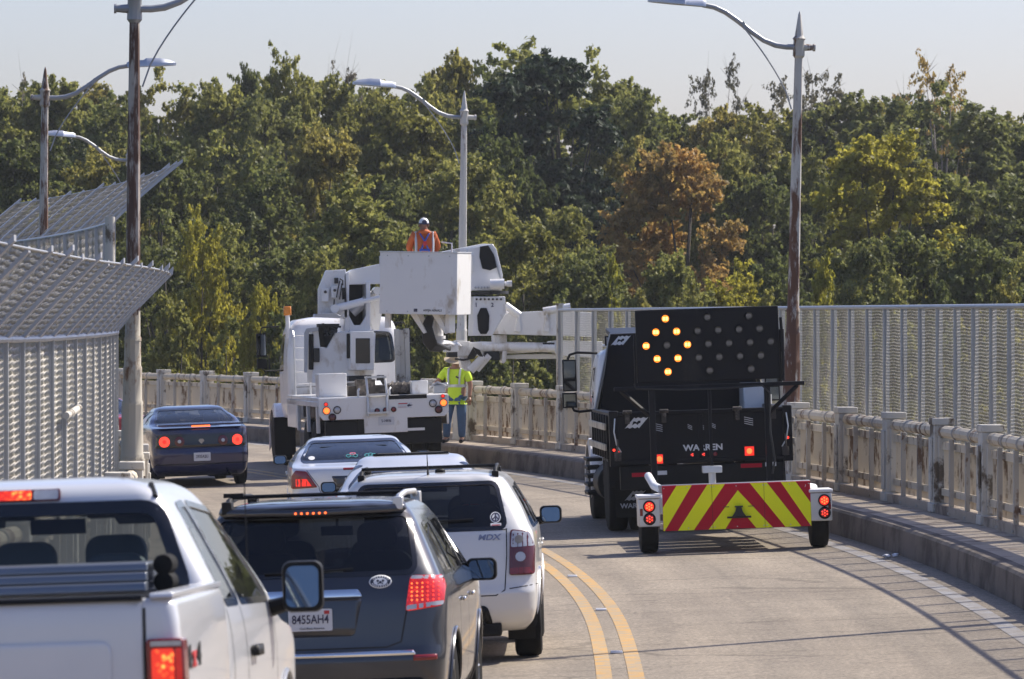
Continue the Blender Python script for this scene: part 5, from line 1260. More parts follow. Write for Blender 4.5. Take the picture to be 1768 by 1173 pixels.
        dm = MB(); dm.tube([cab.map('rear', s * .655 + s * .0, 1.93) + Vector((0, -.004, 0)), cab.map('rear', s * .625, 1.985) + Vector((0, -.004, .003))], .014, 6); dm.build('roof_ditch', M['black_plastic'], root)
    seat(root, -.05, 3.15, .95, w=.28, back=.58)
    im = MB(); im.box((-.02, 4.05, 1.80), (.27, .03, .075)); im.cyl((-.02, 4.05, 1.83), (-.02, 4.12, 1.93), .013, n=8); im.build('inner_mirror', M['dark_interior'], root, bevel=.015)
    vs = MB(); vs.bb(-.55, .45, 3.78, 3.95, 1.885, 1.90); vs.build('sun_visor', M['dark_interior'], root, bevel=.01)
    st = MB(); st.lathe([(.175, -.013), (.19, 0), (.175, .013), (.16, 0)], axis='y', n=24); st.build('steering_wheel', M['dark_interior'], root, loc=(-.38, 3.95, 1.35), rot=(-.4, 0, 0))
    an = MB(); an.tube([(.80, 4.98, 1.27), (.80, 4.98, 1.36), (.80, 4.97, 1.85), (.80, 4.94, 2.32)], [.012, .006, .0035, .002], 6); an.build('antenna', M['black_plastic'], root)
    # rolled and folded soft cover lying across the bed
    cv = MB()
    for i, (z0, z1, y0, y1) in enumerate(((1.53, 1.57, 1.30, 1.98), (1.573, 1.612, 1.34, 1.97), (1.615, 1.652, 1.38, 1.96))):
        cv.prism(soft([(y0, z0), (y1, z0), (y1, z1), (y0 + .01, z1)], .012), 'x', -.80, .70)
    cv.build('folded_bed_cover', mat('bed_cover_sheen', (.16, .18, .22), .35, .4, .1, 4, coat=.3), root, bevel=.004)
    rl = MB()
    for zz in (1.525, 1.60):
        for i in range(5): rl.lathe([(.02, -.02), (.042, -.016), (.046, 0), (.042, .016), (.02, .02)], (.76, 1.48 + .045 * i, zz + .04), axis='y', n=14)
    rl.build('cover_end_roll', M['rubber'], root)
    return root
place(pickup(), 21.0, -2.268, -.04)

# ---------------------------------------------------------------- crash-cushion trailer with the arrow board
def pt(a, b_, t): return (a[0] + (b_[0] - a[0]) * t, a[1] + (b_[1] - a[1]) * t)
M['panel_yellow'] = mat('fluorescent_yellow_sheeting', (.95, .97, .02), .5, 0, .03, 6, spec=.2)
M['panel_red'] = mat('red_reflective_sheeting', (.52, .008, .03), .5, 0, .06, 6, spec=.2)
M['cable_black'] = mat('black_cable', (.015, .015, .016), .5)
def trailer():
    root = empty('crash_cushion_trailer', label='two-wheeled crash-cushion trailer with red and yellow chevrons and a raised arrow board', cat='trailer')
    # chevron panel; u across, v down from the top, in metres
    x0, x1, z1, z0 = -.906, .950, .850, .285; W_, H_ = x1 - x0, z1 - z0
    b = MB(); b.bb(x0, x1, 0, .03, z0, z1)
    for i in (0.335, .667): pass
    pn = b.build('chevron_panel', M['panel_red'], root, bevel=.004)
    def U(zx): return x0 + (zx - 172) / 696 * W_
    T, B_ = z1 - .001, z0 + .001
    def stripe(t0, t1, b0, b1):
        q = MB(); q.prism([(U(t0), T), (U(t1), T), (U(b1), B_), (U(b0), B_)], 'y', -.003, .001); q.build('yellow_stripe', M['panel_yellow'], pn)
    stripe(240, 312, 98 + 12, 180) if False else None
    q = MB(); q.prism([(U(240), T), (U(312), T), (U(173), B_ + .0), (U(173), z0 + .155)], 'y', -.003, .001)
    q = MB(); q.prism([(U(240), T), (U(312), T), (U(178), B_), (U(172.5), B_), (U(172.5), z1 - .27)], 'y', -.003, .001); q.build('yellow_stripe', M['panel_yellow'], pn)
    stripe(385, 468, 240, 315)
    q = MB(); q.prism([(U(527), z1 - .085), (U(686), B_), (U(608), B_), (U(530), z0 + .265), (U(463), B_), (U(384), B_)], 'y', -.003, .001); q.build('yellow_stripe', M['panel_yellow'], pn)
    stripe(585, 665, 745, 820)
    q = MB(); q.prism([(U(730), T), (U(800), T), (U(867.5), z1 - .27), (U(867.5), B_), (U(866), B_)], 'y', -.003, .001); q.build('yellow_stripe', M['panel_yellow'], pn)
    for zx in (405, 650):
        q = MB(); q.bb(U(zx) - .002, U(zx) + .002, -.0042, -.003, z0, z1); q.build('panel_joint', M['seam'], pn)
    q = MB()
    for zx in (180, 290, 400, 415, 520, 645, 660, 770, 860):
        for zz in (z0 + .03, z1 - .03): q.cyl((U(zx), -.007, zz), (U(zx), -.002, zz), .007, n=8)
    q.build('bolts', M['alu'], pn)
    # folding tow eye in the middle of the panel
    q = MB(); q.prism([(-.03, .56), (.03, .56), (.045, .50), (.085, .44), (-.085, .44), (-.045, .50)], 'y', -.06, -.004); q.cyl((-.15, -.04, .43), (.15, -.04, .43), .012, n=8); q.bb(-.05, .05, -.06, -.004, .555, .57)
    for s in (-1, 1): q.bb(s * .12, s * .20, -.012, -.004, .558, .566)
    q.build('tow_eye', M['cable_black'], root, loc=(.045, 0, 0))
    for s, xc in ((-1, -1.075), (1, 1.08)):
        b = MB(); b.bb(xc - .135, xc + .135, 0, .46, .345, .70); bx = b.build('lamp_housing', M['alu'], root, bevel=.012)
        b = MB(); b.bb(xc - .15, xc + .15, -.02, .50, .702, .742); b.build('housing_lid', M['white_plain'], bx, bevel=.01)
        for zz, mm, lit in ((.600, 'red_lit', 'orange_lit'), (.445, 'red_lit', 'red_glow')):
            q = MB(); q.lathe([(.078, 0), (.078, .02), (.066, .028), (.06, .018)], axis='y', n=20); o = q.build('tail_lamp', M['black_plastic'], bx, loc=(xc + s * .02 + .02, 0, zz), rot=(0, 0, math.pi))
            q = MB(); q.lathe([(.062, .016), (.05, .024), (.001, .026)], axis='y', n=18); q.build('lens', M['red_lens'] if lit != 'orange_lit' else M['red_lit'], o)
            for k in range(6):
                a = k * math.pi / 3 + .5; c = MB(); c.lathe([(.012, .026), (.008, .030), (.001, .031)], (math.cos(a) * .034, 0, math.sin(a) * .034), axis='y', n=8); c.build('led', M[lit], o)
            c = MB(); c.lathe([(.012, .027), (.008, .031), (.001, .032)], axis='y', n=8); c.build('led', M[lit], o)
        q = MB(); q.bb(-.018, .018, -.008, .004, -.045, .045); q.build('side_reflector', M['red_lens'], bx, loc=(xc - .10 if s < 0 else xc + .105, 0, .53), bevel=.006)
        wheel(root, xc - .005 * s, .46, .355, .225, .19, 'steel', 0)
        fr_ = MB(); fr_.tube([(s * .86, .02, .80), (s * 1.02, .25, .76), (s * 1.02, .7, .74)], .042, 10) if s > 0 else fr_.tube([(-1.02, 1.05, .95), (-.98, .5, .84), (-.90, .06, .80)], .05, 12)
        fr_.build('side_tube', M['white_plain'], root)
    b = MB(); b.cyl((-1.0, .46, .355), (1.0, .46, .355), .045, n=12); b.bb(-.95, .95, .05, .15, .76, .86); b.bb(-.95, .95, .05, .12, .30, .38)
    for s in (-1, 1): b.bb(s * .50 - .06, s * .50 + .06, .1, 4.3, .50, .62)
    for y in (1.0, 2.0, 3.0, 4.2): b.bb(-.55, .55, y, y + .1, .50, .61)
    b.prism([(-.50, 4.2), (.50, 4.2), (.08, 5.6), (-.08, 5.6)], 'z', .47, .58)
    b.build('frame', M['steel'], root, bevel=.01)
    b = MB()
    for y in (.35, 1.1, 1.9, 2.7, 3.5): b.bb(-.80, .80, y, y + .62, .40, .62)
    b.build('cushion_box', M['steel_dark'], root, bevel=.02)
    # frame that carries the arrow board
    yb = 4.3; b = MB()
    for x in (-.77, .77): b.bb(x - .04, x + .04, yb - .04, yb + .04, .60, 2.02)
    b.bb(-1.27, 1.27, yb - .05, yb + .03, 1.985, 2.04)
    for s in (-1, 1):
        b.tube([(s * 1.18, yb, 1.99), (s * .80, yb, 1.64)], .03, 4)
        b.bb(s * .96 - .025, s * .96 + .025, yb + .06, yb + .11, 2.0, 2.72) if s > 0 else b.bb(-.985, -.94, yb + .06, yb + .11, 2.0, 2.72)
    b.bb(-.02, .02, yb - .02, yb + .02, .80, 2.0)
    b.build('board_stand', M['black_paint'], root, bevel=.006)
    b = MB(); b.cyl((.0, yb, .62), (.0, yb, .92), .05, n=10); b.bb(-.13, .13, yb - .1, yb + .1, .86, .95); b.build('lift_winch', M['alu'], root, bevel=.008)
    c = MB(); c.tube([(-1.0, yb - .07, 2.08), (-.98, yb - .08, 2.02), (-.4, yb - .08, 1.985), (.2, yb - .08, 1.98), (.7, yb - .08, 2.0), (.80, yb - .08, 1.9), (.79, yb - .07, 1.4), (.84, yb - .07, 1.0), (.80, yb - .06, .82)], .014, 6); c.build('cable', M['cable_black'], root)
    c = MB(); c.tube([(.985, yb + .02, 2.9), (1.0, yb + .02, 2.6), (1.0, yb, 2.35), (.99, yb, 2.05)], .022, 6); c.cyl((.99, yb, 2.74), (.99, yb, 2.44), .035, n=10); c.build('board_ram', M['black_paint'], root)
    bx0, bx1, bz0, bz1 = -.955, .955, 2.085, 3.055; cz = (bz0 + bz1) / 2 - .012
    b = MB(); b.bb(bx0, bx1, yb - .03, yb + .07, bz0, bz1)
    br = b.build('arrow_board', M['black_paint'], root, bevel=.012)
    b = MB(); b.bb(bx0 + .01, bx1 - .01, yb + .09, yb + .14, bz0 + .3, bz1 - .3); b.build('board_backing', M['black_paint'], br)
    rows = [(95, [195, 393, 588]), (157, [148, 246, 345, 442, 540, 637]), (220, [100, 198, 295, 394, 491, 590, 688]), (283, [150, 248, 346, 443, 541, 639]), (345, [199, 396, 591])]
    lit = {(195, 95), (148, 157), (246, 157), (100, 220), (295, 220), (150, 283), (248, 283), (199, 345)}
    for zy, xs in rows:
        for zx in xs:
            u = (zx - 391) * .002833; zz = cz + .36 - (zy - 95) * .00283 + .015
            q = MB(); q.lathe([(.056, 0), (.056, .05), (.050, .05), (.049, .008), (.001, .007)], axis='y', n=20)
            on = (zx, zy) in lit
            o = q.build('lamp', M['black_plastic'], br, loc=(u, yb - .028, zz), rot=(0, 0, math.pi))
            q = MB(); q.lathe([(.052, .012), (.038, .022), (.001, .027)], axis='y', n=18); q.build('lens', M['amber_lit'] if on else M['lamp_off'], o)
            q = MB()
            for sx in (-1, 1): q.bb(sx * .020 - .015, sx * .020 + .015, .024, .031, -.024, .024)
            q.build('diode_block', M['amber_core'] if on else M['alu'] if False else (M['amber_core'] if on else M['lamp_off']), o)
    return root
tr = trailer(); place(tr, 65.2, 2.81, .026)

# ---------------------------------------------------------------- black-bodied tipper that tows it
def tipper():
    root = empty('tipper_truck', label='tipper truck with a black body lettered in white, towing the arrow-board trailer', cat='truck')
    def TL(zx, zy): return ((960 + zx / 2.444 - 1210) / 127, 3.01 - (500 + zy / 2.444 - 536) / 127)
    bp = M['black_paint']
    # tipping body
    b = MB()
    b.bb(-1.22, -1.14, 0.06, 3.5, 1.02, 1.60); b.bb(1.14, 1.22, 0.06, 3.5, 1.02, 1.60); b.bb(-1.14, 1.14, .06, 3.5, .98, 1.06)
    b.bb(-1.24, -1.12, 0.06, 3.5, 1.60, 1.66); b.bb(1.12, 1.24, .06, 3.5, 1.60, 1.66)
    for s in (-1, 1):
        b.bb(s * 1.12, s * 1.25, -.02, .10, .92, 1.68)
        for k in range(7): b.bb(s * 1.22, s * 1.27, .35 + .48 * k, .41 + .48 * k, 1.02, 1.62)
    b.build('tipping_body', bp, root, bevel=.012)
    for s in (-1, 1):
        for z in (1.14, 1.42):
            q = MB(); q.bb(s * 1.275, s * 1.31, .2, 3.4, z, z + .09); q.build('side_board', M['rail_steel'], root, bevel=.008)
    b = MB(); b.prism(soft([(-1.13, .94), (1.13, .94), (1.13, 1.66), (-1.13, 1.66)], .03), 'y', -.01, .05); tgt = b.build('tailgate', bp, root, bevel=.01)
    b = MB(); b.bb(-1.13, 1.13, -.035, -.008, 1.60, 1.66); b.bb(-1.13, 1.13, -.03, -.008, .94, 1.00); b.bb(-.03, .03, -.025, -.008, 1.0, 1.6); b.build('tailgate_rib', bp, tgt, bevel=.008)
    for x in (-1.0, -.5, .5, 1.0):
        q = MB(); q.cyl((x - .06, -.05, 1.66), (x + .06, -.05, 1.66), .028, n=10); q.bb(x - .03, x + .03, -.06, -.012, 1.50, 1.66); q.build('hinge', M['steel_brown'], tgt, bevel=.005)
    for s in (-1, 1):
        q = MB(); q.bb(s * 1.10, s * 1.19, -.07, -.02, 1.0, 1.12); q.cyl((s * 1.15, -.06, 1.04), (s * 1.15, -.06, 1.30), .014, n=8); q.build('latch', M['steel_brown'], root, bevel=.006)
        q = MB(); q.tube([(s * 1.17, -.03, 1.58), (s * 1.19, -.06, 1.40), (s * 1.16, -.06, 1.22), (s * 1.10, -.04, 1.12)], .010, 6); q.build('chain', M['alu'], root)
    # bulkhead with its cab guard
    b = MB(); b.prism([(-1.22, 1.55), (1.22, 1.55), (.95, 2.72), (-.95, 2.72)], 'y', 3.42, 3.52)
    b.prism([(3.45, 2.66), (4.35, 2.74), (4.35, 2.80), (3.42, 2.73)], 'x', -.95, .95)
    for s in (-1, 1): b.add([(s * 1.22, 3.45, 1.6), (s * .95, 3.45, 2.72), (s * 1.20, 2.55, 1.62), (s * 1.22, 3.5, 1.6), (s * .95, 3.5, 2.72)], [(0, 1, 2), (3, 4, 2), (0, 1, 4, 3)])
    b.build('bulkhead', bp, root, bevel=.01)
    e = MB(); e.tube([(-1.225, 3.40, 1.58), (-.955, 3.40, 2.72)], .012, 6); e.tube([(-.955, 3.40, 2.72), (.955, 3.40, 2.72)], .012, 6); e.build('bulkhead_edge', M['steel'], root)
    def mark(name, c, sc, m_, y, parent, flip=1):
        """white hatched lozenge emblem with a small dark arch"""
        q = MB(); x, z = c
        out = [(-.165 + .0, -.075)] + [(-.165 + .012 * 0 + .035 * i, -.075 + (.016 if i % 2 else 0)) for i in range(1, 6)] + [(.03, -.075), (.165, .075)] + [(.165 - .035 * i, .075 - (.016 if i % 2 else 0)) for i in range(1, 6)] + [(-.03, .075)]
        q.prism([(x + flip * a * sc, z + c2 * sc) for a, c2 in out], 'y', y - .004, y)
        o = q.build(name, M[m_], parent)
        q = MB(); q.prism([(x + flip * a * sc, z + c2 * sc) for a, c2 in ((-.065, -.035), (-.045, .02), (-.02, .02), (.0, .005), (.025, .028), (.055, .028), (.05, -.005), (.03, -.008), (.012, -.03), (-.01, -.01), (-.03, -.012))], 'y', y - .006, y - .002); q.build('emblem_mark', bp, o)
    mark('emblem', TL(340, 553), 1.0, 'white_plain', -.011, tgt); mark('emblem', (.93, 1.62), .8, 'white_plain', 3.415, root); mark('emblem', (-.80, 2.62), .9, 'white_plain', 3.415, root)
    me = text_mesh('WARREN', .115, .002, sx=1.12, bold=.004); c = TL(618, 668)
    link_mesh('lettering', me, M['white_plain'], tgt, smooth=0, loc=(c[0], -.012, c[1]), rot=(math.pi / 2, 0, 0))
    for (zx, zy) in ((430, 575), (565, 575), (615, 575), (665, 573), (815, 562)):
        x, z = TL(zx, zy); big = zx in (430, 815); q = MB()
        for k in range(4 if big else 3):
            o_ = (k - 1.5) * (.028 if big else .022); w_ = .06 if big else .03
            q.prism([(x - w_, z + o_ + .018), (x + w_, z + o_ - .012), (x + w_, z + o_ - .022), (x - w_, z + o_ + .008)], 'y', -.014, -.010)
        q.build('hazard_decal', M['alu'] if zx == 815 else M['steel_dark'], tgt)
    for zx in (570, 618, 668):
        x, z = TL(zx, 696); q = MB(); q.lathe([(.030, 0), (.028, .015), (.001, .02)], axis='y', n=14); o = q.build('marker_lamp', M['red_lens'], root, loc=(x, -.036, z), rot=(0, 0, math.pi))
        if zx < 660:
            for k in range(3):
                a = k * 2.1; q = MB(); q.lathe([(.009, .02), (.001, .023)], (math.cos(a) * .013, 0, math.sin(a) * .013), axis='y', n=8); q.build('led', M['red_glow'], o)
    for zx, zy, w_ in ((430, 709, .055), (812, 689, .075)):
        x, z = TL(zx, zy); q = MB(); q.box((x, -.045, z), (w_ * 2, .05, .15)); o = q.build('tail_lamp', M['black_plastic'], root, bevel=.01)
        q = MB(); q.box((x, -.073, z), (w_ * 1.7, .008, .125)); o2 = q.build('lens', M['red_lit'], o, bevel=.006)
        q = MB(); q.lathe([(.04, 0), (.02, .004), (.001, .005)], axis='y', n=12); q.build('bulb', M['orange_lit'], o, loc=(x, -.078, z), rot=(0, 0, math.pi))
    for zx, zy, w_, mm in ((357, 773, .29, 'panel_red'), (441, 768, .13, 'white_plain'), (820, 751, .29, 'panel_red'), (902, 748, .15, 'white_plain')):
        x, z = TL(zx, zy); q = MB(); q.bb(x - w_ / 2, x + w_ / 2, -.02, -.012, z - .028, z + .028); q.build('reflective_tape', M[mm], root)
    for zx, zy in ((240, 665), (258, 675), (978, 638)):
        x, z = TL(zx, zy); q = MB(); q.lathe([(.02, 0), (.014, .012), (.001, .014)], axis='y', n=10); q.build('marker_lamp', M['red_glow'], root, loc=(x, -.03, z), rot=(0, 0, math.pi))
    # chassis, rear bumper bar, mud flaps
    b = MB(); b.bb(-.45, -.33, .1, 7.0, .72, .96); b.bb(.33, .45, .1, 7.0, .72, .96); b.bb(-1.12, 1.12, .0, .10, .60, .92); b.bb(-.5, .5, .3, .9, .5, .9); b.cyl((-.95, 1.35, .52), (.95, 1.35, .52), .10, n=12); b.bb(-.2, .2, 1.1, 1.6, .38, .7)
    b.bb(-.16, .16, -.12, .02, .46, .62)
    b.build('chassis', M['black_plastic'], root, bevel=.012)
    for s in (-1, 1):
        q = MB(); q.bb(s * 1.15, s * .62, .62, .635, .20, .72); mf = q.build('mud_flap', M['rubber'], root)
        mark('flap_emblem', (s * .88, .50), .9, 'steel_dark', .619, mf)
        me = text_mesh('WARREN', .09, .001, sx=1.1, bold=.003); link_mesh('flap_lettering', me, M['steel_dark'], mf, smooth=0, loc=(s * .88, .617, .36), rot=(math.pi / 2, 0, 0))
        for xx in (.93, .62): wheel(root, s * (xx + .16), 1.35, .52, .27, .28, 'steel', 0)
        wheel(root, s * 1.02, 5.55, .51, .28, .28, 'alloy', 0)
        q = MB(); q.prism(soft([(.78, .62), (.84, 1.0), (1.9, 1.0), (1.96, .62), (1.93, .62), (1.85, .97), (.87, .97), (.81, .62)], .03), 'x', s * .68, s * 1.22); q.build('rear_wing', M['black_plastic'], root)
    for s in (-1, 1):
        q = MB(); q.cyl((s * .98, 2.6, .62), (s * .98, 3.6, .62), .28, n=20); q.build('fuel_tank', M['black_plastic'], root, bevel=.02)
    q = MB()
    for k in range(5): q.bb(-1.32, -1.10, 3.75, 4.55, .42 + .12 * k, .47 + .12 * k)
    q.build('cab_step', M['black_plastic'], root, bevel=.01)
    # cab
    cab = Shell([(.95, 3.72, 5.3, 1.06), (1.15, 3.66, 5.3, 1.15), (1.55, 3.64, 5.25, 1.18), (1.75, 3.65, 5.2, 1.18), (2.25, 3.70, 4.95, 1.13), (2.42, 3.76, 4.8, 1.08), (2.50, 3.9, 4.6, .96), (2.53, 4.1, 4.4, .6)], rr=.18, rf=.25, bow=.03, fbow=.06, sbow=.02, n_z=30)
    bm = cab.bm(); sw = soft([(4.02, 1.60), (4.95, 1.58), (4.72, 2.22), (4.05, 2.25)], .06); wsx = soft([(-.88, 1.62), (.88, 1.62), (.80, 2.25), (-.80, 2.25)], .06); rw = soft([(-.6, 1.75), (.6, 1.75), (.6, 2.2), (-.6, 2.2)], .06)
    for k in ('right', 'left'): cut_hole(bm, k, sw, 4.5)
    cut_hole(bm, 'front', wsx, 4.5); cut_hole(bm, 'rear', rw, 4.5)
    me = bpy.data.meshes.new('cab'); bm.to_mesh(me); bm.free(); me.materials.append(M['white_paint']); me.materials.append(M['dark_interior'])
    co = link_mesh('cab', me, None, root, smooth=38, solid=.02); co.modifiers['solid'].material_offset = 1
    for k in ('right', 'left'): patch(cab, k, sw, -.004, 'side_window', M['glass_mid'], co, cut=.1)
    patch(cab, 'front', wsx, -.004, 'windscreen', M['glass_clear'], co, cut=.1); patch(cab, 'rear', rw, -.004, 'rear_window', M['glass_mid'], co, cut=.1)
    hood = Shell([(.80, 4.9, 6.55, .95), (1.0, 4.9, 6.62, .92), (1.30, 4.9, 6.58, .82), (1.48, 4.95, 6.45, .72), (1.55, 5.0, 6.2, .55)], rr=.05, rf=.3, sbow=.05, n_z=20)
    bm = hood.bm(); me = bpy.data.meshes.new('bonnet'); bm.to_mesh(me); bm.free(); link_mesh('bonnet', me, M['white_paint'], root, smooth=40)
    for s in (-1, 1):
        V = []; f = []; Q = arc_pts(5.55, .55, .66, 14, -12, 190)
        q = MB()
        for (a, c) in Q: V += [(s * .80, a, c), (s * 1.17, a, c - .02), (s * 1.20, a, c - .10)]
        for i in range(len(Q) - 1):
            for j in range(2): f.append((i * 3 + j, i * 3 + j + 1, i * 3 + j + 4, i * 3 + j + 3))
        q.add(V, f); q.build('front_wing', M['white_paint'], root, solid=.02, smooth=50)
        q = MB(); q.lathe([(.05, 0), (.045, .02), (.02, .035), (.001, .038)], axis='x', n=14); q.build('indicator', M['amber_lit'] if False else M['amber'], root, loc=(s * 1.13, 5.1, 1.16), rot=(0, 0, 0 if s > 0 else math.pi))
        # door mirrors on looped arms
        q = MB(); q.tube([(s * 1.05, 4.75, 2.52 - .08), (s * 1.35, 4.72, 2.46), (s * 1.46, 4.70, 2.43), (s * 1.49, 4.70, 2.36)], .020, 8); q.tube([(s * 1.05, 4.75, 1.62), (s * 1.34, 4.72, 1.60), (s * 1.42, 4.70, 1.62), (s * 1.45, 4.70, 1.68)], .020, 8)
        q.box((s * 1.47, 4.72, 2.13), (.20, .06, .46)); q.box((s * 1.48, 4.72, 1.77), (.21, .07, .22))
        o = q.build('door_mirror', M['black_plastic'], root, bevel=.018)
        q = MB(); q.box((s * 1.47, 4.685, 2.13), (.165, .008, .42)); q.build('mirror_glass', M['mirror'], o)
        q = MB(); q.box((s * 1.48, 4.680, 1.77), (.17, .008, .18)); q.build('convex_glass', M['mirror'], o)
    q = MB(); q.box((-.93, 3.7, 2.62), (.16, .10, .14)); q.cyl((-.93, 3.75, 2.4), (-.93, 3.75, 2.56), .02, n=8); o = q.build('work_lamp', M['black_plastic'], root, bevel=.015)
    q = MB(); q.box((-.93, 3.646, 2.62), (.12, .006, .10)); q.build('lens', M['clear_lens'], o)
    q = MB(); q.bb(.86, 1.20, 2.7, 3.35, 1.58, 1.96); q.build('side_cabinet', M['white_paint'], root, bevel=.02)
    q = MB(); q.cyl((1.24, 3.2, 1.45), (1.24, 3.2, 1.78), .07, n=14); q.tube([(1.24, 3.1, 1.5), (1.30, 2.9, 1.3), (1.26, 2.7, 1.2)], .018, 6); q.build('hose_coil', M['alu'], root)
    q = MB(); q.bb(-1.0, 1.0, 4.0, 4.4, 2.535, 2.57); q.build('roof_beacon_bar', M['white_plain'], root, bevel=.01)
    seat(root, -.5, 4.25, 1.35, 'seat_grey'); seat(root, .5, 4.25, 1.35, 'seat_grey')
    return root
tp = tipper(); place(tp, 71.0, 2.62, .052)
# ---------------------------------------------------------------- bridge-inspection truck
WP = 'white_paint'
def inspection_truck():
    root = empty('inspection_truck', label='white bridge-inspection truck with a folded boom and raised work platform', cat='truck')
    place(root, 98.0, -2.37, .14)
    Mw = Matrix.LocRotScale(root.location, root.rotation_euler, None); Mi = Mw.inverted()
    def L(px, py, D): s = F / D; return Mi @ Vector(((px - 884) / s, D, EYE - (py - 536) / s))
    def R(zx, zy): return ((480 + zx / 3.087 - 666) / 91.8, 3.08 - (420 + zy / 3.087 - 536) / 91.8)
    wp = M[WP]
    # deck and tail panel
    b = MB(); b.bb(-1.22, 1.22, .02, 6.1, 1.40, 1.475); b.build('deck', wp, root, bevel=.012)
    b = MB()
    z0, z1 = 1.05, 1.46
    poly = [(-1.15, z0), (-.38, z0), (-.38, .78), (.44, .78), (.44, z0 + .0), (1.15, z0), (1.23, z0 + .10), (1.23, z1), (-1.23, z1), (-1.23, z0 + .10)]
    b.prism(poly, 'y', -.03, .02); tp_ = b.build('tail_panel', wp, root, bevel=.008)
    q = MB(); q.bb(.42, .76, -.05, -.01, .80, .85); q.build('step_bar', wp, tp_)
    q = MB(); q.bb(.10, .82, -.036, -.028, 1.40, 1.475); q.build('grip_strip', M['black_plastic'], tp_)
    for zx, zy, r_, mm in ((265, 848, 10, 'red_lit'), (267, 882, 19, 'orange_lit'), (324, 880, 19, 'clear_lens'), (297, 918, 19, 'dark_red_lens'), (893, 826, 10, 'red_lit'), (895, 862, 19, 'orange_lit'), (838, 863, 19, 'clear_lens'), (868, 897, 19, 'dark_red_lens'), (538, 892, 13, 'red_lens'), (582, 890, 13, 'red_lens'), (626, 888, 13, 'red_lens')):
        x, z = R(zx, zy); z -= CROSS * 0; r2 = r_ / 3.087 / 91.8
        q = MB(); q.lathe([(r2 * 1.12, 0), (r2 * 1.10, .02), (r2 * .94, .024), (r2 * .92, .012)], axis='y', n=20); o = q.build('lamp', M['black_plastic'], tp_, loc=(x, -.03, z), rot=(0, 0, math.pi))
        q = MB(); q.lathe([(r2 * .94, .010), (r2 * .7, .024), (.001, .030)], axis='y', n=18); q.build('lens', M[mm], o)
        if mm == 'orange_lit': q = MB(); q.lathe([(r2 * .5, .028), (r2 * .2, .034), (.001, .035)], axis='y', n=12); q.build('bulb', M['amber_lit'], o)
    x, z = R(585, 948); plate_part(root, (x, -.040, z), '5-14R96', None, w=.30, h=.15, size=.07)
    x, z = R(690, 868); q = MB(); q.bb(x - .14, x + .12, -.033, -.030, z - .05, z + .05); o = q.build('warning_label', M['plate'], tp_); q = MB(); q.bb(x - .13, x + .04, -.0345, -.033, z + .025, z + .043); q.bb(x - .13, x + .02, -.0345, -.033, z - .035, z - .03); q.build('label_heading', M['red_ink'], o)
    q = MB(); q.prism([(x + .03, z), (x + .08, z + .03), (x + .08, z + .012), (x + .15, z), (x + .08, z - .02), (x + .05, z - .03)], 'y', -.0345, -.032); q.build('label_arrow', M['ink'], o)
    b = MB(); b.bb(-.5, .5, .05, 9.6, .78, 1.05); b.bb(-1.1, 1.1, .06, .30, .55, 1.02); b.bb(-1.1, 1.1, .8, 4.2, 1.06, 1.38); b.build('chassis', M['black_plastic'], root, bevel=.015)
    # left side skirt posts and panels
    b = MB()
    b.bb(-1.24, -1.20, 4.2, 6.0, .85, 1.40)
    for y in (.35, 2.1, 4.0): b.bb(-1.24, -1.17, y, y + .10, .80, 1.40)
    b.bb(-1.24, -1.20, .1, 6.1, 1.30, 1.40); b.bb(1.20, 1.24, .1, 6.1, .90, 1.40); b.build('side_skirt', wp, root, bevel=.01)
    for s in (-1, 1):
        for y in (1.45, 2.85):
            for xx in (1.06, .74): wheel(root, s * xx, y, .51, .27, .28, 'steel', 0)
        wheel(root, s * 1.05, 9.3, .53, .34, .28, 'alloy', 0, steer=0.02)
        q = MB(); V = []; f = []; Q = arc_pts(9.3, .58, .70, 14, -15, 195)
        for (a, c) in Q: V += [(s * .75, a, c), (s * 1.20, a, c - .01), (s * 1.25, a, c - .12)]
        for i in range(len(Q) - 1):
            for j in range(2): f.append((i * 3 + j, i * 3 + j + 1, i * 3 + j + 4, i * 3 + j + 3))
        q.add(V, f); q.build('front_wing', M['white_paint'] if s > 0 else wp, root, solid=.02, smooth=50)
        q = MB(); q.bb(s * 1.28, s * .85, 8.48, 8.52, .22, 1.0); q.build('mud_flap', M['rubber'], root)
        q = MB(); q.tube([(s * 1.1, 8.55, 2.85), (s * 1.46, 8.5, 2.84), (s * 1.5, 8.5, 2.72)], .018, 6); q.tube([(s * 1.1, 8.55, 1.95), (s * 1.44, 8.5, 1.95), (s * 1.48, 8.5, 2.0)], .018, 6); q.box((s * 1.48, 8.52, 2.48), (.20, .07, .48)); q.box((s * 1.48, 8.52, 2.10), (.20, .07, .20))
        o = q.build('door_mirror', M['black_plastic'], root, bevel=.018); q = MB(); q.box((s * 1.48, 8.48, 2.48), (.16, .008, .42)); q.build('mirror_glass', M['mirror'], o)
        # cab and bonnet
    cab = Shell([(1.0, 6.45, 8.6, 1.10), (1.3, 6.42, 8.6, 1.15), (2.0, 6.42, 8.55, 1.16), (2.5, 6.46, 8.35, 1.12), (2.85, 6.55, 8.1, 1.04), (2.96, 6.7, 7.9, .92), (3.01, 7.0, 7.6, .6)], rr=.22, rf=.3, bow=.04, fbow=.08, sbow=.02, n_z=30)
    bm = cab.bm(); sw = soft([(7.3, 1.95), (8.35, 1.9), (8.1, 2.65), (7.35, 2.7)], .06); rw = soft([(.30, 2.10), (.98, 2.10), (.92, 2.62), (.30, 2.66)], .08); wsx = soft([(-.95, 1.95), (.95, 1.95), (.88, 2.65), (-.88, 2.65)], .06)
    for k in ('right', 'left'): cut_hole(bm, k, sw, 7.5)
    cut_hole(bm, 'rear', rw, 7.5); cut_hole(bm, 'front', wsx, 7.5)
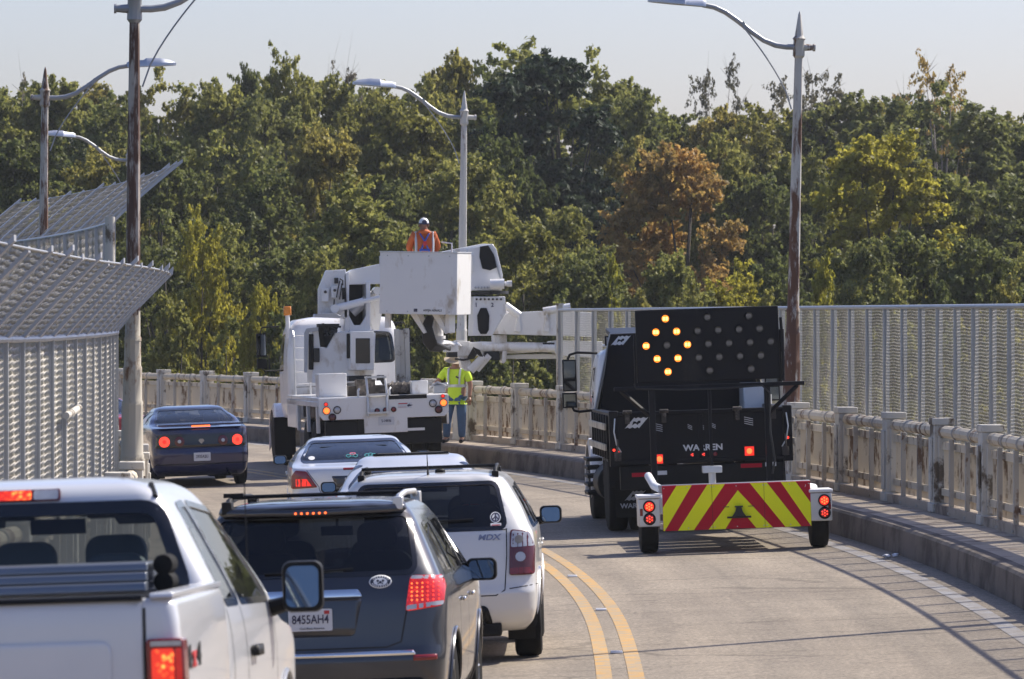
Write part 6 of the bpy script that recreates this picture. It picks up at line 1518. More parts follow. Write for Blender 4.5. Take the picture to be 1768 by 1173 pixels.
    me = bpy.data.meshes.new('cab'); bm.to_mesh(me); bm.free(); me.materials.append(wp); me.materials.append(M['dark_interior'])
    co = link_mesh('cab', me, None, root, smooth=38, solid=.02); co.modifiers['solid'].material_offset = 1
    for k in ('right', 'left'): patch(cab, k, sw, -.004, 'side_window', M['glass_mid'], co, cut=.12)
    o = patch(cab, 'rear', rw, -.004, 'rear_window', M['glass_dark'], co, cut=.12); patch(cab, 'rear', inset(rw, -.05), .004, 'seal', M['black_gloss'], o, hole=inset(rw, .004), cut=.12)
    patch(cab, 'front', wsx, -.004, 'windscreen', M['glass_clear'], co, cut=.12)
    patch(cab, 'rear', rrect(.62, .78, 1.55, 1.80, .02), .006, 'vent', M['black_gloss'], co, thick=.01)
    hood = Shell([(.95, 8.4, 10.3, .98), (1.3, 8.4, 10.35, .95), (1.65, 8.4, 10.25, .85), (1.82, 8.45, 10.0, .7), (1.88, 8.5, 9.7, .5)], rr=.05, rf=.3, sbow=.05, n_z=18); bm = hood.bm(); me = bpy.data.meshes.new('bonnet'); bm.to_mesh(me); bm.free(); link_mesh('bonnet', me, wp, root, smooth=40)
    bc_ = L(496, 538, 104.5); q = MB(); q.cyl(bc_ + Vector((0, 0, -.75)), bc_ + Vector((0, 0, -.07)), .045, n=10); q.build('beacon_post', wp, root)
    q = MB(); q.bb(bc_.x - .075, bc_.x + .075, bc_.y - .075, bc_.y + .075, bc_.z - .08, bc_.z + .10); q.build('beacon', M['amber'], root, bevel=.02)
    for y0, z0_, z1_ in ((6.40, 1.15, 2.75),):
        for x in (-.55, .0): seam(cab, 'rear', [(x, z0_), (x, z1_)], co, w=.012)
        seam(cab, 'rear', [(-1.0, 1.62), (1.0, 1.62)], co, w=.012)
    # boxes, ladder and rails on the deck
    q = MB(); q.bb(-1.15, -.62, .55, 1.2, 1.477, 1.92); q.build('tool_locker', wp, root, bevel=.012)
    q = MB(); q.bb(.60, .90, .35, .75, 1.477, 1.73); q.build('small_locker', wp, root, bevel=.012)
    q = MB()
    for x in (-.30, .06): q.tube([(x, -.06, 1.10), (x, -.06, 1.55), (x, .12, 1.84)], .022, 8)
    for (y, z) in ((-.06, 1.16), (-.05, 1.50), (.12, 1.83)): q.box((-.12, y, z), (.40, .14, .035))
    q.build('step_ladder', M['alu'], root)
    for x in (-.47, .06 + .06):
        q = MB(); q.tube([(x, .03, 1.45), (x, .03, 1.58), (x + .03, .08, 1.62)], .022, 8); q.build('grab_hoop', M['alu'], root)
    q = MB()
    for x in (-1.10, -.80): q.tube([(x, 5.6, 1.48), (x, 5.6, 2.62), (x, 5.75, 2.74)], .022, 6)
    for k in range(5): q.cyl((-1.10, 5.6, 1.70 + .24 * k), (-.80, 5.6, 1.70 + .24 * k), .016, n=6)
    q.build('cab_ladder', M['alu'], root)
    q = MB(); q.tube([(1.05, .55, 1.60), (1.30, .5, 1.62)], .06, 10); q.tube([(.95, .5, 1.58), (1.1, .5, 1.68), (1.25, .4, 1.60)], .03, 8); q.box((1.12, .5, 1.55), (.22, .2, .14)); q.build('outrigger_valve', M['steel'], root, bevel=.01)
    q = MB(); q.bb(1.00, 1.22, 1.8, 5.8, 1.477, 1.66); q.build('boom_rest', M['rail_post'], root, bevel=.01)
    p = L(694, 600, 100.5); q = MB(); q.bb(p.x - .14, p.x - .05, p.y - .07, p.y + .07, 1.477, 2.72); q.bb(p.x + .05, p.x + .14, p.y - .07, p.y + .07, 1.477, 2.72); q.bb(p.x - .05, p.x + .05, p.y - .04, p.y - .02, 1.6, 2.70); q.build('support_post', M['rail_post'], root, bevel=.008)
    q = MB(); q.bb(-.55, .98, .95, 2.0, 1.477, 1.66); q.bb(-.40, -.05, .8, 1.2, 1.477, 1.78); q.cyl((.25, .85, 1.60), (.62, .85, 1.60), .11, n=14); q.bb(.66, .95, .8, 1.3, 1.477, 1.60)
    for k in range(6): q.tube([(.15 + .12 * k, .8, 1.5), (.2 + .12 * k, .7, 1.66), (.3 + .11 * k, .95, 1.72)], .018, 6)
    q.build('hydraulic_pump', M['steel_brown'], root, bevel=.012)
    # slewing pedestal and turret
    D1 = 101.2
    def PX(poly, D, t, name, m_, parent=root, bevel=.012, back=None):
        """a plate whose outline stands across the truck at distance D, t metres thick"""
        pts = [L(a, c, D) for a, c in poly]; y = Vector((0, t, 0)); q = MB(); n = len(pts)
        q.add(pts + [p_ + y for p_ in pts], [tuple(range(n)), tuple(range(2 * n - 1, n - 1, -1))] + [(i, i + n, (i + 1) % n + n, (i + 1) % n) for i in range(n)])
        return q.build(name, m_, parent, bevel=bevel)
    def Z5(zx, zy): return (480 + zx / 3.087, 420 + zy / 3.087)
    q = MB(); c0 = L(612, 640, 101.8); q.cyl((c0.x, c0.y, 1.45), (c0.x, c0.y, 1.62), .62, n=28); q.cyl((c0.x, c0.y, 1.62), (c0.x, c0.y, 1.72), .55, .5, n=28); q.build('slew_ring', M['steel_dark'], root)
    PX([Z5(*p_) for p_ in ((180, 745), (180, 470), (215, 465), (225, 555), (260, 560), (305, 478), (370, 470), (520, 478), (512, 700), (400, 745))], 100.9, .9, 'pedestal_housing', wp)
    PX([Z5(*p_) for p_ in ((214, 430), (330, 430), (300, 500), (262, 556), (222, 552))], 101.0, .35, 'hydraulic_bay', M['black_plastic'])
    q = MB(); rn = random.Random(9)
    for k in range(9):
        a = L(*Z5(215 + rn.uniform(0, 110), 420 + rn.uniform(0, 60)), 100.85); e = L(*Z5(235 + rn.uniform(0, 110), 440 + rn.uniform(0, 60)), 100.85); q.tube([a, (a + e) / 2 + Vector((0, -.08, rn.uniform(-.1, .1))), e], .022, 6)
    q.build('hoses', M['cable_black'], root)
    PX([Z5(140, 690), Z5(140, 480), Z5(152, 455), Z5(215, 448), Z5(215, 468), Z5(165, 476), Z5(155, 690)], 100.8, .06, 'bent_rail', M['steel_dark'], bevel=.005)
    PX([Z5(165, 675), Z5(165, 485), Z5(190, 485), Z5(190, 675)], 100.85, .1, 'radiator_slot', M['black_plastic'])
    PX([Z5(192, 635), Z5(192, 560), Z5(222, 560), Z5(222, 635)], 100.80, .1, 'valve_box', M['cable_black'])
    cb = PX([Z5(387, 678), Z5(387, 470), Z5(512, 470), Z5(512, 678)], 100.3, .55, 'control_cabinet', wp)
    PX([Z5(414, 641), Z5(414, 507), Z5(491, 507), Z5(491, 641)], 100.28, .03, 'cabinet_window', M['black_gloss'], cb)
    PX([Z5(368, 615), Z5(368, 482), Z5(384, 482), Z5(384, 615)], 100.4, .1, 'cabinet_slot', M['black_plastic'])
    q = MB(); a = L(*Z5(430, 720), 100.5); q.box(a, (.45, .5, .10)); q.build('cabinet_base', M['cable_black'], root, bevel=.01)
    # column: two cheeks and a back web coloured dark to paint in the pockets' shade
    PX([Z5(352, 480), Z5(352, 165), Z5(380, 150), Z5(378, 480)], 101.0, .8, 'column_cheek', wp); PX([Z5(468, 480), Z5(470, 205), Z5(492, 205), Z5(492, 480)], 101.0, .8, 'column_cheek', wp)
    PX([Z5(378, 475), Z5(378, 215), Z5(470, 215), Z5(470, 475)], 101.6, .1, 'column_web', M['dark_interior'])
    PX([Z5(378, 480), Z5(378, 385), Z5(405, 437), Z5(440, 437), Z5(470, 385), Z5(470, 480)], 101.0, .12, 'column_foot', wp)
    pl = PX([Z5(*p_) for p_ in ((214, 385), (214, 245), (255, 146), (362, 140), (372, 400), (300, 395))], 101.0, .12, 'turret_plate', wp)
    for (x0, x1, y0, y1) in ((235, 270, 240, 312), (285, 320, 232, 292), (345, 358, 238, 300)):
        o = PX([Z5(x0, y1), Z5(x0, y0), Z5(x1, y0), Z5(x1, y1)], 100.85, .14, 'junction_box', M['white_plain'] if x0 < 340 else M['black_plastic'], bevel=.006)
        if x0 < 340:
            c = L(*Z5((x0 + x1) / 2, y0 + 20), 100.84); q = MB(); q.lathe([(.03, 0), (.02, .03), (.001, .032)], axis='y', n=10); q.build('knob', M['cable_black'], o, loc=c, rot=(0, 0, math.pi))
    q = MB()
    for (a, c, e) in (((300, 300), (298, 330), (285, 360)), ((312, 290), (318, 250), (330, 200)), ((340, 215), (335, 260), (328, 300)), ((330, 190), (345, 200), (345, 225))):
        q.tube([L(*Z5(*a), 100.8), L(*Z5(*c), 100.78), L(*Z5(*e), 100.8)], .014, 6)
    q.build('control_cables', M['cable_black'], root)
    PX([Z5(302, 215), Z5(302, 185), Z5(322, 185), Z5(322, 215)], 100.9, .1, 'sensor', M['cable_black'], bevel=.004)
    PX([Z5(195, 395), Z5(200, 378), Z5(300, 372), Z5(335, 388), Z5(330, 400)], 100.5, .4, 'tray', M['steel'], bevel=.006)
    # main arm and its rams
    arm = [(600, 492), (598, 474), (608, 466), (700, 447), (835, 421), (852, 422), (862, 455), (840, 470), (700, 489)]
    PX(arm, 101.15, .55, 'main_arm', wp)
    q = MB(); a, e = L(*Z5(300, 350), 100.85), L(*Z5(560, 285), 100.85); q.tube([a, a.lerp(e, .6)], .075, 12); q.tube([a.lerp(e, .6), e], .045, 10); q.cyl(a + Vector((0, -.1, 0)), a + Vector((0, .1, 0)), .085, n=12); q.build('ram', wp, root)
    q = MB(); a, e = L(*Z5(395, 372), 101.35), L(*Z5(525, 255), 101.35); q.tube([a, a.lerp(e, .7)], .10, 12); q.tube([a.lerp(e, .7), e], .05, 10); q.cyl(e + Vector((0, -.15, 0)), e + Vector((0, .15, 0)), .08, n=12); q.build('ram', M['pearl_paint'], root)
    PX([Z5(488, 420), Z5(488, 260), Z5(525, 245), Z5(560, 330), Z5(540, 460), Z5(510, 465)], 101.7, .3, 'arm_bracket', wp)
    # elbow head; a black plate paints in the shade of its oval hole
    hp = [(806, 502), (806, 430), (850, 421), (857, 430), (868, 474), (867, 502)]
    hd = PX(hp, 101.0, .7, 'elbow_head', wp)
    PX([(830 + 13.5 * math.cos(a) * (1.0) + (c_) , 0) for a, c_ in ()] or [(829, 426), (843, 424), (853, 440), (858, 462), (846, 467), (833, 464), (828, 444)], 100.97, .04, 'opening_shade', M['black_plastic'], hd, bevel=.004)
    q = MB(); a, e = L(846, 491, 100.8), L(884, 490, 100.8); q.tube([a, a.lerp(e, .65)], .10, 14); q.tube([a.lerp(e, .66), a.lerp(e, .78)], .05, 10); q.tube([a.lerp(e, .78), e], .065, 10); q.build('slew_motor', wp, root)
    q = MB(); a = L(841, 506, 101.35); q.cyl(a + Vector((0, 0, -.03)), a + Vector((0, 0, .03)), .42, n=28); q.build('elbow_bearing', M['cable_black'], root)
    bp_ = [(816, 580), (818, 512), (872, 512), (874, 540), (858, 566), (850, 580), (832, 580)]
    bk = PX(bp_, 101.0, .7, 'elbow_bracket', wp)
    PX([(826, 570), (824, 545), (830, 532), (840, 532), (845, 545), (844, 570), (840, 577), (830, 577)], 100.97, .04, 'opening_shade', M['black_plastic'], bk, bevel=.004)  # solid black plate, coloured as the shade inside the bracket's oval
    me = text_mesh('2', .11, .001, bold=.003); link_mesh('numeral', me, M['ink'], bk, smooth=0, loc=L(850, 527, 100.97), rot=(math.pi / 2, 0, 0))
    me = text_mesh('1', .11, .001, bold=.003); link_mesh('numeral', me, M['ink'], bk, smooth=0, loc=L(822, 527, 100.97), rot=(math.pi / 2, 0, 0))
    for i in range(9):
        c = L(821 + i * 5.2, 497, 100.98); q = MB(); q.lathe([(.022, 0), (.02, .015), (.001, .017)], axis='y', n=8); q.build('bolt', M['steel'], hd, loc=c, rot=(0, 0, math.pi))
    for i in range(7):
        c = L(823 + i * 7, 517, 100.98); q = MB(); q.lathe([(.022, 0), (.02, .015), (.001, .017)], axis='y', n=8); q.build('bolt', M['steel_brown'], bk, loc=c, rot=(0, 0, math.pi))
    PX([(852, 443), (855, 443), (866, 482), (863, 482)], 100.985, .02, 'weld_seam', M['steel'], hd, bevel=0)
    PX([(812, 470), (812, 440), (818, 440), (818, 470)], 100.96, .05, 'cover_plate', M['pearl_paint'], hd, bevel=.004)
    # second boom and lower beams reaching out over the right-hand railing
    b2 = PX([(848, 577), (852, 552), (880, 540), (960, 536), (1025, 540), (1025, 582), (960, 580), (850, 577)], 102.0, .5, 'second_boom', wp)
    for x in (893, 942):
        PX([(x - 4, 573), (x - 1, 552), (x + 1, 540), (x + 3, 540), (x + 7, 566), (x + 6, 574)], 101.95, .06, 'lug', wp, b2)
    for (x0, y0, x1, y1) in ((872, 527, 897, 545), (938, 538, 985, 530)):
        q = MB(); a, e = L(x0, y0, 102.0), L(x1, y1, 102.0); q.tube([a, e], .075, 12); q.tube([a + Vector((0, .18, -.12)), e + Vector((0, .18, -.10))], .07, 12); q.build('ram', wp, root)
    q = MB(); q.box(L(862, 588, 102.3), (.26, .35, .22)); q.build('boom_link', wp, root, bevel=.01)
    lb = PX([(800, 618), (800, 592), (838, 590), (958, 592), (958, 606), (900, 610), (850, 612)], 102.2, .40, 'lower_beam', wp)
    q = MB(); q.tube([L(832, 600, 102.05), L(958, 601, 102.05)], .085, 12); q.build('slide_tube', wp, root)
    PX([(896, 612), (940, 611), (965, 612), (985, 620), (870, 620), (866, 614)], 102.25, .3, 'under_beam', M['pearl_paint'])
    PX([(950, 604), (950, 590), (965, 588), (1040, 590), (1040, 618), (965, 615)], 102.1, .45, 'outer_beam', wp)
    PX([(936, 600), (938, 592), (958, 592), (956, 602)], 102.0, .2, 'dark_joint', M['cable_black']); PX([(835, 620), (838, 608), (862, 606), (864, 622), (845, 622)], 102.0, .3, 'dark_joint', M['dark_interior'])
    PX([(786, 616), (787, 588), (812, 590), (811, 614)], 101.9, .35, 'end_block', wp)
    PX([(866, 626), (868, 606), (876, 606), (874, 624), (870, 628)], 101.95, .3, 'hanger', wp)
    q = MB(); a, e = L(812, 640, 101.8), L(836, 616, 101.8); q.tube([a, e], .085, 12); q.tube([a + Vector((.14, .1, 0)), e + Vector((.12, .1, .02))], .06, 12); q.build('ram', wp, root)
    PX([(797, 634), (792, 616), (806, 612), (816, 632), (812, 642), (804, 640)], 101.95, .25, 'knuckle', wp)
    q = MB()
    for k in range(6):
        q.tube([L(808 + 2 * k, 618, 101.75), L(818 + 2 * k, 600 + k, 101.7), L(826 + 2 * k, 612 + 2 * k, 101.75), L(836, 618 - k, 101.8)], .016, 6)
    q.tube([L(786, 620, 101.9), L(800, 622, 101.8), L(818, 618, 101.8)], .022, 6); q.build('hoses', M['cable_black'], root)
    # platform: open box, gussets, rotator
    bx = empty('platform_frame'); bpy.data.objects.remove(bx)
    pc = L(721.5, 543, 96.4); q = MB(); w_, d_, h_ = 1.49, .95, 1.14; t = .035
    q.bb(-w_ / 2, w_ / 2, 0, t, 0, h_); q.bb(-w_ / 2, w_ / 2, d_ - t, d_, 0, h_); q.bb(-w_ / 2, -w_ / 2 + t, t, d_ - t, 0, h_); q.bb(w_ / 2 - t, w_ / 2, t, d_ - t, 0, h_); q.bb(-w_ / 2 + t, w_ / 2 - t, t, d_ - t, .0, .05)
    pf = q.build('work_platform', wp, root, bevel=.006, loc=pc, rot=(.0, .05, -.41))
    q = MB()
    for (x0, x1, y0, y1) in ((-w_ / 2 - .01, w_ / 2 + .01, -.012, .02), (-w_ / 2 - .01, w_ / 2 + .01, d_ - .02, d_ + .012), (-w_ / 2 - .012, -w_ / 2 + .02, .02, d_ - .02), (w_ / 2 - .02, w_ / 2 + .012, .02, d_ - .02)): q.bb(x0, x1, y0, y1, h_ + .001, h_ + .022)
    q.build('platform_rim', M['alu'], pf, bevel=.004)
    q = MB()
    for x in (-.60, -.2, .2, .60):
        for z in (.05, 1.08): q.cyl((x, -.006, z), (x, 0, z), .012, n=8)
    q.build('rivets', M['steel'], pf)
    q = MB(); q.bb(-.18, -.11, -.006, 0, .035, .095); q.build('emblem', M['blue_paint'], pf, loc=(.10, 0, .01)) ; me = text_mesh('ASPEN AERIALS', .055, .001, sx=.95, bold=.001); link_mesh('lettering', me, M['grey_paint'], pf, smooth=0, loc=(.28, -.003, .075), rot=(math.pi / 2, 0, 0))
    for x in (-.12, .30):
        for y in (.30, .62):
            q = MB(); q.prism([(x - .12, -.002), (x + .02, -.002), (x + .20, -.34), (x + .14, -.36)], 'y', y, y + .06); q.build('gusset', wp, pf, bevel=.006)
    q = MB(); q.bb(-.70, -.60, .2, .3, -.26, -.001); q.build('platform_foot', wp, pf, bevel=.006)
    q = MB(); q.bb(.44, .52, .3, .7, -.34, -.001); q.build('platform_foot', wp, pf, bevel=.006)
    q = MB(); q.tube([(-w_ / 2 - .02, .2, .85), (-w_ / 2 - .06, .2, .9), (-w_ / 2 - .06, .2, 1.06), (-w_ / 2 - .02, .2, 1.1)], .014, 6); q.tube([(.42, .75, 1.1), (.42, .75, 1.32), (.22, .75, 1.34)], .016, 6); q.build('hand_rail', wp, pf)
    q = MB(); a = L(747, 575, 97.2); a = a + Vector((.09, 0, 0)); q.cyl(a + Vector((0, 0, -.22)), a + Vector((0, 0, .32)), .11, n=18); q.cyl(a + Vector((0, 0, -.12)), a + Vector((0, 0, -.06)), .15, n=18); q.build('rotator', wp, root)
    q = MB()
    for k in range(8):
        o_ = k * 2.4 + 8
        q.tube([L(735 + o_ * .5, 546, 96.9), L(724 + o_ * .8, 565, 96.8), L(724 + o_, 590 - k, 96.8), L(738 + o_ * .6, 604 - k * 1.5, 96.9), L(756 + o_ * .3, 605 - k, 97.2), L(776, 598 + k * .8, 98.5)], .032, 7)
    q.build('hoses', M['cable_black'], root)
    q = MB(); q.tube([L(758, 594, 97.6), L(770, 594, 99.0), L(792, 598, 101.9)], .075, 4); q.box(L(778, 601, 100.4), (.25, .4, .16)); q.build('platform_link', wp, root, bevel=.01)
    PX([(772, 617), (772, 598), (790, 598), (790, 617)], 101.2, .2, 'dark_joint', M['cable_black'])
    return root, Mw
it, itM = inspection_truck()

# ---------------------------------------------------------------- people
SKIN = mat('skin', (.32, .17, .11), .55, 0, .08, 8); HAIR = mat('dark_hair', (.02, .015, .012), .7)
def skin_mesh(joints, edges, sub=2):
    names = list(joints); me = bpy.data.meshes.new('sk'); me.from_pydata([joints[n][0] for n in names], [(names.index(a), names.index(b)) for a, b in edges], [])
    o = bpy.data.objects.new('sk', me); COL.objects.link(o); o.modifiers.new('skin', 'SKIN')
    if not me.skin_vertices: 
        bpy.context.view_layer.objects.active = o
    for i, n in enumerate(names):
        r = joints[n][1]; r = r if isinstance(r, tuple) else (r, r); me.skin_vertices[0].data[i].radius = r; me.skin_vertices[0].data[i].use_root = (i == 0)
    ss = o.modifiers.new('sub', 'SUBSURF'); ss.levels = sub; ss.render_levels = sub
    dg = bpy.context.evaluated_depsgraph_get(); dg.update(); out = bpy.data.meshes.new_from_object(o.evaluated_get(dg))
    bpy.data.objects.remove(o); bpy.data.meshes.remove(me); return out
def hand_bits(b, w, d, side=1, s=1.0):
    """palm and five fingers hanging from the wrist w along d"""
    d = Vector(d).normalized(); a = d.cross(Vector((0, -1, .2))).normalized() * side; n = d.cross(a).normalized()
    b.tube([w, w + d * .05, w + d * .095], [.026, .040, .036], 8)
    for i, l in enumerate((.070, .080, .075, .060)):
        o = w + d * .085 + a * (.030 - .019 * i); b.tube([o, o + d * l * .55 + n * .008, o + d * l * .9 + n * .028], [.0095, .009, .007], 6)
    o = w + d * .03 + a * .03; b.tube([o, o + d * .03 + a * .025 + n * .01, o + d * .065 + a * .03 + n * .02], [.012, .011, .008], 6)
def ellip(b, c, r, nu=16, nv=10, zmin=-1):
    V = []; f = []
    for j in range(nv + 1):
        t = zmin + (1 - zmin) * j / nv; k = math.sqrt(max(1e-4, 1 - t * t))
        for i in range(nu): a = 2 * math.pi * i / nu; V.append((c[0] + r[0] * k * math.cos(a), c[1] + r[1] * k * math.sin(a), c[2] + r[2] * t))
    for j in range(nv):
        for i in range(nu): f.append((j * nu + i, j * nu + (i + 1) % nu, (j + 1) * nu + (i + 1) % nu, (j + 1) * nu + i))
    b.add(V, f)
def person(label, J, shirt_m, trouser_m, loc, rz, shoe='grey_paint', facing=-1, sleeves='short'):
    root = empty('person', loc, (0, 0, rz), label, 'person')
    E = [('pel', 'spine'), ('spine', 'chest'), ('chest', 'neck'), ('neck', 'head'), ('head', 'crown')]
    for s in ('l', 'r'): E += [('chest', 'sh' + s), ('sh' + s, 'el' + s), ('el' + s, 'wr' + s), ('pel', 'hip' + s), ('hip' + s, 'kn' + s), ('kn' + s, 'an' + s), ('an' + s, 'to' + s)]
    me = skin_mesh(J, E); bm = bmesh.new(); bm.from_mesh(me)
    b = MB()
    for s, sg in (('l', 1), ('r', -1)): hand_bits(b, Vector(J['wr' + s][0]), Vector(J['wr' + s][0]) - Vector(J['el' + s][0]), sg)
    h = Vector(J['head'][0])
    b.tube([h + Vector((0, -.088, .022)), h + Vector((0, -.118, -.012)), h + Vector((0, -.09, -.02))], [.012, .017, .012], 6)
    for s in (-1, 1): ellip(b, h + Vector((s * .082, .005, .0)), (.014, .026, .034), 8, 6); ellip(b, h + Vector((s * .032, -.083, .03)), (.014, .010, .009), 8, 6)
    ellip(b, h + Vector((0, -.083, -.052)), (.026, .012, .009), 8, 6)
    m2 = b.mesh('h'); bm.from_mesh(m2); bm.to_mesh(me); bm.free()
    me.materials.clear(); link_mesh('body', me, SKIN, root, smooth=180)
    def grow(names, k, edges): return {n: (J[n][0], tuple(x + k for x in (J[n][1] if isinstance(J[n][1], tuple) else (J[n][1],) * 2))) for n in names}
    top = ['pel', 'spine', 'chest', 'shl', 'shr']; Et = [('pel', 'spine'), ('spine', 'chest'), ('chest', 'shl'), ('chest', 'shr')]
    JT = grow(top, .022, Et)
    for s in ('l', 'r'):
        a, c = Vector(J['sh' + s][0]), Vector(J['el' + s][0])
        if sleeves == 'short': JT['m' + s] = (tuple(a.lerp(c, .80)), .075); Et.append(('sh' + s, 'm' + s))
        else: JT['m' + s] = (tuple(c), .068); JT['w' + s] = (tuple(c.lerp(Vector(J['wr' + s][0]), .92)), .05); Et += [('sh' + s, 'm' + s), ('m' + s, 'w' + s)]
    p = Vector(J['pel'][0]); JT['hem'] = (tuple(p + Vector((0, 0, -.10))), (.205, .165)); Et.append(('pel', 'hem'))
    nk = Vector(J['chest'][0]).lerp(Vector(J['neck'][0]), .55); JT['col'] = (tuple(nk), .085); Et.append(('chest', 'col'))
    sh_ = skin_mesh(JT, Et); sh_.materials.clear(); so = link_mesh('shirt', sh_, shirt_m, root, smooth=180)
    JL = grow(['pel', 'hipl', 'hipr', 'knl', 'knr'], .020, None); JL['pel'] = ((J['pel'][0][0], J['pel'][0][1], J['pel'][0][2] - .06), (.150, .112)); El = [('pel', 'hipl'), ('pel', 'hipr'), ('hipl', 'knl'), ('hipr', 'knr')]
    for s in ('l', 'r'):
        a = Vector(J['an' + s][0]); JL['c' + s] = (tuple(a + Vector((0, 0, .0))), .068); El.append(('kn' + s, 'c' + s))
    tm = skin_mesh(JL, El); tm.materials.clear(); link_mesh('trousers', tm, trouser_m, root, smooth=180)
    for s in ('l', 'r'):
        a, t = Vector(J['an' + s][0]), Vector(J['to' + s][0]); q = MB(); q.tube([a + (a - t).normalized() * .06 + Vector((0, 0, -.035)), a + Vector((0, 0, -.03)), t], [.038, .048, .036], 10); q.build('shoe', M[shoe] if isinstance(shoe, str) else shoe, root, smooth=60)
    return root, so
HV = mat('hi_vis_yellow', (.62, .86, .04), .7, 0, .06, 6); SILV = mat('silver_tape', (.55, .56, .55), .35, .3, .05, 8); DEN = mat('blue_denim', (.055, .11, .22), .85, 0, .25, 9); STRAW = mat('straw_hat', (.42, .34, .24), .8, 0, .2, 30); ORG = mat('orange_jacket', (.56, .12, .025), .7, 0, .1, 6); NAVY = mat('dark_blue_cap', (.03, .035, .09), .7); BLUEH = mat('blue_harness', (.04, .09, .42), .6)
J = {'pel': ((0, 0, .93), (.165, .125)), 'spine': ((0, 0, 1.12), (.165, .125)), 'chest': ((0, .0, 1.33), (.18, .125)), 'neck': ((0, -.01, 1.50), .058), 'head': ((0, -.04, 1.60), (.080, .092)), 'crown': ((0, -.03, 1.685), (.070, .080)),
     'shl': ((.19, 0, 1.42), .066), 'ell': ((.27, .02, 1.14), .046), 'wrl': ((.27, -.06, .90), .032), 'shr': ((-.19, 0, 1.42), .066), 'elr': ((-.32, -.10, 1.20), .046), 'wrr': ((-.42, -.26, 1.08), .032),
     'hipl': ((.10, 0, .85), .095), 'knl': ((.11, -.01, .48), .066), 'anl': ((.11, .02, .09), .045), 'tol': ((.13, -.15, .035), .034), 'hipr': ((-.10, 0, .85), .095), 'knr': ((-.15, -.03, .48), .066), 'anr': ((-.18, .02, .09), .045), 'tor': ((-.20, -.15, .035), .034)}
def on_pavement(px, D):
    X = (px - 884) * D / F; lat = (X - Xc(D)) / math.sqrt(1 + slope(D) ** 2); p = RP(D, lat, KERB); p.x = X; return p
pr, ps = person('worker in a fluorescent yellow shirt, jeans and straw hat standing by the railing', J, HV, DEN, on_pavement(787, 105.0), -.25, 'black_plastic')
def band(parent, c, rx, ry, h, m_, name='reflective_band', tilt=0):
    q = MB(); V = []; n = 28
    for z in (-h / 2, h / 2):
        for i in range(n): a = 2 * math.pi * i / n; V.append((c[0] + rx * math.cos(a), c[1] + ry * math.sin(a), c[2] + z))
    q.add(V, [(i, (i + 1) % n, n + (i + 1) % n, n + i) for i in range(n)]); return q.build(name, m_, parent)
pr.scale = (1.12, 1.1, 1.02)
band(ps, (0, 0, 1.13), .196, .155, .055, SILV)
for s in (-1, 1):
    q = MB(); q.tube([(s * .10, -.142, 1.14), (s * .105, -.155, 1.30), (s * .11, -.10, 1.46), (s * .11, .03, 1.49), (s * .10, .15, 1.3), (s * .10, .15, 1.14)], .02, 4); q.build('reflective_brace', SILV, ps)
q = MB(); q.box((.07, -.165, 1.30), (.06, .02, .03), ry=.5); q.build('radio_clip', M['cable_black'], ps)
q = MB(); q.lathe([(.20, .0), (.205, .008), (.11, .02), (.10, .10), (.085, .135), (.04, .15), (.001, .15)], n=24); q.build('straw_hat', STRAW, pr, loc=(0, -.05, 1.635), rot=(.35, .18, 0))
J2 = {k: (tuple(v[0]), v[1]) for k, v in J.items()}
J2['elr'] = ((-.27, -.12, 1.18), .046); J2['wrr'] = ((-.20, -.32, 1.10), .032); J2['ell'] = ((.27, -.12, 1.18), .046); J2['wrl'] = ((.20, -.32, 1.10), .032); J2['head'] = ((0, -.02, 1.60), (.080, .092)); J2['tor'] = ((-.14, -.15, .035), .034); J2['anr'] = ((-.13, .02, .09), .045); J2['knr'] = ((-.12, -.01, .48), .066)
floor = itM @ Vector((0, 0, 0)); fw = Vector(((732 - 884) * 96.95 / F, 96.95, EYE - (543 - 536) * 96.95 / F + .055))
p2, s2 = person('worker in an orange jacket and white cap standing in the raised work platform', J2, ORG, DEN, fw, math.pi + .12, 'black_plastic', sleeves='long')
q = MB()
for s in (-1, 1): q.tube([(s * .13, -.15, 1.00), (s * .12, -.155, 1.30), (s * .10, -.05, 1.47), (s * .08, .09, 1.44), (0.0, .152, 1.30), (-s * .08, .155, 1.12), (-s * .10, .15, 1.02)], .018, 4)
q.tube([(-.10, .158, 1.14), (.10, .158, 1.14)], .02, 4); q.build('harness', BLUEH, s2)
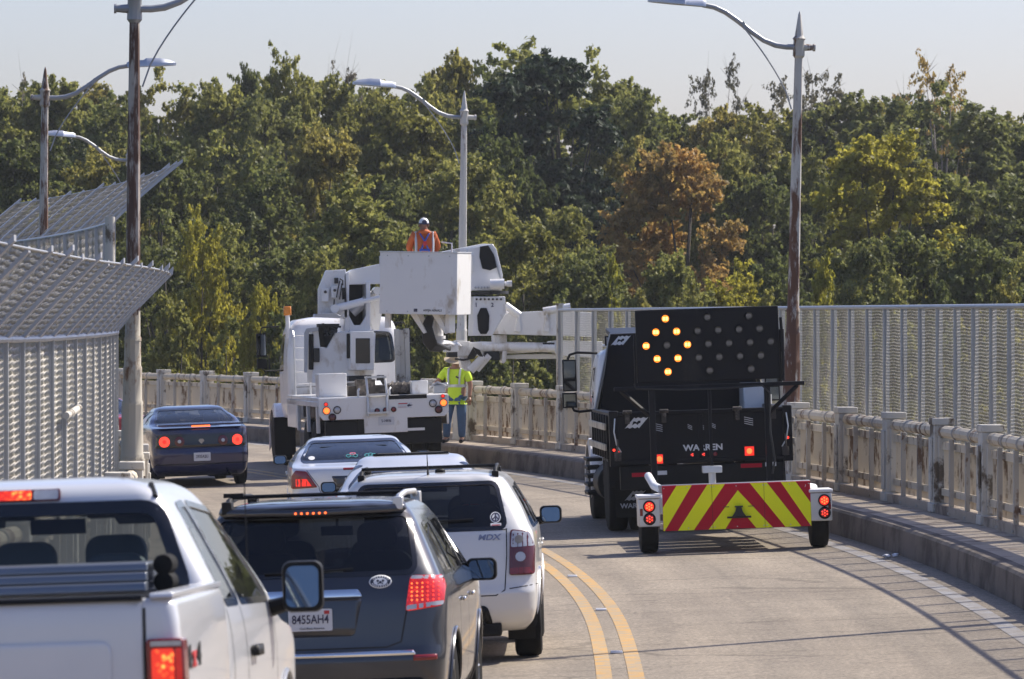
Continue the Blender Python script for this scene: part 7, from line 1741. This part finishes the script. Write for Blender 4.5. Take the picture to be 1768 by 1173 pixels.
q = MB(); q.box((0, .165, 1.26), (.07, .03, .08)); q.build('harness_plate', M['red_ink'], s2)
for s in (-1, 1):
    q = MB(); q.tube([(s * .155, .13, 1.02), (s * .16, .14, 1.25), (s * .16, .04, 1.475), (s * .15, -.1, 1.38)], .022, 4); q.build('reflective_brace', SILV, s2)
q = MB(); ellip(q, (0, .035, 1.475), (.115, .10, .055), 16, 8); q.build('hood', ORG, s2)
q = MB(); ellip(q, (0, -.015, 1.64), (.094, .108, .105), 18, 8, zmin=-.1); q.prism(soft([(-.075, -.11), (.075, -.11), (.06, -.20), (-.06, -.20)], .03), 'z', 1.632, 1.642); cp = q.build('cap', M['white_plain'], p2, smooth=60)
q = MB(); q.prism(ngon(0, 1.655, .045, 14, .045), 'y', .068, .100); q.bb(-.095, .095, .0, .085, 1.618, 1.638); q.build('cap_panel', NAVY, cp)

# ---------------------------------------------------------------- red car beyond the blue one
def red_car():
    root, sh = saloon('red car just showing past the left side of the dark blue saloon', 'red_paint', 4.7, .90, 1.45, 1.06, ('glass_mid', 'glass_mid', 'glass_clear'))
    for s in (-1, 1): patch(sh, 'rear', soft([(s * .85, .78), (s * .50, .80), (s * .55, .98), (s * .82, 1.0)], .02), .0, 'tail_lamp', M['red_lit'], root, thick=.02, cut=.05)
    plate_part(root, (0, sh.rear_y(0, .60) - .012, .60), '', None)
    return root
place(red_car(), 106.0, -8.18, .25)

# ---------------------------------------------------------------- thin autumn haze over the whole place
def haze(density):
    m, n, l, p = new_mat('haze_air'); n.remove(p)
    v = n.new('ShaderNodeVolumePrincipled'); v.inputs['Color'].default_value = (.92, .95, 1, 1); v.inputs['Density'].default_value = density; v.inputs['Anisotropy'].default_value = .25
    l.new(v.outputs[0], n['Material Output'].inputs['Volume'])
    b = MB(); b.bb(-3050, 3050, -450, 5050, -7.6, 22.0)
    o = b.build('haze', m, smooth=0); tag(o, kind='stuff'); o['label'] = 'thin pale haze hanging in the air over the bridge and wood'
    return o
haze(0.00017)
